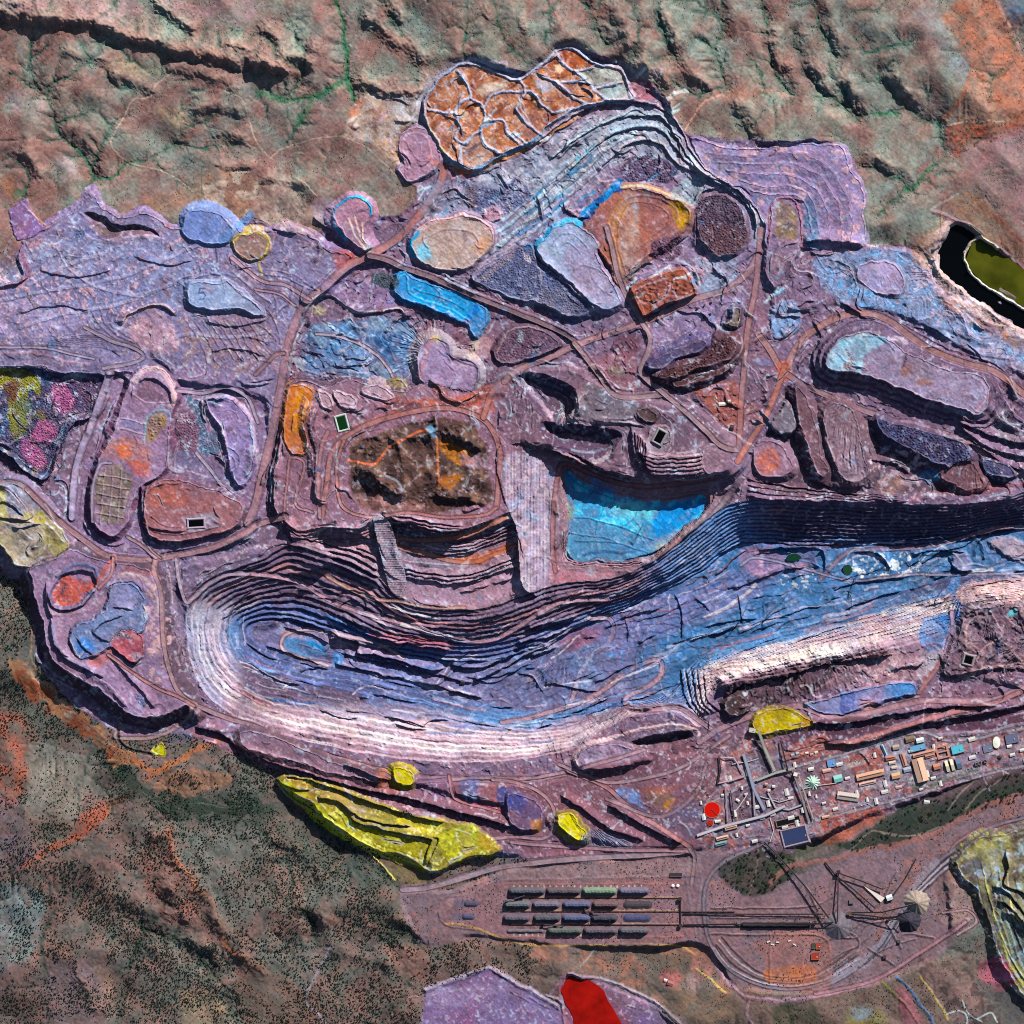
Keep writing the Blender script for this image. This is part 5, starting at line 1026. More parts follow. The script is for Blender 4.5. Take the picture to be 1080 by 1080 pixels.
bumps([(926,443),(975,455),(1020,472),(1020,486),(985,487),(945,464)],1.0,2.6, None, '#23243c', .8, seed=31); speckle([(926,443),(975,455),(1020,472),(1020,486),(985,487),(945,464)], '#5f6a90', .2, N4,.7,.2)
D_BROWN = thing_region('waste_dump', 'fluted brown waste dump next to the blue-black heaps', 'waste dump')
dump([(1000,492),(1020,486),(1032,498),(1038,512),(1020,516),(1002,510),(992,502)],3,.8, '#6f5258', '#5f464e', D_BROWN); rills([(985,485),(1040,485),(1045,520),(990,520)],1025,470,40,.4)
dump([(1036,484),(1060,490),(1070,500),(1060,504),(1042,500)],3,1.2, '#3f4a6c', '#3c3c54', WASTE); bumps([(1038,486),(1066,500),(1044,499)],.7,2.2, seed=33)
paint([(925,515),(935,500),(952,500),(958,512),(940,520)], '#c09484', .6,5,.5); speckle([(920,475),(975,485),(960,520),(920,520)], '#b8a4b0', .2, M4,.7,.2); paint([(968,500),(985,495),(990,505),(975,508)], '#5a90b8', .7,3,.4)
for p in ([(920,470),(945,478),(965,490)],[(918,485),(945,490),(960,500)],[(860,508),(885,515),(912,512)]): scarp(p, 3,6,1.2,-1)
paint([(800,475),(815,470),(824,490),(810,505),(798,500)], '#b5603c', .75,5,.4); D_JN = thing_region('waste_dump', 'pale mauve waste dump with an orange stain below the red road junction', 'waste dump')
dump([(800,468),(818,466),(832,478),(836,492),(822,502),(800,500),(795,484)],2,1, '#94788a', '#7c6678', D_JN); paint([(802,478),(816,474),(822,488),(810,498),(800,494)], '#b5603c', .75,5,.4)
for k in range(4): scarp([(786,505 + k * 6),(820,512 + k * 5),(880,520 + k * 3),(950,524 + k * 2)],2.5,4,1.1,-1, col='#241e2a', a=.3)
line([(960,528),(990,520),(1030,518),(1080,510),(1120,512)],4, '#8f5c66', .3,.7,1)
for p in ([(1070,530),(1040,540),(1000,545)],): line(p, 2, '#75607c', .4,.4)
ZF = 1.0
# ================================================================== south-west tiered dump
SW = [(34,612),(44,645),(50,678),(60,700),(82,713),(104,727),(124,744),(142,754),(162,757),(180,752),(196,744),(205,752),(190,722),(178,692),(172,655),(166,612),(150,598),(112,592),(75,580),(60,588),(34,598)]
D_SW = thing_region('waste_dump', 'broad mauve tiered waste dump with a tall black south-west face', 'waste dump')
dump(SW, 15,1.25, '#88728c', '#3e3036', D_SW, rough=.5)  # slope coloured near-black to deepen the shaded south-west face
scarp([(48,612),(52,640),(58,655)],4,6,1.3,-1); scarp([(55,650),(56,670),(66,690),(85,702),(110,715)],4,7,1.5,-1, col='#2c2430'); line([(55,655),(62,680),(80,697),(96,704)],5, '#8d88a4', .5,.6,1)
pit([(53,625),(62,610),(72,603),(90,601),(103,610),(100,622),(88,634),(75,641),(60,640)],3.5,1.2, None, '#a8584c', '#5f5a78', D_SW); line([(60,608),(78,596),(98,598),(104,608)],4, '#5c6488', .8,.8,1); speckle([(60,610),(95,604),(92,628),(64,638)], '#8c4840', .1, N8,.7,.3); paint([(75,602),(98,600),(100,612),(80,610)], '#8a7a9a', .8,4,.3)
scarp([(52,624),(54,636),(62,643),(78,642),(92,634),(103,620)],3,5,1.2,-1, col='#2a2430')
line([(118,590),(112,602),(102,614),(94,622)],4, '#a0564c', .2,.8,.8); line([(55,648),(75,648),(100,640),(115,628),(120,618)],4, '#9a7f8c', .4,.6,1.5)
dump([(74,668),(82,660),(100,655),(112,642),(116,626),(124,616),(140,616),(152,628),(154,645),(150,664),(118,680),(92,695),(80,688)],17.5,1, '#66789e', '#5a6280', D_SW, rough=.5)
paint([(120,622),(140,620),(148,634),(142,642),(118,640)], '#8c88ac', .8,3,.3); paint([(80,678),(92,672),(102,684),(90,696)], '#3f6ca8', .85,3,.25); paint([(100,655),(128,645),(140,648),(128,660),(105,672)], '#7382a6', .7,4,.3)
for p in ([(98,668),(106,660),(120,652),(132,650)],[(80,670),(90,684),(100,692)],[(96,664),(105,672),(118,676)],[(117,640),(130,642),(142,644)],[(112,626),(120,616),(140,614),(153,626)]): scarp(p, 1.8,5,1,-1, col='#3a3a54')
dump([(120,672),(134,664),(148,667),(153,680),(150,692),(142,698),(130,690),(120,682)],16.5,1.2, '#9a4c50', '#6a4a5c', D_SW); paint([(138,676),(150,680),(148,692),(136,688)], '#8a5a6c', .7,4,.4); scarp([(118,682),(130,692),(143,699),(153,692)],3,5,1.2,-1, col='#2a2430')
paint([(92,700),(112,684),(122,690),(150,725),(172,748),(164,756),(145,752),(120,728)], '#957c98', .8,4,.3); paint([(93,698),(110,685),(118,682),(118,692),(104,702)], '#a8604f', .7,4,.4); scarp([(116,692),(135,712),(152,733),(166,748)],2.5,6,1.2,-1, col='#3a2f3c'); line([(160,745),(170,742),(176,750),(168,756),(160,752)],1.3, '#5f5570', .5,.6); scarp([(95,703),(105,716),(120,726),(138,748)],2,5,1,1)
speckle([(155,620),(172,620),(182,700),(160,712)], '#c0a4a8', .15, N4,.7,.2); line([(126,606),(150,610),(163,625),(166,650)],4, '#b89c9c', .4,.6,1.2)
paint([(132,598),(155,600),(160,608),(135,606)], '#a8604a', .5,4,.4)
# apron of rust sand round its foot
line([(18,700),(35,720),(55,740),(80,757),(105,778),(122,796),(140,806)],16, '#9a6a4c', 0,.8,4, reg=VELD); line([(30,706),(52,730),(75,752),(98,770),(118,788)],5, '#b39a88', 0,.6,2); speckle([(15,700),(60,735),(130,800),(100,790),(40,745)], '#8f4428', .1, N8,.7,.3)
line([(140,805),(165,812),(188,802),(212,788),(240,780),(262,792)],7, '#ab6640', 0,.8,2.5); line([(33,660),(33,690),(38,706)],2, '#a88870', 0,.6,.8); line([(0,680),(10,690),(18,702)],2, '#8a6848', 0,.5,1)
road([(128,766),(122,776),(132,778),(160,777),(185,768),(200,755),(203,744)],4, '#8f7270', 10); line([(125,770),(126,782),(140,792),(168,797)],3, '#2c2a2a', -1.5,.8,.6)
D_YS = thing_region('waste_dump', 'small block of bright yellow waste at the end of a black ditch, in rust sand', 'waste dump')
dump([(163,786),(172,782),(176,790),(174,798),(165,797),(160,792)],4,1, '#b8b412', '#9a9620', D_YS)
paint([(185,770),(200,762),(206,775),(192,782),(180,782)], '#4a5470', .75,4,.4)
# ---- roads of the south-west
road([(30,516),(48,534),(68,553),(92,572),(116,586),(150,590),(185,586),(225,577),(256,563),(275,552),(300,545)],6, '#93666e', 20)
road([(165,590),(163,602),(170,622),(172,652),(174,680),(181,710),(190,730),(205,742),(240,757),(270,766),(310,785),(360,800),(420,815),(500,822),(560,822),(600,815)],5, '#8f6a70', 22)
road([(186,590),(189,610),(196,634),(204,630),(220,616),(240,606),(262,605)],4, '#98849a', 14); road([(120,588),(118,605),(105,620)],3, '#9a5a54'); road([(135,566),(148,574),(165,588)],3.5, '#8f6a74'); road([(152,568),(160,580),(170,588)],2.5, '#8f6a74')
road([(115,690),(140,708),(165,724),(188,734),(205,744)],3.5, '#99605c', 12); line([(178,600),(184,640),(190,680),(205,710)],7, '#8a7888', .3,.5,2)
for p in ([(196,640),(197,670),(206,695),(216,712)],): line(p, 3, '#7f8099', .5,.6,1)
# ================================================================== southern rim: terraces, purple benches, yellow workings
paint([(200,770),(260,780),(350,805),(450,820),(560,825),(620,812),(740,780),(760,800),(740,890),(640,905),(560,900),(540,890),(440,860),(330,820),(240,795)], '#715059', .85,6,.3)
level([(215,768),(280,780),(380,812),(480,838),(560,856),(600,880),(740,895),(760,800),(640,812),(560,826),(450,822),(340,804),(240,762)],3,6)
D_LEN = thing_region('waste_dump', 'long low black-sided purple waste dump below the pale pit wall', 'waste dump')
dump([(252,776),(262,770),(285,776),(320,790),(360,806),(400,818),(398,824),(350,815),(300,800),(262,790)],7,1.1, '#7f6878', '#4f3f48', D_LEN)
scarp([(205,768),(235,775),(260,795),(320,815),(380,832),(430,842),(480,856),(540,872)],6,7,1.8,-1, col='#231d26'); scarp([(360,806),(400,820),(420,826)],4,5,1.4,-1, col='#241e28')
road([(404,815),(420,822),(440,824),(500,820),(560,820),(620,808),(680,790)],4, '#977080', 14); paint([(395,815),(412,812),(422,820),(420,834),(400,832)], '#a8684c', .6,5,.5)
D_Y2 = thing_region('waste_dump', 'small bright yellow waste dump beside two purple-blue benches north of the long yellow workings', 'waste dump')
dump([(414,812),(424,809),(434,813),(436,822),(430,828),(418,825)],6.5,1, '#bdb616', '#9d8f30', D_Y2)
for c, cl in (([(438,815),(470,818),(472,840),(440,836)], '#7a5a72'),([(486,822),(506,824),(508,844),(490,842)], '#565c86'),([(525,830),(552,836),(556,850),(528,848)], '#46508a'),([(506,828),(524,830),(520,846),(508,845)], '#94646a')): paint(c, cl, .85,2,.3)
road([(474,818),(477,836),(484,844),(510,851),(545,860),(562,856),(573,850)],3.5, '#a0606a', 10); line([(500,846),(540,856)],2, '#b0506a', 0,.6)
road([(520,822),(545,825),(565,832),(580,845),(586,862),(582,878),(570,884),(545,882),(520,884)],4, '#936a74', 10)
line([(480,858),(520,868),(545,876),(545,890),(510,885),(470,870)],4, '#5c4450', .0,.5,2)
D_BLU = thing_region('waste_dump', 'deep blue and rust patched waste dump inside the small loop road', 'waste dump')
dump([(536,838),(552,838),(566,845),(572,858),(566,872),(550,874),(538,866)],5.5,1, '#6a5670', '#5a4a64', D_BLU); paint([(536,838),(552,838),(556,850),(538,856)], '#3f4c8c', .8,3,.3); paint([(560,866),(570,864),(570,876),(562,878)], '#b5782c', .75,3); paint([(540,852),(560,848),(570,858),(555,862)], '#4a4a74', .7,4,.4)
D_Y3 = thing_region('waste_dump', 'bright yellow lump of a waste dump beside the haul road bend', 'waste dump')
dump([(588,862),(596,857),(604,858),(610,868),(618,874),(619,882),(612,886),(598,880),(590,872)],7,1, '#c2b81c', '#7d7030', D_Y3); line([(600,856),(604,866),(612,876)],1, '#70682a', -.4,.6)
paint([(618,876),(650,880),(668,892),(640,896),(615,892)], '#76809a', .7,4,.4); rills([(612,874),(650,876),(672,896),(620,898)],610,860,90,.4)
# yellow workings
yel = [(293,824),(300,818),(318,820),(345,825),(370,833),(400,846),(430,858),(460,864),(490,868),(510,878),(528,894),(520,903),(500,905),(480,912),(455,920),(430,906),(390,894),(352,872),(330,850),(308,836)]
YEL = thing_region('open_cut', 'long bright yellow stepped open cut with black benches, north of the bushland', 'open cut')
level(yel, 5,5, '#8f8330', .9,1, YEL)
paint([(296,826),(320,832),(335,848),(360,872),(400,896),(450,918),(400,902),(350,880),(318,850)], '#c4c81e', .85,3,.2); paint([(300,820),(330,826),(345,836),(336,850),(310,832)], '#a06a2c', .55,6,.4); paint([(338,828),(360,834),(400,856),(385,862),(350,845)], '#8d7a60', .6,5,.4)
paint([(335,845),(360,858),(392,875),(452,888),(450,914),(395,895),(350,868)], '#b0ac18', .85,3,.25); paint([(394,874),(446,888),(448,902),(394,890)], '#94901c', .8,2,.25); paint([(420,862),(470,866),(460,880),(425,874)], '#bcae20', .8,4,.3); paint([(462,880),(490,872),(505,880),(525,893),(500,902),(480,912),(468,900)], '#b9b81c', .85,4,.3); paint([(480,872),(502,872),(505,888),(488,896)], '#9cac28', .7,4,.3); paint([(505,880),(520,886),(528,895),(510,896)], '#b0782c', .7,3,.4); paint([(400,905),(450,915),(448,930),(420,930),(405,915)], '#6d6238', .7,5,.4, reg=VELD)
for p, h in (([(300,819),(325,823),(360,834),(400,849),(440,862),(470,868)],4),([(335,842),(345,842),(362,848),(375,860),(400,868),(435,872)],4),([(366,862),(385,870),(420,879),(452,884),(454,889),(450,900),(448,912)],4.5),([(455,882),(463,885),(458,898),(452,914)],3),([(298,828),(312,832),(330,834)],2)):
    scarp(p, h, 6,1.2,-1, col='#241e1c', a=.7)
for p in ([(292,826),(305,840),(330,856),(362,880),(395,898),(425,912)],[(298,830),(325,848),(355,870),(392,893),(450,916)],[(388,898),(405,915),(416,928)]): line(p, 2, '#cfc46a', 1.1,.75,.5)
line([(392,873),(390,884),(396,894)],1, '#5c5a1c', -.3,.6); line([(396,890),(450,908)],1, '#6c6a1c', -.3,.5)
speckle(yel, '#7d7a18', .3, N4,.5,.2); speckle(yel, '#6b5f22', .25, M8 * .7 + N2 * .5,.6,.2); speckle(yel, '#d6d878', .35, N8 * .6 + M2 * .5,.6,.2); speckle(yel, '#8f7b3c', .2, N20,.5,.5)
# ---- road network south
road([(425,938),(450,936),(480,928),(520,916),(545,912),(600,906),(700,900),(728,896)],6, '#86707a', 16); road([(600,812),(640,830),(665,852),(700,875),(728,893)],5, '#93595c', 14); road([(540,888),(600,893),(660,896),(728,897)],4, '#8f6470', 14)
road([(590,806),(620,818),(645,825),(690,818),(720,808),(748,790),(770,775)],4, '#8a6a74', 14); road([(728,895),(733,905),(730,930),(728,945)],4, '#7d6a74'); road([(640,842),(680,858),(700,860),(722,848),(738,830),(745,805)],4, '#84626c', 12)
scarp([(640,848),(670,866),(700,882),(720,890)],5,6,1.5,-1, col='#2a1e26'); scarp([(590,838),(612,852),(640,872),(680,888)],4,6,1.4,-1, col='#2a1e26')
paint([(650,832),(664,830),(682,850),(680,852),(664,848)], '#6f86b4', .85,2,.3); for_ = [(652,834),(664,846),(678,852)]; line(for_, 1, '#3f5484', .3,.6); paint([(682,838),(708,836),(706,850),(690,850)], '#75604c', .7,3,.3); paint([(705,845),(712,842),(708,852),(702,852)], '#b8822c', .7,2); paint([(682,830),(715,828),(705,836),(684,838)], '#9a6050', .6,3,.4)
paint([(620,810),(690,800),(690,815),(640,822),(622,818)], '#5a3f4a', .6,4,.3); paint([(700,860),(735,845),(745,870),(722,885)], '#4f5470', .6,8,.5); paint([(560,870),(580,878),(610,892),(560,888)], '#6a5060', .5,6,.5)
# road pair under the brown hills, dark banks
road([(738,782),(760,768),(785,757),(815,748),(842,744),(860,750),(880,757),(905,755),(940,746),(975,738),(1010,739),(1045,738),(1075,728),(1130,705)],6.5, '#8a6470', 20)
level([(868,760),(950,752),(1040,744),(1040,750),(960,766),(880,782),(835,792),(828,782)],1.5,3, '#47303c', .8); level([(885,790),(960,768),(1040,752),(1130,735),(1130,765),(1040,772),(960,770),(900,786)],0,4, '#4c3542', .8); line([(940,768),(985,774),(1030,772),(1075,764),(1130,758)],2.5, '#9a90a4', 0,.7,.7)
road([(826,800),(860,790),(905,780),(950,766),(1000,752),(1045,742),(1075,730)],5, '#96585a', 18, lift=1)
scarp([(852,764),(900,762),(950,752),(1000,746),(1045,745)],6,6,1.5,-1, col='#2a1e28'); scarp([(870,786),(920,782),(970,765),(1040,752),(1100,740)],5,6,1.5,-1, col='#2e2028'); paint([(835,790),(900,782),(930,776),(880,796),(840,808)], '#8f5a54', .7,4,.4)
for p in ([(1055,745),(1075,750),(1100,748)],[(1040,765),(1070,755),(1090,752)]): line(p, 3, '#8d7088', .4,.5,1)
# blue-lilac basin
BAS = thing_region('waste_dump', 'tapering blue-lilac flat waste dump between the plum hill and the haul road', 'waste dump')
dump([(850,742),(875,735),(900,728),(935,722),(962,721),(963,731),(940,737),(915,745),(890,753),(868,752)],2.5,1, '#7f86b0', '#6a6480', BAS); paint([(935,722),(962,721),(962,732),(938,736)], '#4c82b8', .85,3,.3); paint([(888,732),(900,730),(900,750),(888,752)], '#3f5aa0', .75,2,.3); paint([(905,735),(930,728),(925,742),(905,748)], '#9a86a4', .6,4,.4); paint([(910,740),(922,738),(922,748),(912,750)], '#a8684c', .5,4,.4); line([(848,743),(875,736),(900,728),(935,720),(965,720)],1.4, '#a08a9c', .6,.6); paint([(865,735),(930,718),(955,718),(900,726)], '#9a6468', .6,3,.4)
D_Y4 = thing_region('waste_dump', 'mustard-yellow waste dump with dark tracks, just above the processing plant roads', 'waste dump')
dump([(797,757),(808,748),(828,746),(842,752),(858,762),(848,768),(820,772),(800,775),(793,768)],4,1, '#a08a1a', '#80702c', D_Y4); line([(826,746),(843,756),(844,770)],1.4, '#4a3f20', .3,.6); paint([(800,750),(826,748),(842,758),(840,768),(802,772)], '#b4a41c', .6,4,.3); paint([(842,755),(862,762),(850,768)], '#96693c', .7,3)
# ================================================================== rail plain, stockyard pad, dunes
yard = [(468,972),(463,960),(467,950),(480,945),(498,943),(512,935),(535,929),(720,928),(722,995),(560,992),(520,988),(498,978)]
level(yard, 0,4, '#7d5e66', .9); line([(478,975),(465,966),(463,957),(470,947),(496,943),(515,933),(540,928),(640,926),(735,924)],2, '#74606c', .3,.7,.6); line([(470,974),(500,978),(530,990),(570,997),(690,996),(720,1000),(732,1008)],2, '#b09048', .2,.7,.6)
line([(462,962),(466,972),(480,979),(500,980)],1.2, '#3a2c34', .4,.6)
paint([(545,914),(720,908),(722,924),(545,928)], '#866e72', .7,3,.2)
for y in (946.5,960.5,974.5): line([(540, y),(718, y)],2.2, '#9c7a68', .2,.8,.5, False)
for y in (932,988): line([(530, y),(720, y)],1.8, '#a06a60', .2,.7,.5, False)
for k in range(22): x = 542 + k * 6.4; line([(x, 934),(x, 936)],1.3, '#d0c0bc', 0,.7,.3, False); line([(x, 985),(x, 987)],1.3, '#c8b8b4', 0,.6,.3, False)
for c in ([(478,949),(500,949),(500,957),(478,957)],[(476,963),(492,963),(492,971),(476,971)]): paint(c, '#5a5568', .8,2,.3,0, False)
paint([(474,948),(480,950),(478,958),(472,956)], '#b48c8c', .6,2)
for p in ([(727,905),(724,930),(730,960),(735,985)],[(735,905),(740,930),(736,960),(740,990)],[(745,925),(742,960),(746,985),(762,1012),(790,1035),(830,1043)]): line(p, 2.4, '#7c6c7a', .3,.7,.6)
line([(640,996),(690,997),(728,1006),(735,1016)],2, '#7a5a58', .2,.7)
paint([(742,1005),(752,1004),(748,1030),(738,1035),(728,1020)], '#9a6460', .6,4,.4); line([(735,1022),(750,1034),(765,1047)],2.2, '#b8a050', .2,.8,.6); line([(750,1002),(758,1025),(772,1040),(788,1052),(815,1055),(850,1053),(890,1044),(930,1030),(970,1005),(1000,985),(1020,970)],4.5, '#9c7688', .5,.85,.8); line([(790,1054),(788,1070),(795,1085)],3, '#9c7688', .3,.7,.8)
GRN = [(757,917),(766,905),(782,897),(800,893),(822,898),(840,906),(836,925),(815,938),(795,946),(775,938),(762,928)]
paint(GRN, '#232e26', .92,4,.25); line([(800,896),(797,920),(790,945)],1.6, '#7a6a5c', 0,.6,.6)
paint([(745,938),(770,938),(800,948),(880,922),(905,905),(885,940),(840,965),(748,962)], '#82646c', .7,5,.3); paint([(748,985),(780,985),(800,1020),(810,1035),(780,1025),(755,1005)], '#7f6066', .7,4,.3)
green2 = [(880,890),(905,882),(935,862),(960,848),(1000,838),(1040,825),(1090,806),(1130,800),(1130,820),(1080,838),(1020,862),(985,875),(950,890),(905,898)]
paint(green2, '#24322a', .95,4,.1, reg=VELD); paint([(960,835),(1000,828),(1060,808),(1130,790),(1130,810),(1040,832),(980,850)], '#4a3c42', .85,6,.3)
for p in ([(895,898),(915,880),(925,876),(960,882),(990,872)],[(930,878),(950,882),(985,880)],[(1000,855),(1012,838),(1030,822),(1045,812)],[(1018,855),(1035,835),(1060,820)]): line(p, 1.5, '#8a7c74', .0,.6,.6)
paint([(820,895),(870,880),(890,890),(870,910),(815,930)], '#38402f', .7,6,.5); line([(812,932),(840,912),(872,908),(905,898),(960,888),(1000,872),(1045,848),(1130,825)],6, '#8f5f5c', .2,.7,1.5)
road([(1130,862),(1080,864),(1040,872),(1010,888),(1000,905)],3.5, '#8d5c5c', 12); paint([(905,915),(930,908),(945,915),(930,930),(905,928)], '#7a6470', .8,4,.3)
for p in ([(742,850),(765,838),(799,822),(819,815),(850,805),(887,796),(922,784),(952,775),(973,772),(985,775),(997,780),(1016,780),(1038,777),(1060,771),(1130,762)],[(850,868),(890,858),(922,849),(960,839),(1004,827),(1038,817),(1080,807),(1130,797)]):
    road(p, 3.2, '#8e8796', 14,.2, ROAD, '#4a4048')
for p in ([(887,797),(893,815),(900,832)],[(926,784),(932,800),(938,824)],[(900,832),(925,826),(962,822)],[(990,778),(986,792)],[(1004,782),(1006,797),(1012,812)],[(1023,781),(1025,795)],[(842,868),(836,850)],[(745,846),(757,832),(770,826)],[(858,865),(880,852),(905,848),(918,850)]): line(p, 2, '#918a98', 0,.75,.5)
for p, c in (([(898,800),(926,788),(934,808),(902,816)], '#8f5650'),([(868,814),(882,810),(885,826),(868,830)], '#985a54'),([(850,835),(868,832),(872,850),(852,852)], '#6f5a68'),([(930,785),(956,778),(960,812),(940,822)], '#8a8794'),([(962,818),(1010,812),(1030,808),(1030,816),(965,832)], '#7d8088'),([(1030,785),(1048,782),(1046,800),(1024,804)], '#7d6c80'),([(982,805),(990,803),(994,816),(984,820)], '#4a4854'),([(832,786),(870,776),(874,790),(836,800)], '#98605a'),([(770,805),(785,812),(782,832),(760,826)], '#8a6a70'),([(775,836),(792,834),(794,858),(776,862)], '#5a464e'),([(800,775),(812,800),(815,812),(804,810),(795,785)], '#2f2a30'),([(810,824),(836,820),(842,846),(818,846)], '#7a5c68')): paint(p, c, .85,2,.3)
paint([(862,868),(925,852),(930,862),(892,885),(870,890),(862,880)], '#a25848', .8,4,.3); paint([(990,826),(1005,822),(1010,828),(992,832)], '#8f5a6c', .7,2); line([(962,832),(990,825),(1030,812)],3, '#3f5a40', 0,.6,1.5)
speckle(plant, '#b8b0b4', .72, M2,.6,.08); speckle(plant, '#352c32', .5, N2,.7,.15)
for x_, y_, l_, w_, c_ in ((902,806,22,5, '#b0a6a4'),(928,828,30,4, '#a8a2aa'),(948,808,16,10, '#9c98a2'),(978,800,14,18, '#a49aa0'),(1000,792,26,12, '#8f8c98'),(1022,800,18,10, '#8a8296'),(880,816,20,10, '#8d7a80'),(865,842,16,8, '#86788a'),(800,848,12,20, '#6a5e70'),(826,832,18,14, '#7d6a74'),(770,850,14,24, '#77687a'),(785,872,36,8, '#8a7e8c'),(914,846,40,5, '#8c8494'),(1060,792,40,6, '#948a94')):
    a_ = math.radians(-14); P_ = [(x_ + u * l_ / 2 * math.cos(a_) - v * w_ / 2 * math.sin(a_), y_ + u * l_ / 2 * math.sin(a_) + v * w_ / 2 * math.cos(a_)) for u, v in ((-1,-1),(1,-1),(1,1),(-1,1))]; paint(P_, c_, .8,1.5,.3,0, False)
# rail loop ballast
RAILP = [(742,975),(741,940),(752,920),(775,903),(800,890),(826,888)]
rail1 = [(800,892),(770,905),(750,922),(743,945),(744,975),(752,1000),(770,1022),(800,1038),(835,1043),(870,1036),(900,1022),(925,1000),(945,975),(958,950),(970,930),(990,908),(1015,890),(1045,872),(1090,860),(1130,855)]
road(rail1,3.5, '#605a68', 20,.3, ROAD); road([(858,1043),(890,1030),(918,1008),(940,985),(960,955),(978,930),(1000,908),(1030,888),(1075,870),(1130,862)],3.5, '#6a6474', 20,.3, ROAD)
line([(985,912),(965,940),(950,968),(932,992),(908,1014),(880,1030)],13, '#857e8e', .2,.75,2.5)
for k in range(5):
    line([(932 - k * 5,1000 + k * 4),(948 - k * 4,975 + k * 5),(962 - k * 2,945 + k * 4),(985,918 + k * 3),(1015,893 + k * 3.4),(1050,876 + k * 3),(1130,860 + k * 3)],2.0,('#2f2a34', '#a89eac')[k % 2],.45,.9,.4)
for k in range(4): line([(752 + k * 3,1000 - k * 4),(772 + k * 3,1022 - k * 4),(802,1036 - k * 3.4),(838,1040 - k * 3),(872,1032 - k * 4),(905,1012 - k * 5)],1.8,('#a4989f', '#332d35')[k % 2],.4,.85,.4)
for p in ([(855,1000),(905,975),(930,950),(945,920)],[(870,1015),(915,990),(940,960)],[(880,985),(900,985),(905,1000),(880,1020)],[(905,1020),(935,1000),(965,990)],[(940,1000),(955,985),(985,990)],[(748,968),(800,968),(870,968)],[(750,958),(850,957),(880,945)],[(876,985),(895,990),(905,978)],[(880,990),(905,988),(915,975),(935,972)],[(850,935),(862,960)],[(748,985),(790,986),(860,986)],[(812,985),(812,1036)],[(846,985),(870,990),(875,1003)],[(935,975),(950,1000)],[(915,1000),(945,1020)]):
    line(p, 1.8, '#3f3038', .5,.85,.5); line([(x + 1.4, y - 1.2) for x, y in p],1.2, '#9a8088', 0,.5,.5)
paint([(810,985),(870,985),(875,1040),(815,1038)], '#8a5f5c', .7,3,.3); paint([(810,1022),(855,1018),(858,1036),(812,1036)], '#a5603c', .75,3,.5)
road([(1010,985),(1030,972),(1022,960),(1010,960),(995,962)],3, '#8f6c74', 8); paint([(985,930),(1015,930),(1028,965),(1000,975),(985,955)], '#8d7070', .7,6,.4); paint([(988,925),(1000,920),(1005,945),(990,960)], '#4a3c40', .6,5,.5)
road([(860,1048),(920,1034),(965,1008),(1000,985),(1018,972)],4, '#8c5f68', 10)
# south-east dune: olive and yellow striped hill
SE = [(1010,905),(1030,885),(1060,880),(1130,878),(1130,1070),(1090,1060),(1065,1030),(1050,1000),(1040,965),(1030,940),(1015,925)]
STR = thing_region('waste_dump', 'yellow-streaked olive waste dump with deep black benches at the south-east corner', 'waste dump')
dump(SE, 6,.8, '#6d6a55', '#5c584c', STR)
paint([(1020,900),(1050,895),(1050,920),(1035,928),(1020,918)], '#8a9ab4', .8,4,.4); paint([(1010,912),(1020,895),(1040,882),(1065,882),(1050,892),(1025,902)], '#a8a060', .7,5,.5); speckle([(1015,885),(1060,880),(1060,930),(1030,930)], '#a09c58', .35, N4,.6,.2)
for k in range(5): line([(1042 + k * 6,935 + k * 3),(1046 + k * 6,960 + k * 2),(1056 + k * 6,990),(1066 + k * 6,1020),(1090 + k * 5,1055)],2.4,('#a9ad58', '#7d8468', '#9fb09a', '#6f7a6c', '#b0ae50')[k],.8,.7,.7)
for p in ([(1045,935),(1060,940),(1072,952),(1085,975)],[(1050,950),(1065,955),(1080,975),(1100,990)],[(1060,895),(1062,915),(1058,932),(1075,940),(1090,950)],[(1055,962),(1070,966),(1085,985)]): scarp(p, 5,6,1.3,-1, col='#201c1c', a=.7)
paint([(1062,970),(1082,985),(1090,1030),(1080,1020),(1068,990)], '#5c7080', .7,4,.4); paint([(1035,1015),(1060,1010),(1070,1035),(1055,1045),(1035,1035)], '#a8546c', .85,5,.4); paint([(1048,1020),(1062,1018),(1064,1032),(1050,1034)], '#c77894', .7,4,.4)
paint([(1030,1035),(1080,1045),(1130,1070),(1130,1120),(1060,1100),(1040,1060)], '#3a444a', .7,8,.5); line([(1068,1040),(1080,1052),(1100,1070)],3, '#cdb4b8', 0,.6,1)
paint([(975,1020),(1020,1030),(1040,1060),(1020,1085),(990,1060),(972,1040)], '#7a6264', .6,8,.4); speckle([(975,1000),(1050,1010),(1050,1090),(980,1060)], '#3a3034', .2, N8,.6,.3)
line([(930,1035),(945,1050),(960,1065),(972,1085)],3, '#6a6a30', .6,.7,.7); line([(945,1030),(960,1045),(975,1065),(990,1085)],3, '#3f6490', .8,.8,.8); paint([(945,1040),(960,1050),(972,1070),(980,1090),(960,1090),(948,1060)], '#9a5668', .7,4,.4); line([(970,1030),(985,1050),(1000,1075)],2.4, '#a89848', .3,.7,.7); paint([(895,1065),(925,1065),(935,1085),(900,1090)], '#7d7a3c', .7,6,.5); paint([(900,1062),(920,1064),(915,1076),(900,1074)], '#6f86a0', .6,4,.5)
paint([(820,1060),(860,1062),(860,1085),(820,1085)], '#38402f', .7,6,.5)
for p in ([(998,1070),(1012,1066),(1020,1072),(1018,1085)],[(1015,1055),(1022,1070),(1035,1078)],[(1030,1075),(1045,1068),(1052,1078)]): line(p, 1.6, '#aab6b8', .4,.8,.5)
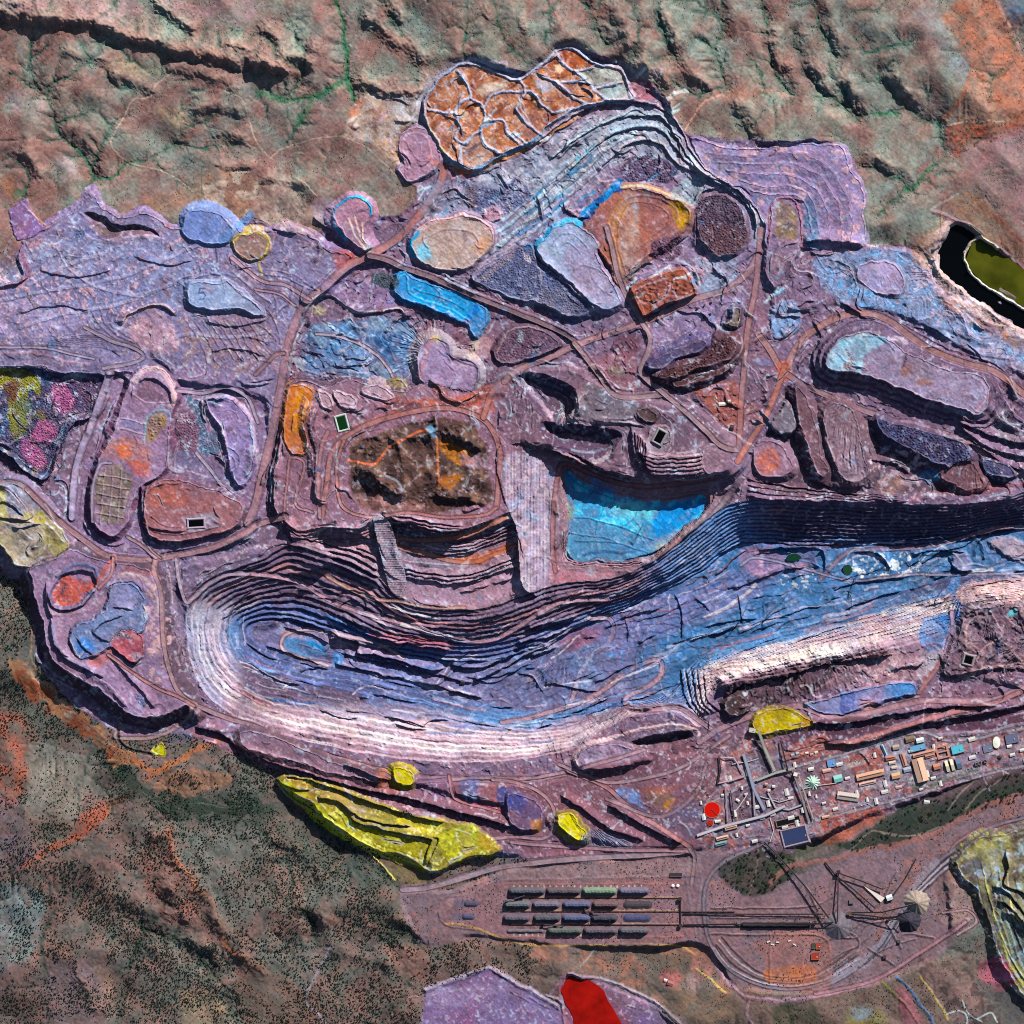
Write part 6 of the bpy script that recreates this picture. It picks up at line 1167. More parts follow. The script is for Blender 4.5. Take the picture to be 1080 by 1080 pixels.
for k in range(7): line([(1026 + k * 9,905 + k * 4),(1034 + k * 8,940 + k * 3),(1044 + k * 8,975),(1058 + k * 8,1010),(1084 + k * 7,1050)],1.1,('#2c2c28', '#c4c690', '#5f7f88', '#23231f', '#c9b8a8', '#3a4a50', '#b9bc70')[k],(.2,.8)[k % 2],.75,.5)
speckle(SE, '#88a0a8', .2, M8,.6,.3); speckle(SE, '#3a3832', .25, N8,.7,.25); speckle(SE, '#8f9060', .25, M20,.6,.3)
# southern tailings dams
tail = [(448,1044),(470,1036),(514,1021),(518,1021),(540,1034),(584,1058),(592,1064),(600,1080),(604,1120),(440,1120)]
level(tail, -1,3, '#77658a', .9,.6, WASTE, False); paint([(475,1045),(495,1035),(505,1060),(490,1090),(478,1080)], '#85486a', .5,14,.8); speckle(tail, '#9a8cac', .0, vnoise(40,91,12),.5,.8); paint([(500,1060),(540,1035),(590,1070),(540,1110)], '#786a8c', .5,12,.5)
line(tail[:8],4.5, '#8f8398', 1.8,.9,.8, False); line([(x, y + 3.5) for x, y in tail[:8]],1.2, '#4c4458', .3,.7,.6, False)
paint([(590,1042),(600,1028),(640,1036),(690,1058),(722,1085),(600,1110)], '#84708f', .8,4,.3); level([(596,1034),(604,1029),(640,1040),(690,1064),(715,1100),(600,1120),(590,1055)],-1,3, reg=WASTE); line([(600,1027),(640,1034),(670,1046),(700,1064),(722,1085)],4, '#93889c', 1.6,.85,.8); line([(600,1028),(588,1040),(578,1052)],3, '#8a7a8c', 1.2,.8,.8); line([(578,1050),(592,1058),(596,1085)],3, '#8d8294', 1.2,.8,.8); line([(612,1020),(620,1010),(627,1000)],1.6, '#8a9490', 0,.7)
paint([(660,1060),(700,1075),(700,1110),(650,1100)], '#5a4a74', .6,8,.4)
paint([(700,1020),(712,1022),(720,1035),(705,1042),(696,1035)], '#a0585c', .6,4,.4); paint([(725,1030),(735,1028),(738,1045),(728,1048)], '#92787a', .6,3,.3); paint([(705,1045),(770,1050),(780,1085),(710,1085)], '#5c5246', .7,6,.4); paint([(670,1005),(725,1010),(722,1030),(690,1020)], '#46443a', .6,5,.6)
paint([(586,1040),(596,1028),(612,1025),(628,1030),(645,1044),(655,1062),(664,1090),(600,1110),(592,1060)], '#7d4a58', .7,8,.5)
rp = random.Random(77)
pal = ['#9db4c8', '#c4b4c4', '#5f7fae', '#51425a', '#8f5a58', '#b9a0b4', '#3f6f9c', '#6a5a78', '#453a48', '#a3c0cc', '#7c5560', '#cfc4cc']
for _ in range(420):      # loads of different rock tipped side by side
    x, y = rp.uniform(0,1090), rp.uniform(110,800)
    j_, i_ = int((y - X0) / S), int((x - X0) / S)
    if R[j_, i_] not in (WASTE,) and R[j_, i_] < 20: continue
    if R[j_, i_] in (YEL, HILL): continue
    a0 = float(N60[j_, i_]) * 5 + rp.uniform(-.5,.5); l, w_ = rp.uniform(4,13), rp.uniform(1.6,5); P = []
    for q in range(7): t_ = q / 7 * 6.283; u, v = l * math.cos(t_) * rp.uniform(.6,1.1), w_ * math.sin(t_) * rp.uniform(.6,1.1); P.append((x + u * math.cos(a0) - v * math.sin(a0), y + u * math.sin(a0) + v * math.cos(a0)))
    cc_ = rp.choice(pal)
    paint(P, cc_, rp.uniform(.3,.65),2,.5,2, N_=M4)
    if rp.random() < .3: bumps(P, .6,2.1, None, '#3a3244', .6, seed=_)
for _ in range(150):      # icy blue-white spills in the upper middle
    x, y = rp.uniform(430,830), rp.uniform(115,330)
    if R[int((y - X0) / S), int((x - X0) / S)] != WASTE: continue
    a0 = rp.uniform(-.9,-.3); l, w_ = rp.uniform(4,14), rp.uniform(1,3)
    line([(x - l * math.cos(a0), y - l * math.sin(a0)),(x + rp.uniform(-1,1), y + rp.uniform(-1,1)),(x + l * math.cos(a0), y + l * math.sin(a0))], w_, rp.choice(['#b5d0dc', '#d0d6dc', '#4f93bd', '#3c4660', '#a7b0c0', '#5a5868']), rp.uniform(-.2,.5), rp.uniform(.4,.75),.8)
# ================================================================== tip edges and tracks
mk = ((R == WASTE) | (R >= 20)) & (R != D_NE) & (R != D_BLUE) & (R != YEL)
mk[:, :40] = False; mk[:, -40:] = False
contour_lines(mk & (R >= 20),200,15,(8,26),('scarp', 'dark'),(.7,1.4))
contour_lines(R == YEL, 60,35,(8,30),('track', 'dark', 'scarp'),(.5,1.1))
nwm = (X < 300) & (Y < 385)
contour_lines(mk & (R == WASTE) & nwm, 90,25,(10,30),('track', 'dark', 'scarp'),(.6,1.2))
contour_lines(mk & (R == WASTE) & (Y < 760) & ~nwm, 1150,5,(10,44),('scarp', 'track', 'dark', 'scarp'),(1.0,2.3))
B_ = blur(H, 9); gy_, gx_ = np.gradient(B_); pm = np.argwhere((R == PIT) & (Y > 572) & (H < -12)); r9 = random.Random(4)
for _ in range(460):      # ore streaks, dozed windrows and small faces along the floor and the lower benches
    j_, i_ = pm[r9.randrange(len(pm))]; x, y = float(ax[i_]), float(ax[j_]); L = r9.uniform(14,70); P = [(x, y)]; hx, hy = math.cos(-.35 + .5 * (x < 560)), math.sin(-.35 + .5 * (x < 560))
    if r9.random() < .2: hx, hy = hy * .8 + .3,-hx
    for _k in range(int(L / 5)):
        g = (float(sample(x, y, gx_)), float(sample(x, y, gy_))); m_ = math.hypot(*g)
        if m_ > .03:
            dx, dy = -g[1] / m_, g[0] / m_
            if dx * hx + dy * hy < 0: dx, dy = -dx, -dy
            hx, hy = .7 * hx + .3 * dx, .7 * hy + .3 * dy
        hx += r9.uniform(-.12,.12); hy += r9.uniform(-.12,.12); m_ = math.hypot(hx, hy); hx /= m_; hy /= m_; x += hx * 5; y += hy * 5; P.append((x, y))
    if len(P) < 3: continue
    k_ = r9.random(); w_ = r9.choice([.9,1.2,1.8,3.2])
    if k_ < (.28 if x > 840 else .4): scarp(P, r9.uniform(.9,2.4), r9.uniform(3,6),1, r9.choice([-1,-1,1]),.6, '#20263c', .45)
    else: line(P, w_, r9.choice(['#3a5f90', '#2c4a78', '#a9b6d2', '#c9bccb', '#6a5a78', '#7d9cc4', '#8f6470', '#34405e', '#d8d4dc', '#5a82b4']), r9.uniform(-.2,.5), r9.uniform(.4,.75),.6)
contour_lines((R == PIT) & (Y > 590),120,6,(14,50),('scarp', 'dark', 'track'),(.8,1.8))
contour_lines((R == WASTE) & (Y >= 760),110,8,(8,26),('track', 'dark', 'scarp'),(.5,1.2))
for _ in range(260):      # wheel tracks across the flats
    k_ = random.Random(_); x, y = k_.uniform(0,1080), k_.uniform(210,900)
    if R[int((y - X0) / S), int((x - X0) / S)] not in (WASTE, ROAD): continue
    a_ = float(sample(x, y, N60)) * 4 + k_.uniform(-.5,.5); pts = [(x, y)]
    for q in range(k_.randint(3,7)): a_ += k_.uniform(-.35,.35); x += 6 * math.cos(a_); y += 6 * math.sin(a_); pts.append((x, y))
    line(pts, k_.uniform(.7,1.6), k_.choice(['#a795ae', '#b7a0ac', '#54486a', '#9a7c88', '#5a5068']),.2, k_.uniform(.25,.55),.5)
# ================================================================== fine ground texture
made = (R == WASTE) | (R >= 20) | (R == PIT)
mw = made & (R != YEL)
for nz, thr, cl, al in ((M4 * .6 + N2 * .5,.34, '#c9b8c6', .36),(N4 * .6 + M2 * .5,.30, '#40364a', .36),(M8 * .6 + N2 * .5,.45, '#a9bccf', .4),(N8 * .6 + M2 * .5,.40, '#5a3c48', .4)):
    q_ = ss((nz - thr) / .25) * al * mw * np.where(R >= 20,.6,1) * np.where(R == PIT, .5,1); C[:] = C * (1 - q_[..., None]) + lin(cl) * q_[..., None]
H += .12 * N2 + np.where(made, .17 * N4 + .10 * M2 + .10 * np.abs(M4),.16 * N4) * (R != ROAD)
lum = C.mean(2, keepdims=True); C[:] = np.where(mw[..., None], lum + (C - lum) * 1.22, C)
C *= (1 + .15 * N1 * np.where(R == ROAD, .6,1) + .15 * M2 + .14 * M8 + .12 * N20)[..., None]
hue = (.05 * N4 + .06 * M20)[..., None] * np.array([1,-.3,-1], np.float32)
C *= 1 + hue
np.clip(C, .002,.95, out=C)
# ================================================================== meshes from the grid
def principled(name, rough=.9, col=None, attr=False, bump=0, scale=1.0, var=0, metal=0):
    m = bpy.data.materials.new(name); m.use_nodes = True
    nt = m.node_tree; b = nt.nodes['Principled BSDF']; b.inputs['Roughness'].default_value = rough; b.inputs['Metallic'].default_value = metal
    b.inputs['Specular IOR Level'].default_value = .15
    tc = nt.nodes.new('ShaderNodeTexCoord')
    if attr:
        a = nt.nodes.new('ShaderNodeAttribute'); a.attribute_name = 'Col'; src = a.outputs['Color']
    else:
        a = nt.nodes.new('ShaderNodeRGB'); a.outputs[0].default_value = (*[float(x) for x in lin(col)],1); src = a.outputs[0]
    if var:
        no = nt.nodes.new('ShaderNodeTexNoise'); no.inputs['Scale'].default_value = scale; no.inputs['Detail'].default_value = 5; no.inputs['Roughness'].default_value = .65
        nt.links.new(tc.outputs['Object'], no.inputs['Vector'])
        mr = nt.nodes.new('ShaderNodeMapRange'); mr.inputs['From Min'].default_value = .3; mr.inputs['From Max'].default_value = .7; mr.inputs['To Min'].default_value = 1 - var; mr.inputs['To Max'].default_value = 1 + var
        nt.links.new(no.outputs['Fac'], mr.inputs['Value'])
        mx = nt.nodes.new('ShaderNodeVectorMath'); mx.operation = 'SCALE'
        nt.links.new(src, mx.inputs[0]); nt.links.new(mr.outputs[0], mx.inputs['Scale']); src = mx.outputs[0]
    nt.links.new(src, b.inputs['Base Color'])
    return m

GROUND = principled('weathered_ground', .95, None, True, var=.13, scale=.03)
WX_ = ((X - 540) * M).ravel(); WY_ = ((540 - Y) * M).ravel(); WZ_ = (H * M).ravel(); CF = C.reshape(-1,3)

def grid_object(name, mask):
    """mask: boolean over cells"""
    jj, ii = np.nonzero(mask)
    if len(jj) == 0: return None
    a = jj * N + ii
    quads = np.stack([a, a + N, a + N + 1, a + 1],1)
    used, inv = np.unique(quads, return_inverse=True); inv = inv.reshape(-1).astype(np.int32)
    me = bpy.data.meshes.new(name); nv = len(used); nf = len(quads)
    me.vertices.add(nv); me.loops.add(nf * 4); me.polygons.add(nf)
    co = np.stack([WX_[used], WY_[used], WZ_[used]],1).astype(np.float32)
    me.vertices.foreach_set('co', co.ravel()); me.loops.foreach_set('vertex_index', inv)
    me.polygons.foreach_set('loop_start', np.arange(0, nf * 4,4, dtype=np.int32))
    try: me.polygons.foreach_set('loop_total', np.full(nf, 4, np.int32))
    except Exception: pass
    me.polygons.foreach_set('use_smooth', np.zeros(nf, bool))
    at = me.color_attributes.new('Col', 'FLOAT_COLOR', 'POINT')
    at.data.foreach_set('color', np.concatenate([CF[used], np.ones((nv, 1), np.float32)],1).astype(np.float32).ravel())
    me.update(calc_edges=True); me.materials.append(GROUND)
    o = bpy.data.objects.new(name, me); bpy.context.collection.objects.link(o)
    return o

def tag(o, label=None, cat=None, group=None, kind=None):
    if label: o['label'] = label
    if cat: o['category'] = cat
    if group: o['group'] = group
    if kind: o['kind'] = kind
    return o

RC = R[:-1, :-1]
yc = Y[:-1, :-1]
for nm, mk, lab in (('hills', (RC == 0) & (yc < 560), 'pinkish-brown gullied hills with green drainage lines along the north'),
                    ('ground', ((RC == 0) & (yc >= 560)) | (RC == VELD), 'dull brown bushveld ground with rust sand patches along the south'),
                    ('road', RC == ROAD, 'network of wide red-brown and mauve haul roads between dumps and pits'),
                    ('open_pit_terrain', RC == PIT, 'huge terraced open pit, black north benches and pale pink and blue south wall'),
                    ('waste_terrain', RC == WASTE, 'mauve and slate-blue tracked mine ground between the waste dumps')):
    tag(grid_object(nm, mk), lab, kind='structure')
for k, (nm, lab, cat, grp) in NAMED.items():
    o = grid_object(nm, RC == k)
    if o: tag(o, lab, cat, grp)

# outlying country, to the horizon
def skirt():
    me = bpy.data.meshes.new('outlying_land'); bm = bmesh.new()
    a = X0; b = float(ax[-1]); F = 12000
    idx = list(range(0, N, 26)); 
    if idx[-1] != N - 1: idx.append(N - 1)
    inner = [(ax[i], a, H[0, i]) for i in idx] + [(b, ax[i], H[i, -1]) for i in idx[1:]] + [(ax[i], b, H[-1, i]) for i in idx[::-1][1:]] + [(a, ax[i], H[i, 0]) for i in idx[::-1][1:-1]]
    rings = []
    r = random.Random(3)
    for s in (1.0,1.15,1.5,2.5,6,20):
        ring = []
        for (x, y, h) in inner:
            z = h - .8 if s == 1.0 else (h * .3 - 3 + r.uniform(-5,5) if s < 6 else -3)
            ring.append(bm.verts.new(W(540 + (x - 540) * s, 540 + (y - 540) * s, z)))
        rings.append(ring)
    n = len(inner)
    for q in range(len(rings) - 1):
        for i in range(n): bm.faces.new((rings[q][i], rings[q][(i + 1) % n], rings[q + 1][(i + 1) % n], rings[q + 1][i]))
    bmesh.ops.recalc_face_normals(bm, faces=bm.faces); bm.to_mesh(me); bm.free()
    for f in me.polygons:
        if f.normal.z < 0: f.flip()
    me.materials.append(principled('outlying_veld', .95, '#74635a', var=.3, scale=.002))
    o = bpy.data.objects.new('outlying_land', me); bpy.context.collection.objects.link(o)
    tag(o, 'plain brown country stretching away beyond the mine', kind='structure')
skirt()
# ================================================================== objects
COL = bpy.context.collection
MATS = {}
def mat(col, rough=.7, var=.12, metal=0, scale=.08):
    k = (col, rough, metal)
    if k not in MATS: MATS[k] = principled('finish_%d' % len(MATS), rough, col, False, var=var, scale=scale, metal=metal)
    return MATS[k]
def put(name, verts, faces, m, parent=None, loc=(0,0,0), rz=0):
    me = bpy.data.meshes.new(name); me.from_pydata([tuple(v) for v in verts],[], faces); me.update(); me.materials.append(m)
    o = bpy.data.objects.new(name, me); COL.objects.link(o); o.location = loc; o.rotation_euler = (0,0, rz)
    if parent: o.parent = parent
    return o
def empty(name, x, y, z, rz=0):
    o = bpy.data.objects.new(name, None); COL.objects.link(o); o.location = W(x, y, z); o.rotation_euler = (0,0, rz); return o
class MB:
    def __init__(s): s.v = []; s.f = []
    def box(s, cx, cy, z0, lx, ly, lz, rz=0, taper=1):
        n = len(s.v); c, q = math.cos(rz), math.sin(rz)
        for z, k in ((z0,1),(z0 + lz, taper)):
            for a, b in ((-1,-1),(1,-1),(1,1),(-1,1)):
                x, y = a * lx / 2 * k, b * ly / 2 * k; s.v.append((cx + x * c - y * q, cy + x * q + y * c, z))
        s.f += [(n, n + 3, n + 2, n + 1),(n + 4, n + 5, n + 6, n + 7)] + [(n + i, n + (i + 1) % 4, n + 4 + (i + 1) % 4, n + 4 + i) for i in range(4)]
        return s
    def cyl(s, cx, cy, z0, r0, r1, h, k=20, cap=True):
        n = len(s.v)
        for r, z in ((r0, z0),(r1, z0 + h)):
            for i in range(k): t = i / k * 2 * math.pi; s.v.append((cx + r * math.cos(t), cy + r * math.sin(t), z))
        s.f += [(n + i, n + (i + 1) % k, n + k + (i + 1) % k, n + k + i) for i in range(k)]
        if cap: s.f += [tuple(n + k + i for i in range(k)), tuple(n + i for i in range(k))[::-1]]
        return s
    def bar(s, a, b, w, h):
        a, b = Vector(a), Vector(b); d = (b - a); u = d.normalized(); r = u.cross(Vector((0,0,1))); r = r.normalized() if r.length > 1e-4 else Vector((1,0,0)); t = r.cross(u)
        n = len(s.v)
        for p in (a, b):
            for i, j in ((-1,-1),(1,-1),(1,1),(-1,1)): s.v.append(tuple(p + r * i * w / 2 + t * j * h / 2))
        s.f += [(n, n + 1, n + 2, n + 3),(n + 7, n + 6, n + 5, n + 4)] + [(n + i, n + 4 + i, n + 4 + (i + 1) % 4, n + (i + 1) % 4) for i in range(4)]
        return s
    def gable(s, lx, ly, z0, h, over=1.0):
        n = len(s.v); x, y = lx / 2 + over, ly / 2 + over
        s.v += [(-x, -y, z0),(x, -y, z0),(x, y, z0),(-x, y, z0),(-x, 0, z0 + h),(x, 0, z0 + h)]
        s.f += [(n, n + 1, n + 5, n + 4),(n + 2, n + 3, n + 4, n + 5),(n + 1, n + 2, n + 5),(n + 3, n, n + 4),(n, n + 3, n + 2, n + 1)]
        return s
    def make(s, name, m, parent=None, **k): return put(name, s.v, s.f, m, parent, **k)

def building(x, y, L, Wd, ang, h, roof, label, style='gable', wall='#9a8a80', group=None, cat='building', name='building'):
    z = float(sample(x, y)) - .05; e = empty(name, x, y, z, math.radians(-ang)); tag(e, label, cat, group)
    L, Wd, h = L * M, Wd * M, h * M
    MB().box(0,0,-3, L, Wd, h + 3).make('wall', mat(wall), e)
    if style == 'gable':
        r = MB().gable(L, Wd, h + .03, Wd * .16).make('roof', mat(roof, .6), e)
        if L > 90:
            v = MB()
            v.box(0,0, h + Wd * .15, L * .8,5,4)
            v.make('ridge_vent', mat('#6a6468'), r)
    else:
        r = MB().box(0,0, h + .03, L + 1, Wd + 1,1.2).make('roof', mat(roof, .7), e)
        v = MB()
        for a, b, c, d in ((0, Wd / 2, L + 1,1.6),(0,-Wd / 2, L + 1,1.6),(L / 2,0,1.6, Wd - 1.8),(-L / 2,0,1.6, Wd - 1.8)): v.box(a, b, h + 1.25, c, d, 2)
        v.make('parapet', mat(wall), r)
        if min(L, Wd) > 45: MB().box(L * .2,-Wd * .1, h + 1.3,14,10,6).make('roof_unit', mat('#b8b4b0'), r)
    return e

SAL, PEA, TEAL = '#b98070', '#c99a80', '#6fa9ac'
for b in [
    (918,817,30,6.5,-13,1.6, PEA, 'long peach-roofed block beside the reddish bare yard of the plant'),(915,825.8,18,3.6,-13,1, '#c8a49a', 'low pale pink shed just south of the long peach-roofed block'),
    (970.4,812,25,12,74,2.4, '#cfa890', 'biggest peach-roofed hall of the plant, set lengthways north to south'),(975,794.5,25,3.8,-14,1.2, '#c08878', 'narrow salmon bar of a building at the north end of the biggest hall'),
    (953,801,14,4.4,72,1.2, SAL, 'slim salmon-roofed building standing across, west of the biggest hall'),(945,818,9,6,-12,1.6, '#cda078', 'squarish tan-roofed building at the east end of the long peach block'),
    (939,799,10,4.6,-10,1.2, '#b87868', 'reddish salmon shed south of the slim pale blue shed'),(941,804.2,7,3.2,-10,1, '#d0b8a0', 'small cream shed, uppermost of two stacked south of the reddish shed'),(943.2,809.5,6,2.8,-10,1, '#c9b4a4', 'small cream shed, lower of two stacked south of the reddish shed'),
    (945,788,7,5,-10,1.3, '#a8988a', 'beige building among grey yards near the plant north road'),(932.5,791,13,2.6,66,1, '#8fb4cc', 'slim pale blue shed along the edge of the reddish yard'),
    (970.3,780.6,8,5,-14,1.4, '#cfe0e0', 'white-cyan building touching the sky-blue shed by the north road'),(968,788.6,17,6,-14,1.2, '#5e9cc4', 'sky-blue roofed shed north of the salmon bar building'),(959.5,779.4,9,6,-14,1.3, '#7d6858', 'dark tan building west of the white-cyan one'),
    (957,811.5,8,5,-12,1, '#9aa4b4', 'blue-grey shed close to the west side of the biggest hall'),(877,804.7,9,8,-12,1, '#5f8cc0', 'square blue flat-topped building by the north road of the plant'),(872,812.5,9,3.6,-12,1, '#c8a098', 'short pink shed south of the square blue building'),
    (884,821,9,7.5,-14,1.6, '#82c0bc', 'turquoise-roofed square building beside the pale mint stockpile'),(894.5,840,23,8,8,1.4, '#b8aaa4', 'wide pale shed with a row of dark roof vents near the rail yard'),(871,861.3,8,2.8,-13,1, '#cda084', 'little peach shed at the southern fence of the plant'),
    (855.5,811,6,3.6,-12,1.2, '#d8d0c4', 'small white building north of the pale mint stockpile'),(948,830,7,3,-8,1, '#c49a94', 'lone small pink building beside the southern plant road'),(977.5,846,6,4,10,1, '#bcb8bc', 'grey-white house among trees south of the plant road'),
    (1010,790,13,8.6,-14,1.5, '#4fb0c4', 'bright turquoise building beside the courtyard block'),(999,808,3.2,12,-16,1.3, '#d8ccae', 'cream shed, western one of a parallel pair'),(1004.3,806.6,3.2,12,-16,1.3, '#dcd0b4', 'cream shed, eastern one of a parallel pair'),(1011,805.2,5,11,-16,1.1, '#5f7088', 'slate-blue ribbed shed next to the cream pair'),
    (988,808.4,7,6,-14,1.4, '#bf7f64', 'small salmon house in a dark yard east of the biggest hall'),(981,797,10,3.6,-14,1.1, '#b8806c', 'salmon wing south of the narrow salmon bar building'),(1067,779,13,9.5,-12,1.2, '#5d6280', 'slate-purple flat building at the east end of the plant'),(1064.5,787,5,3,-12,1, '#d8d0d0', 'small white hut south of the slate-purple building'),
    (1042,789.5,10,7,-12,.8, '#66708a', 'grey-blue low roof between the turquoise building and the white tank'),(1055,798,4,4,30,1.2, '#5a4444', 'dark little hut south of the white tank'),(1078,791,5,3,-12,1, '#ccc8c4', 'white hut at the far east end of the plant'),
    (771,872.4,13,4.4,-14,1.8, '#cf9f86', 'peach-roofed house over the conveyor gallery near the red tank'),(757,866,6,2.8,-10,1.2, '#d4ccc8', 'small white house beside the small red tank'),(762,883.5,13,3.6,-14,1.2, '#d0a890', 'peach and white shed south of the conveyor gallery'),(760.5,889.6,12,3.4,-14,1, '#6a9aa0', 'teal-roofed shed, southernmost near the red tank'),
    (778,844,4,2.4,30,1.2, '#d8d4d0', 'small tilted white house among the plant conveyors'),(762,838.5,2.6,2.6,0,1.4, '#cfc8cc', 'tiny white kiosk north of the big red tank'),(787,837.5,3.4,2.4,-20,1.4, '#c8c0c4', 'tiny grey-white drive house by the blue-grey conveyor spine'),(811,833.6,3,2.6,0,1.8, '#d8c4b4', 'cream drive house, southernmost of three east of the conveyor spine'),(816,829.4,3,2.6,0,2, '#d4ccbc', 'cream drive house, easternmost of three east of the conveyor spine'),(808,827,3,2.6,0,2, '#c09a8c', 'pinkish drive house, westernmost of three east of the conveyor spine'),
    (839,816.4,4.4,4.4,10,4.5, '#e0d8d0', 'tall white tower house where the conveyor galleries meet'),(793.5,770,7,5,10,3, '#b4b8b4', 'pale crusher house at the top of the grey-green gallery'),(713,922.6,13,4,0,1.2, '#3a3038', 'black-roofed long shed at the north-east corner of the stockyard'),
    (938,946.5,6.4,5.6,-20,3, '#d4dcda', 'white station house at the foot of the bright metal chute'),(858,997.6,3.6,6,0,1, '#3c4434', 'dark green shed beside a red-roofed shed on the rail plain'),(863.2,997.8,5,6.6,0,1, '#a03c2c', 'smaller red-roofed shed on the rail plain'),(860,1008.6,8.4,7,0,1.2, '#98321f', 'bigger red-roofed shed on the rail plain'),
    (762,426,8,3.4,-5,1.2, '#e0d8cc', 'white-roofed long workshop in the rust-red village yard'),(769,423,3,2.6,0,1, '#d0c4b8', 'small white hut touching the white-roofed workshop'),(772,451,3.6,6,10,1.2, '#3c3038', 'dark shed south of the rust-red village yard'),(488,720,4.4,4.4,10,1.8, '#3a3540', 'dark pump house alone on the pit floor'),
    (702,1034,3.4,2.8,20,1, '#d8d0d0', 'white farmhouse in a reddish yard south of the stockyard'),(707,1037,6,5,20,1, '#a06464', 'reddish roofed farm shed beside the white farmhouse')]:
    building(*b, style='flat' if b[0] in (877,968,1067,1042,858,863.2,860,713,839,793.5,1010) else 'gable')
# courtyard block: four wings round two dark courts
e = empty('courtyard_building', 994,793, float(sample(994,793)), math.radians(14)); tag(e, 'peach-roofed block around dark courtyards, west of the bright turquoise building', 'building')
for nm, c, h, mm in (('wall', 0,14, '#94786c'),('roof', 1,2.5, '#c0806a')):
    b_ = MB()
    for q in ((0,60,130,18),(0,-60,130,18),(-56,0,18,102),(56,0,18,102),(0,4,94,16)): b_.box(q[0], q[1],14.03 if c else -2, q[2] + c * 1.2, q[3] + c * 1.2 - (1.4 if not c else 2.8), h + (0 if c else 2))
    b_.make(nm, mat(mm), e)
# scattered huts north of the plant road
for k, (x, y, c, lab) in enumerate([(836,796, '#8fb0c0', 'blue-grey hut, westernmost in the line of huts under the mustard dump'),(841,794.5, '#9ab4bc', 'pale blue hut, second from the west in the line of huts'),(846,795, '#c88068', 'rust-orange hut in the middle of the line of huts'),(851,794, '#d8cccc', 'white hut east of the rust-orange hut'),(856,795.5, '#c09488', 'pink hut, second from the east in the line of huts'),(861,793.5, '#d4c8c0', 'whitish hut, easternmost in the line of huts')]):
    building(x, y, 3.4,2.2,-12,.8, c, lab, 'gable', '#8a8078', 'huts in line north of the plant road', 'hut', 'hut')
for k, (x, y) in enumerate([(1030,805.5),(1033.6,804.4),(1039.2,802.8)]):
    building(x, y, 3,3,-15,1.8, '#2c2a34', ('western', 'middle', 'eastern')[k] + ' black-topped hut of three east of the slate-blue ribbed shed', 'flat', '#c8c4c8', 'three black-topped huts', 'hut', 'hut')
for k, (x, y, lab) in enumerate([(810.5,993, 'white trailer, westernmost on the rail plain compound'),(815,996, 'white trailer, second from the west on the rail plain compound'),(820,993.5, 'white trailer in the middle of the rail plain compound'),(833,992, 'white trailer, second from the east on the rail plain compound'),(838,996, 'white trailer, easternmost on the rail plain compound')]):
    building(x, y, 3.6,1.6,(k * 37) % 50 - 20,.5, '#d8d4d0', lab, 'flat', '#b0aaa8', 'trailers on the rail plain', 'trailer', 'trailer')

# ---- round tanks
def tank(x, y, r, h, inside, rim, label, name='thickener_tank'):
    e = empty(name, x, y, float(sample(x, y))); tag(e, label, 'tank'); r *= M; h *= M
    MB().cyl(0,0,-4, r, r, h + 4,40).make('wall', mat(rim), e)
    MB().cyl(0,0, h + .05, r * .93, r * .93,.6,40).make('liquid' if r > 20 else 'lid', mat(inside, .35), e)
    b_ = MB().bar((0,0, h + 4),(r * .98 * .7,-r * .98 * .7, h + 4),4,2); b_.cyl(0,0, h + .7,5,5,5,12); b_.make('rake_bridge', mat('#6a5040'), e)
tank(751,854,8.6,.8, '#c01208', '#b06a5c', 'large round tank brimming with bright red liquid at the west end of the plant'); tank(749,868,3.2,.8, '#b01c10', '#90504a', 'small round red tank just south of the large red one')
e = empty('storage_tank', 1051,783, float(sample(1051,783))); tag(e, 'white oval storage tank at the east end of the plant', 'tank')
o = MB().cyl(0,0,-3,40,40,17,36).make('wall', mat('#d8d8c8'), e); o.scale = (1,1.55,1); o = MB().cyl(0,0,14.05,39,8,5,36).make('roof', mat('#e4e4d4'), e); o.scale = (1,1.55,1)
for k, x in enumerate((709.8,715)):
    e = empty('storage_tank', x, 934, float(sample(x, 934))); tag(e, ('western', 'eastern')[k] + ' white round storage tank of two at the stockyard east end', 'tank', 'two white tanks at the stockyard'); MB().cyl(0,0,-2,17,17,14,24).make('wall', mat('#dcdcdc'), e); MB().cyl(0,0,12.05,16.5,2,3,24).make('roof', mat('#e6e6e6'), e)

def inside(x, y, P):
    c = False
    for i in range(len(P)):
        (x1, y1),(x2, y2) = P[i], P[i - 1]
        if (y1 > y) != (y2 > y) and x < x1 + (y - y1) * (x2 - x1) / (y2 - y1): c = not c
    return c
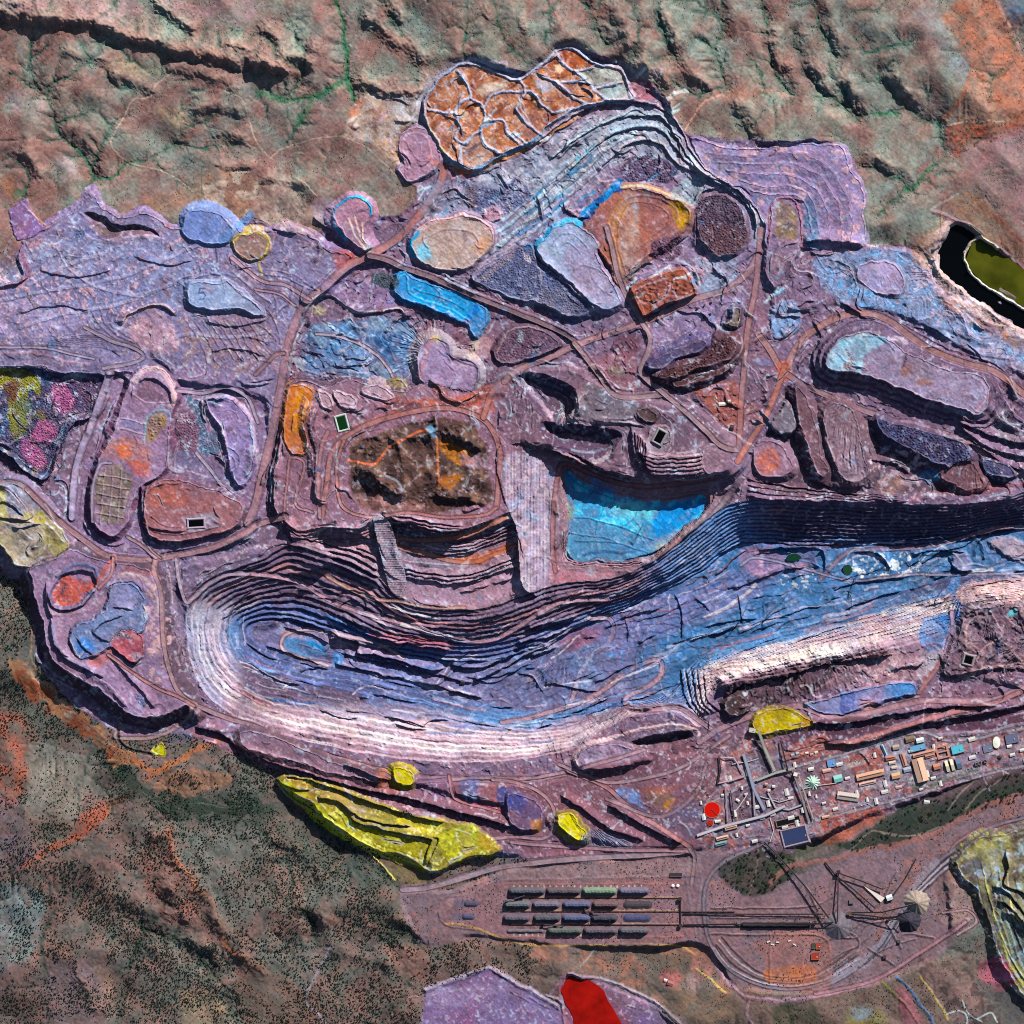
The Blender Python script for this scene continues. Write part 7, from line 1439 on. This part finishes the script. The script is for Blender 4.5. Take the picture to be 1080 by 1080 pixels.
# ---- stockpiles
def rough_mesh(name, fn, nx, ny, m, label, cat='stockpile', group=None, loc=(0,0,0), rz=0):
    v = []; f = []
    for j in range(ny + 1):
        for i in range(nx + 1): v.append(fn(i / nx, j / ny))
    for j in range(ny):
        for i in range(nx): a = j * (nx + 1) + i; f.append((a, a + 1, a + nx + 2, a + nx + 1))
    o = put(name, v, f, m, None, loc, rz); tag(o, label, cat, group); return o
def longpile(x, y, L, w_, h, col, label, group='long ore stockpiles in the rail-side yard', seed=0):
    L, w_, h = L * M, w_ * M, h * M * 1.3; r = random.Random(seed); ph = [r.uniform(0,6) for _ in range(4)]
    def fn(u, v):
        px = (u - .5) * L; py = (v - .5) * w_
        ex = max(0, abs(px) - (L / 2 - w_ / 2)); d = math.hypot(ex, py) / (w_ / 2)
        z = h * max(0, min(1,(1 - d) * 1.35)) * (1 + .03 * math.sin(px * .06 + ph[0]) + .02 * math.sin(px * .17 + py * .1 + ph[1]))
        return (px, py + 2 * math.sin(px * .05 + ph[2]), z - 2 if z <= 0 else z)
    rough_mesh('ore_stockpile', fn, 80,24, mat('#%02x%02x%02x' % tuple(int(.65 * int(col[i:i + 2],16) + .35 * b_) for i, b_ in ((1,0x4e),(3,0x4e),(5,0x58))),.95,.25,0,.05), label, 'stockpile', group, W(x, y, float(sample(x, y)) + .06))
rows = {'north': (940,[(555,38, '#57525a', 'grey'),(594,36, '#5a4a4e', 'brownish mauve'),(632,36, '#7c9676', 'pale green topped'),(668,32, '#74667f', 'lavender')],3.9),
        'second': (954.3,[(545,28, '#5f6468', 'slate grey'),(575.6,28, '#6f6478', 'pale lavender'),(608,29, '#565a7c', 'grey and blue'),(638,27, '#6a4c4c', 'dark red-brown'),(672.6,30, '#3f383c', 'low black')],3.6),
        'third': (968.5,[(544.5,28, '#5c5262', 'mauve grey'),(576.4,28, '#4a4c54', 'charcoal'),(607.4,29, '#50557a', 'blue-grey'),(637,27, '#3f3a48', 'half-dug blackish'),(672,29, '#42466c', 'low dark blue')],3.6),
        'south': (982,[(554,38, '#75686c', 'thin flat'),(595,36, '#585c56', 'greenish grey'),(632.8,35, '#604e5a', 'plum'),(668,31, '#5c565e', 'mauve-grey')],3.9)}
for rn, (y, ps, h) in rows.items():
    for k, (x, L, c, ad) in enumerate(ps):
        low = 'low' in ad or 'thin' in ad
        longpile(x, y, L + 1.5,9 if 'thin' not in ad else 5,1.0 if low else h, c, '%s ore stockpile, %s from the west in the %s row of the stockyard' % (ad, ('first', 'second', 'third', 'fourth', 'fifth')[k], rn), seed=k + int(y))
for x, y, L, c, ad in ((497,953.5,16, '#453f58', 'upper'),(494,967,14, '#4c4a68', 'lower')): longpile(x, y, L, 7,1, c, '%s low dark remnant of a stockpile at the rounded west end of the yard' % ad, 'remnant piles at the west end', int(x))
longpile(818,975.8,74,6.4,2.6, '#1f1a1e', 'long black linear stockpile under the conveyor on the rail plain', None, 5)
def cone(x, y, r, h, col, label, top=0, seed=1, flute=.04):
    r *= M; h *= M; rr = random.Random(seed)
    def fn(u, v):
        t = u * 2 * math.pi; q = v; d = q * r * (1 + flute * math.sin(t * 13 + seed) + .03 * math.sin(t * 5))
        z = h * (1 - max(q, top)) / (1 - top)
        return (d * math.cos(t), d * math.sin(t), z - 1.5)
    rough_mesh('ore_stockpile', fn, 72,14, mat(col, .95,.3,0,.03), label, 'stockpile', None, W(x, y, float(sample(x, y)) + .05))
cone(884,976.5,15,7, '#67606a', 'grey conical ore stockpile where three conveyors end on the rail plain', .04,3); cone(967,951.5,13.5,8, '#96887e', 'pale grey-brown conical ore stockpile with a light ringed top', .08,5); cone(958.5,971,13,8.5, '#35333f', 'dark blue-black conical ore stockpile touching the pale one', .04,7)
cone(857,825.5,7.5,3.6, '#a8c8b8', 'pale mint star-shaped stockpile in the middle of the plant', .05,9,.16)

# ---- conveyors: gantry, belt, trestles
def conveyor(pts, w_, h0, h1, col, label, roof=None, name='conveyor', step=9):
    a, b = pts[0], pts[-1]; z0 = float(sample(*a)); e = empty(name, a[0], a[1], z0); tag(e, label, 'conveyor')
    o = Vector(W(a[0], a[1], z0)); P = []; n = len(pts); tot = sum(math.dist(pts[i], pts[i + 1]) for i in range(n - 1)); acc = 0
    for i, p in enumerate(pts):
        if i: acc += math.dist(pts[i - 1], p)
        P.append(Vector(W(p[0], p[1], float(sample(*p)) + h0 + (h1 - h0) * acc / tot)) - o)
    g = MB(); bt = MB(); tr = MB()
    for i in range(n - 1):
        g.bar(P[i], P[i + 1], w_ * M, 4.2); bt.bar(P[i] + Vector((0,0,2.5)), P[i + 1] + Vector((0,0,2.5)), w_ * M * .62,.7)
        k = max(1, int((P[i + 1] - P[i]).length / (step * M)))
        for q in range(k):
            c = P[i].lerp(P[i + 1],(q + .5) / k); gz = float(sample(540 + (c.x + o.x) / M, 540 - (c.y + o.y) / M)) * M - o.z - 2
            if c.z - 2.4 > gz + 3:
                for s_ in (-1,1): tr.bar((c.x + s_ * w_ * M * .4, c.y, gz),(c.x + s_ * w_ * M * .25, c.y, c.z - 2.2),2.2,2.2)
    g.make('gantry', mat(col, .6), e); bt.make('belt' if not roof else 'roof', mat(roof or '#231f22', .8), e)
    if tr.v: tr.make('trestle', mat('#4a4440'), e)
K = '#3f383c'
for c in [([(536,947.2),(718,947.2)],.8,.3,.3, '#6f5a52', 'straight yard conveyor between the north and second rows of stockpiles'),([(528,961.4),(775,961.6)],.8,.3,.5, '#6f5a52', 'straight yard conveyor between the second and third rows of stockpiles'),([(536,975.3),(718,975.3)],.9,.3,.6, '#5c4a48', 'straight yard conveyor between the third and south rows of stockpiles'),
          ([(717.5,946),(718,977)],1.2,1.5,1.2, K, 'short black cross conveyor closing the east end of the stockyard'),([(720,963.6),(800,964.2),(868,964)],1.3,1.2,2.4, K, 'long dark conveyor from the stockyard past the rail loop, the thinner and northern of two'),([(720,975.6),(780,974.6),(865,974.2),(879,973)],1.6,1.2,4, '#2a2426', 'long black conveyor over the linear black stockpile'),
          ([(806,888),(830,913),(850,936),(874,968)],2.0,1.5,7, '#645a66', 'grey diagonal conveyor climbing from the plant to the grey cone stockpile'),([(884,918),(883.6,945),(883,972)],1.3,2,7, K, 'short dark upright conveyor running due south to the grey cone stockpile'),([(870,909),(880,922),(900,938),(923,958)],1.4,1,3, K, 'dark bent conveyor crossing between the dark tower and the cone stockpiles'),([(885,921),(908,929),(931,938)],1.3,4,3, K, 'dark conveyor leading from the dark tower to the bright metal chute'),
          ([(944,941),(955,926),(966,906)],1.3,3,1, K, 'dark conveyor rising north-east from the white station house'),([(895,962.6),(930,962),(966,953)],1.4,3,8.5, '#332c30', 'dark conveyor feeding the pale cone stockpile'),([(895,963.8),(920,966),(956,971)],1.4,3,9, '#332c30', 'dark conveyor feeding the blue-black cone stockpile'),
          ([(800,771),(806,788),(817,813)],3.2,3,3.6, '#85877e', 'wide grey-green covered gallery descending from the pale crusher house', '#9a9c90'),([(823,781),(827,797),(831,814),(838,816)],1.6,2,4, '#4a4446', 'thin dark conveyor parallel to the wide grey-green gallery'),([(798,823),(818,815),(838,810)],2.6,2,3, '#8d8a86', 'pale covered gallery joining the conveyor spine to the tall white tower', '#a29e98'),
          ([(838,818),(846,842),(853,866)],2.2,4,2, '#6f6c70', 'western gallery of the close pair running south from the tall white tower', '#807c80'),([(842.5,818),(850,841),(858,864)],1.6,4,2, '#8f898c', 'eastern gallery of the close pair running south from the tall white tower', '#a09a9c'),([(784,795),(788,808),(795,832),(806,854)],3.4,2,2.4, '#7d8298', 'broad blue-grey conveyor spine through the middle of the plant', '#8b90a6'),
          ([(794,824),(796,860)],1.8,2,2, '#8a7c88', 'straight mauve conveyor branching south off the blue-grey spine', '#988a96'),([(765,830),(767.5,866)],1.6,2,2, '#8d808e', 'westernmost upright conveyor beside the red tank', '#9a8e9c'),([(770.5,834),(774.5,864)],1.2,2,2, '#766a78', 'thin upright conveyor east of the one beside the red tank'),([(735,881),(763,871.5),(807,860),(828,850)],3.0,2,2.4, '#9a94a2', 'long pale gallery sloping across the south of the plant below the red tank', '#b0aab4'),
          ([(758,798),(760,812),(757,826)],1.6,2,2, '#5c4c4c', 'short dark conveyor at the north-west corner of the plant'),([(760,798.5),(774,799),(783,814)],1.2,2,2, '#a898a8', 'pale bent conveyor north of the red tank', '#b4a6b4'),([(757,826),(772,823),(786,818)],1.6,2,2, '#a08490', 'pinkish cross conveyor between the north-west corner and the spine', '#ac909a'),([(810,836),(818,852),(832,854),(848,848)],1.8,1.2,1.2, '#9c94a4', 'curved pale pipe conveyor bending round towards the close pair of galleries', '#aaa2b0')]:
    conveyor(*c)
# bright wedge chute
z = float(sample(922,943)); e = empty('metal_chute', 911,934.5, z); tag(e, 'bright white wedge-shaped metal chute running down to the white station house', 'chute')
v = [(0,0,12),(222,-125,14),(180,-172,14),(0,0,15),(222,-125,17),(180,-172,17)]
put('deck', v, [(2,1,0),(3,4,5),(0,1,4,3),(1,2,5,4),(2,0,3,5)], mat('#d8ccc4', .5), e)
m_ = MB(); [m_.box(px, py, -3,5,5,15) for px, py in ((40,-30),(120,-85),(190,-138))]; m_.make('support', mat('#5a5250'), e)
# towers and yard machines
def tower(x, y, s_, h, col, label):
    e = empty('transfer_tower', x, y, float(sample(x, y))); tag(e, label, 'tower'); s_ *= M; h *= M
    m_ = MB()
    for a in (-1,1):
        for b in (-1,1): m_.box(a * s_ * .42, b * s_ * .42,-2,3,3, h * .6 + 2)
    m_.make('legs_frame', mat('#4a4446'), e); MB().box(0,0, h * .6 + .05, s_, s_, h * .4).make('cabin', mat(col), e); MB().box(0,0, h + .1, s_ * 1.1, s_ * 1.1,1.5).make('roof', mat(col), e)
for t in [(717,948,3.4,3, '#332c30', 'dark tower at the north end of the stockyard cross conveyor'),(717.6,976,3.2,3, '#3a3236', 'dark tower at the south end of the stockyard cross conveyor'),(884,919.5,3.2,5, '#2f282c', 'dark tower north of the grey cone where conveyors fan out'),(896,963,3.4,4, '#5c4a34', 'brownish tower east of the grey cone stockpile'),(898,950.5,4.4,1.6, '#6d5f60', 'low reddish-grey frame tower north of the brownish tower'),(933,1009,3.4,2, '#433c40', 'isolated dark tower south of the blue-black cone'),(948,993,3,2, '#4a4446', 'isolated dark tower near the dark rail curve'),(859.5,972.5,3,3, '#3c332c', 'dark tower at the east tip of the linear black stockpile'),(937.5,969,2.6,3, '#3a3438', 'small dark tower midway on the conveyor to the blue-black cone'),(779,973,3,2.6, '#6a6468', 'grey tower at the west tip of the linear black stockpile')]: tower(*t)
def stacker(x, y, ang, boom, label):
    e = empty('stacker_reclaimer', x, y, float(sample(x, y)), math.radians(ang)); tag(e, label, 'stacker')
    MB().box(0,0,1,46,22,8).make('bogie', mat('#4a4048'), e); MB().box(0,0,9.1,22,18,22,0,.6).make('tower', mat('#3c3844'), e)
    b_ = MB().bar((-70,0,26),(boom * M, 0,30),9,7); b_.make('boom', mat('#4c4658'), e); MB().box(-74,0,20,20,18,14).make('counterweight', mat('#38333a'), e)
    w2 = MB(); w2.cyl(0,0,-5,17,17,10,18); o = w2.make('bucket_wheel', mat('#2c2830'), e); o.location = (boom * M + 8,0,24); o.rotation_euler = (math.pi / 2,0,0)
stacker(545.5,947,200,11, 'dark stacker at the west end of the yard, on the northern conveyor'); stacker(624,962,-25,20, 'largest bucket-wheel stacker, its boom over the half-dug blackish stockpile'); stacker(586,976,175,12, 'dark stacker midway along the southern yard conveyor')

# ---- haul trucks parked on the bench
def truck_parts():
    out = []
    out.append(('chassis', MB().box(0,0,3,28,12,4), '#7a7468')); out.append(('dump_body', MB().box(-4,0,7.1,22,16,8,0,1.12), '#34302c')); out.append(('cab', MB().box(10,3,7.2,7,7,7), '#8a8478'))
    for a, b in ((9,6.5),(9,-6.5),(-8,6.5),(-8,-6.5)):
        out.append(('wheel', (a, b), '#1c1a1a'))
    return out
src = None
for k, (x, y, a, lab) in enumerate([(736,325,20, 'parked haul truck, westernmost of the upper three east of the orange heap pad'),(743,322,60, 'parked haul truck, middle one of the upper three east of the orange heap pad'),(750,319,10, 'parked haul truck, easternmost of the upper three east of the orange heap pad'),(749,331,130, 'parked haul truck just below the upper three'),(742,335.5,40, 'parked haul truck, lowest of the cluster near the small olive dump'),(728.5,352.5,80, 'lone haul truck by the blue-black ridge dump')]):
    e = empty('haul_truck', x, y, float(sample(x, y)) + .03, math.radians(a)); tag(e, lab, 'truck', 'haul trucks parked on the bench'); e.scale = (.95,.95,.95)
    if src is None:
        src = []
        for nm, mb, c in truck_parts():
            if nm == 'wheel': o = MB().cyl(0,0,-2.5,4,4,5,16).make(nm, mat(c), e); o.location = (mb[0], mb[1],4); o.rotation_euler = (math.pi / 2,0,0)
            else: o = mb.make(nm, mat(c), e)
            src.append(o)
    else:
        for s_ in src: o = s_.copy(); COL.objects.link(o); o.parent = e

# ---- small service sheds filling the plant yards
taken = [o for o in bpy.context.scene.objects if o.get('category') in ('building', 'hut', 'tank', 'stockpile', 'conveyor', 'chute', 'tower')]
tk = [(o.location.x / M + 540,540 - o.location.y / M) for o in taken]
rs = random.Random(23); src_ = None; k = 0; strip = [(738,848),(760,800),(790,785),(835,800),(890,797),(950,777),(985,776),(1060,772),(1085,770),(1085,803),(1004,824),(960,836),(915,848),(870,858),(800,890),(745,880)]
while k < 46:
    x, y = rs.uniform(738,1085), rs.uniform(770,890)
    if not inside(x, y, strip) or any(math.hypot(x - a, y - b) < 7.5 for a, b in tk): continue
    tk.append((x, y)); k += 1; z = float(sample(x, y)) - .05; an = math.radians(14) + rs.choice((0, math.pi / 2))
    if src_ is None:
        src_ = building(x, y, 5.4,3,-14,1, '#c8c2c0', 'low grey-white service shed packed among the plant yards', 'gable', '#8d8488', 'grey-white service sheds of the plant', 'shed', 'service_shed')
    else:
        e = src_.copy(); COL.objects.link(e); e.location = W(x, y, z)
        for ch in src_.children: c_ = ch.copy(); COL.objects.link(c_); c_.parent = e
        e.rotation_euler = (0,0, an); s_ = rs.uniform(.7,1.35); e.scale = (s_, s_, 1)
# ---- vehicles in the plant yards
vm = []
for c in ('#d8d4d0', '#c9c4c0', '#8fa2b4', '#b08a70', '#3c3840'):
    b_ = MB().box(0,0,1.2,15,6.5,5).box(9.6,0,1.2,4,6,6.5,0,.85); me = bpy.data.meshes.new('parked_vehicle'); me.from_pydata(b_.v, [], b_.f); me.update(); me.materials.append(mat(c, .5)); vm.append(me)
rv = random.Random(9)
for x0, y0, n_, dx, dy in ((903,803,7,3.2,-.8),(960,823,8,3.1,-.8),(1016,812,7,3,-.75),(872,848,6,3.2,-.7),(812,842,5,3,.4),(930,812,4,.9,3),(1026,795,5,3.2,-.8),(782,851,5,1.0,2.6),(745,835,4,1.6,2.6),(846,806,5,2.6,-.6),(898,852,6,3.4,-.8)):
    for k in range(n_):
        if rv.random() < .2: continue
        x, y = x0 + dx * k + rv.uniform(-.5,.5), y0 + dy * k + rv.uniform(-.4,.4); o = bpy.data.objects.new('parked_vehicle', vm[rv.randrange(5)]); COL.objects.link(o); o.location = W(x, y, float(sample(x, y)) + .02); o.rotation_euler = (0,0, rv.uniform(0,6.2)); tag(o, 'tiny truck parked on a yard between the plant buildings', 'truck', 'vehicles parked in the plant yards')
for p, lab in (([(772,806),(790,803),(800,800)], 'thin pale pipe rack reaching the broad blue-grey spine from the west'),([(802,840),(822,846),(836,842)], 'thin pale pipe rack east of the spine, above the curved pipe conveyor'),([(846,832),(866,828),(882,826)], 'thin pale pipe rack from the gallery pair past the mint stockpile'),([(772,860),(780,850),(788,838)], 'thin pale pipe rack slanting between the red tank and the spine'),([(812,862),(816,876),(812,888)], 'thin pale pipe rack west of the dark settling tank')):
    conveyor(p, .9,1,1, '#b0aab0', lab, '#bcb6bc', 'pipe_rack')
# ---- lined reservoirs
def reservoir(x, y, L, w_, ang, liner, watercol, label, rim=2.2):
    zz = max(float(sample(x + a * L / 2, y + b * w_ / 2)) for a in (-1,-.5,0,.5,1) for b in (-1,0,1)) - .05; e = empty('lined_reservoir', x, y, zz, math.radians(-ang)); tag(e, label, 'reservoir'); L *= M; w_ *= M; r = rim * M; v = []; f = []
    for dx, z in ((r * 1.7,-16),(r * .8,9),(r * .45,9),(0,1.5)):
        for a, b in ((-1,-1),(1,-1),(1,1),(-1,1)): v.append((a * (L / 2 + dx), b * (w_ / 2 + dx), z))
    for k in range(3): f += [(k * 4 + i, k * 4 + (i + 1) % 4, k * 4 + 4 + (i + 1) % 4, k * 4 + 4 + i) for i in range(4)]
    put('embankment', v, f, mat(liner, .8), e); MB().box(0,0,1.6, L + 6, w_ + 6,1.2).make('water', mat(watercol, .12,.1), e)
reservoir(360.7,446.3,8.5,13.5,-15, '#a9b4ae', '#0d3216', 'lined reservoir of dark green water with pale border beside the orange dump'); reservoir(207,552,15,6.5,-3, '#a08fa0', '#060808', 'black-water lined reservoir on the squat reddish dump in the west'); reservoir(695.5,461,7.5,12,28, '#8d868e', '#050708', 'tilted black-water lined reservoir on the central benches'); reservoir(1021,696,8,7.5,15, '#8a7e84', '#07090a', 'small square black-water lined reservoir in the rugged brown hill')
# settling ponds of the plant
reservoir(838,882,24,15,-14, '#8a7a86', '#323c60', 'slate-blue settling pond in a bund at the south end of the plant', 2.0); reservoir(831,866.5,24,5,-14, '#6f6560', '#16161a', 'narrow dark settling tank north of the slate-blue pond', 1.2)
# ---- water sheets
def sheet(name, pts, z, m, label):
    q = smooth(pts, True, 5); v = [W(x, y, z) for x, y in q]; o = put(name, v, [tuple(range(len(v)))], m)
    if o.data.polygons[0].normal.z < 0: o.data.flip_normals()
    tag(o, label, kind='structure'); return o
wm = mat('#05070a', .1,.05)
sheet('water', lake, -3.3, wm, 'black water of the tailings dam curving round the olive pond')
gm = principled('turbid_water', .15, '#45480f', var=.85, scale=.0012)
sheet('water', [(1020,279),(1021,268),(1028,254),(1040,255),(1060,268),(1085,288),(1130,318),(1130,344),(1085,326),(1055,309),(1036,297)],-2.7, gm, 'olive green to gold pond enclosed within the black tailings dam')
sheet('water', [(590,1040),(596,1032),(608,1028),(620,1033),(636,1044),(641,1055),(648,1066),(658,1090),(640,1110),(612,1108),(604,1072),(596,1058),(594,1050)],-.35, principled('red_slurry', .3, '#8c0f08', var=.45, scale=.004), 'blood-red pool in the southern tailings dam')
for pts, c, lab in (([(832,586),(840,584),(846,588),(840,592),(830,591)], '#14382a', 'small dark green pool on the pit floor under the north wall'),([(890,598),(897,596),(900,603),(893,607)], '#20402c', 'tiny green pool west of the white salts on the pit floor')):
    zz = max(float(sample(*p)) for p in pts) + .1; sheet('water', pts, zz, mat(c, .15), lab)

# ---- trees and scrub
rt = random.Random(41)
def crown_mesh(seed):
    r = random.Random(seed); v = []; f = []
    k = 6
    n = len(v)
    for i in range(k): t = i / k * 6.283; v.append((.7 * math.cos(t),.7 * math.sin(t),0))
    for i in range(k): t = i / k * 6.283; v.append((.7 * math.cos(t),.7 * math.sin(t),3))
    f += [(i, (i + 1) % k, k + (i + 1) % k, k + i) for i in range(k)]
    for q in range(90):
        u = r.uniform(0,6.283); s_ = r.uniform(-.3,1); d = r.uniform(.4,1) ** .5; R_ = 9
        c = Vector((math.cos(u) * math.sqrt(1 - s_ * s_) * d * R_, math.sin(u) * math.sqrt(1 - s_ * s_) * d * R_, 7 + s_ * d * 5.5)); n = len(v)
        for _ in range(4): v.append(tuple(c + Vector((r.uniform(-2.6,2.6), r.uniform(-2.6,2.6), r.uniform(-1.6,1.6)))))
        f += [(n, n + 1, n + 2),(n, n + 2, n + 3),(n, n + 3, n + 1)]
    me = bpy.data.meshes.new('tree'); me.from_pydata(v, [], f); me.update(); return me
leaf = [mat(c, .9,.4,0,.2) for c in ('#22331f', '#2c3a26', '#1c2a1e')]
meshes = []
for s_ in range(6): me = crown_mesh(s_); me.materials.append(leaf[s_ % 3]); meshes.append(me)
nt_ = 0
zones = [(GRN, 125),(green2,140),([(1000,850),(1040,835),(1110,812),(1110,830),(1030,860)],30)]
for P, cnt in zones:
    xs = [p[0] for p in P]; ys = [p[1] for p in P]; k = 0
    while k < cnt:
        x, y = rt.uniform(min(xs), min(1085, max(xs))), rt.uniform(min(ys), max(ys))
        if not inside(x, y, P): continue
        k += 1; o = bpy.data.objects.new('tree', meshes[nt_ % 6]); COL.objects.link(o); nt_ += 1
        s_ = rt.uniform(.7,1.5); o.scale = (s_, s_, s_); o.location = W(x, y, float(sample(x, y)) - .05); o.rotation_euler = (0,0, rt.uniform(0,6))
        tag(o, 'dark green tree crown in the wooded belts beside the rail loop and plant', 'tree', 'trees in the dark green belts')
# bush specks across the veld: one uncountable mass
def scrub(name, cnt, test, size, m, seed, label):
    r = np.random.default_rng(seed); x = r.uniform(-30,1110, cnt * 8); y = r.uniform(-30,1110, cnt * 8)
    ok = test(x, y); x, y = x[ok][:cnt], y[ok][:cnt]; z = sample(x, y); n = len(x)
    s_ = r.uniform(*size, n); th = r.uniform(0,6.28, n); bx = []
    for k in range(5): t = th + k * 1.2566; bx.append(np.stack([(x - 540) * M + np.cos(t) * s_ * r.uniform(.7,1.2, n),(540 - y) * M + np.sin(t) * s_ * r.uniform(.7,1.2, n), z * M + s_ * .25],1))
    for k in range(5): t = th + k * 1.2566 + .6; bx.append(np.stack([(x - 540) * M + np.cos(t) * s_ * .6,(540 - y) * M + np.sin(t) * s_ * .6, z * M + s_ * r.uniform(.7,1.1, n)],1))
    V = np.stack(bx, 1).reshape(-1,3); F = []
    fl = [(k, (k + 1) % 5,5 + k) for k in range(5)] + [((k + 1) % 5,5 + (k + 1) % 5,5 + k) for k in range(5)] + [(5,6,7),(5,7,8),(5,8,9)]
    F = (np.arange(n)[:, None, None] * 10 + np.array(fl)[None]).reshape(-1,3)
    me = bpy.data.meshes.new(name); me.vertices.add(len(V)); me.vertices.foreach_set('co', V.astype(np.float32).ravel()); me.loops.add(F.size); me.loops.foreach_set('vertex_index', F.astype(np.int32).ravel()); me.polygons.add(len(F)); me.polygons.foreach_set('loop_start', np.arange(0, F.size, 3, dtype=np.int32)); me.update(calc_edges=True); me.materials.append(m)
    o = bpy.data.objects.new(name, me); COL.objects.link(o); tag(o, label, kind='stuff')
def reg_at(x, y, A): return A[np.clip(((y - X0) / S).astype(int),0, N - 1), np.clip(((x - X0) / S).astype(int),0, N - 1)]
scrub('bush_undergrowth', 60000, lambda x, y: (y > 590) & (x < 560) & np.isin(reg_at(x, y, R),(0,)) & ~((x > 28 + (y - 780) * .0) & (x < 100 - (y - 800) * .33) & (y > 782) & (y < 868) & (np.sin(x * 91.7 + y * 57.3) < .85)) & (reg_at(x, y, M8 * .7 + M20) + .5 * reg_at(x, y, vg[..., 0]) > -.12 + .45 * np.random.default_rng(5).uniform(-1,1, len(x))),(2.5,9.5), mat('#1d2a25', .95,.4),8, 'dark scattered bush speckling the southern bushveld')
scrub('bush_undergrowth', 12000, lambda x, y: (y > 590) & np.isin(reg_at(x, y, R),(0, VELD)) & (reg_at(x, y, N20) > .12),(3.5,7), mat('#3c4238', .95,.4),9, 'grey-green low bush over the southern veld')
scrub('bush_undergrowth', 9000, lambda x, y: (y < 330) & (reg_at(x, y, R) == 0) & (reg_at(x, y, conc) < -.1),(2.5,5.5), mat('#3a4a40', .95,.4),10, 'green bush along the gullies of the northern hills')
# ================================================================== camera, sun, sky
sc = bpy.context.scene
cam = bpy.data.cameras.new('survey_camera'); co = bpy.data.objects.new('survey_camera', cam); bpy.context.collection.objects.link(co)
HC = 100000.0
co.location = (0,0, HC); co.rotation_euler = (0,0,0)
cam.sensor_width = 36; cam.lens = 36 * HC / (1080 * M); cam.clip_start = 1000; cam.clip_end = 400000
sc.camera = co
EL, AZ = math.radians(31), math.radians(33)      # azimuth from north, clockwise
sun = bpy.data.lights.new('sun', 'SUN'); so = bpy.data.objects.new('sun', sun); bpy.context.collection.objects.link(so)
sun.energy = 5.0; sun.angle = math.radians(.5); sun.color = (1,.95,.88)
d = Vector((math.sin(AZ) * math.cos(EL), math.cos(AZ) * math.cos(EL), math.sin(EL)))
so.rotation_euler = d.to_track_quat('Z', 'Y').to_euler(); so.location = (0,0,5000)
wd = bpy.data.worlds.new('World'); sc.world = wd; wd.use_nodes = True
nt = wd.node_tree; bg = nt.nodes['Background']; sk = nt.nodes.new('ShaderNodeTexSky'); sk.sky_type = 'NISHITA'; sk.sun_disc = False
sk.sun_elevation = EL; sk.sun_rotation = AZ; bg.inputs['Strength'].default_value = .05
nt.links.new(sk.outputs[0], bg.inputs['Color'])
sc.view_settings.view_transform = 'Standard'; sc.view_settings.look = 'None'; sc.view_settings.exposure = .45; sc.view_settings.gamma = 1; sc.view_settings.use_curve_mapping = False
sc.cycles.use_denoising = False; sc.cycles.filter_width = 1.0
sc.cycles.max_bounces = 4; sc.cycles.diffuse_bounces = 0
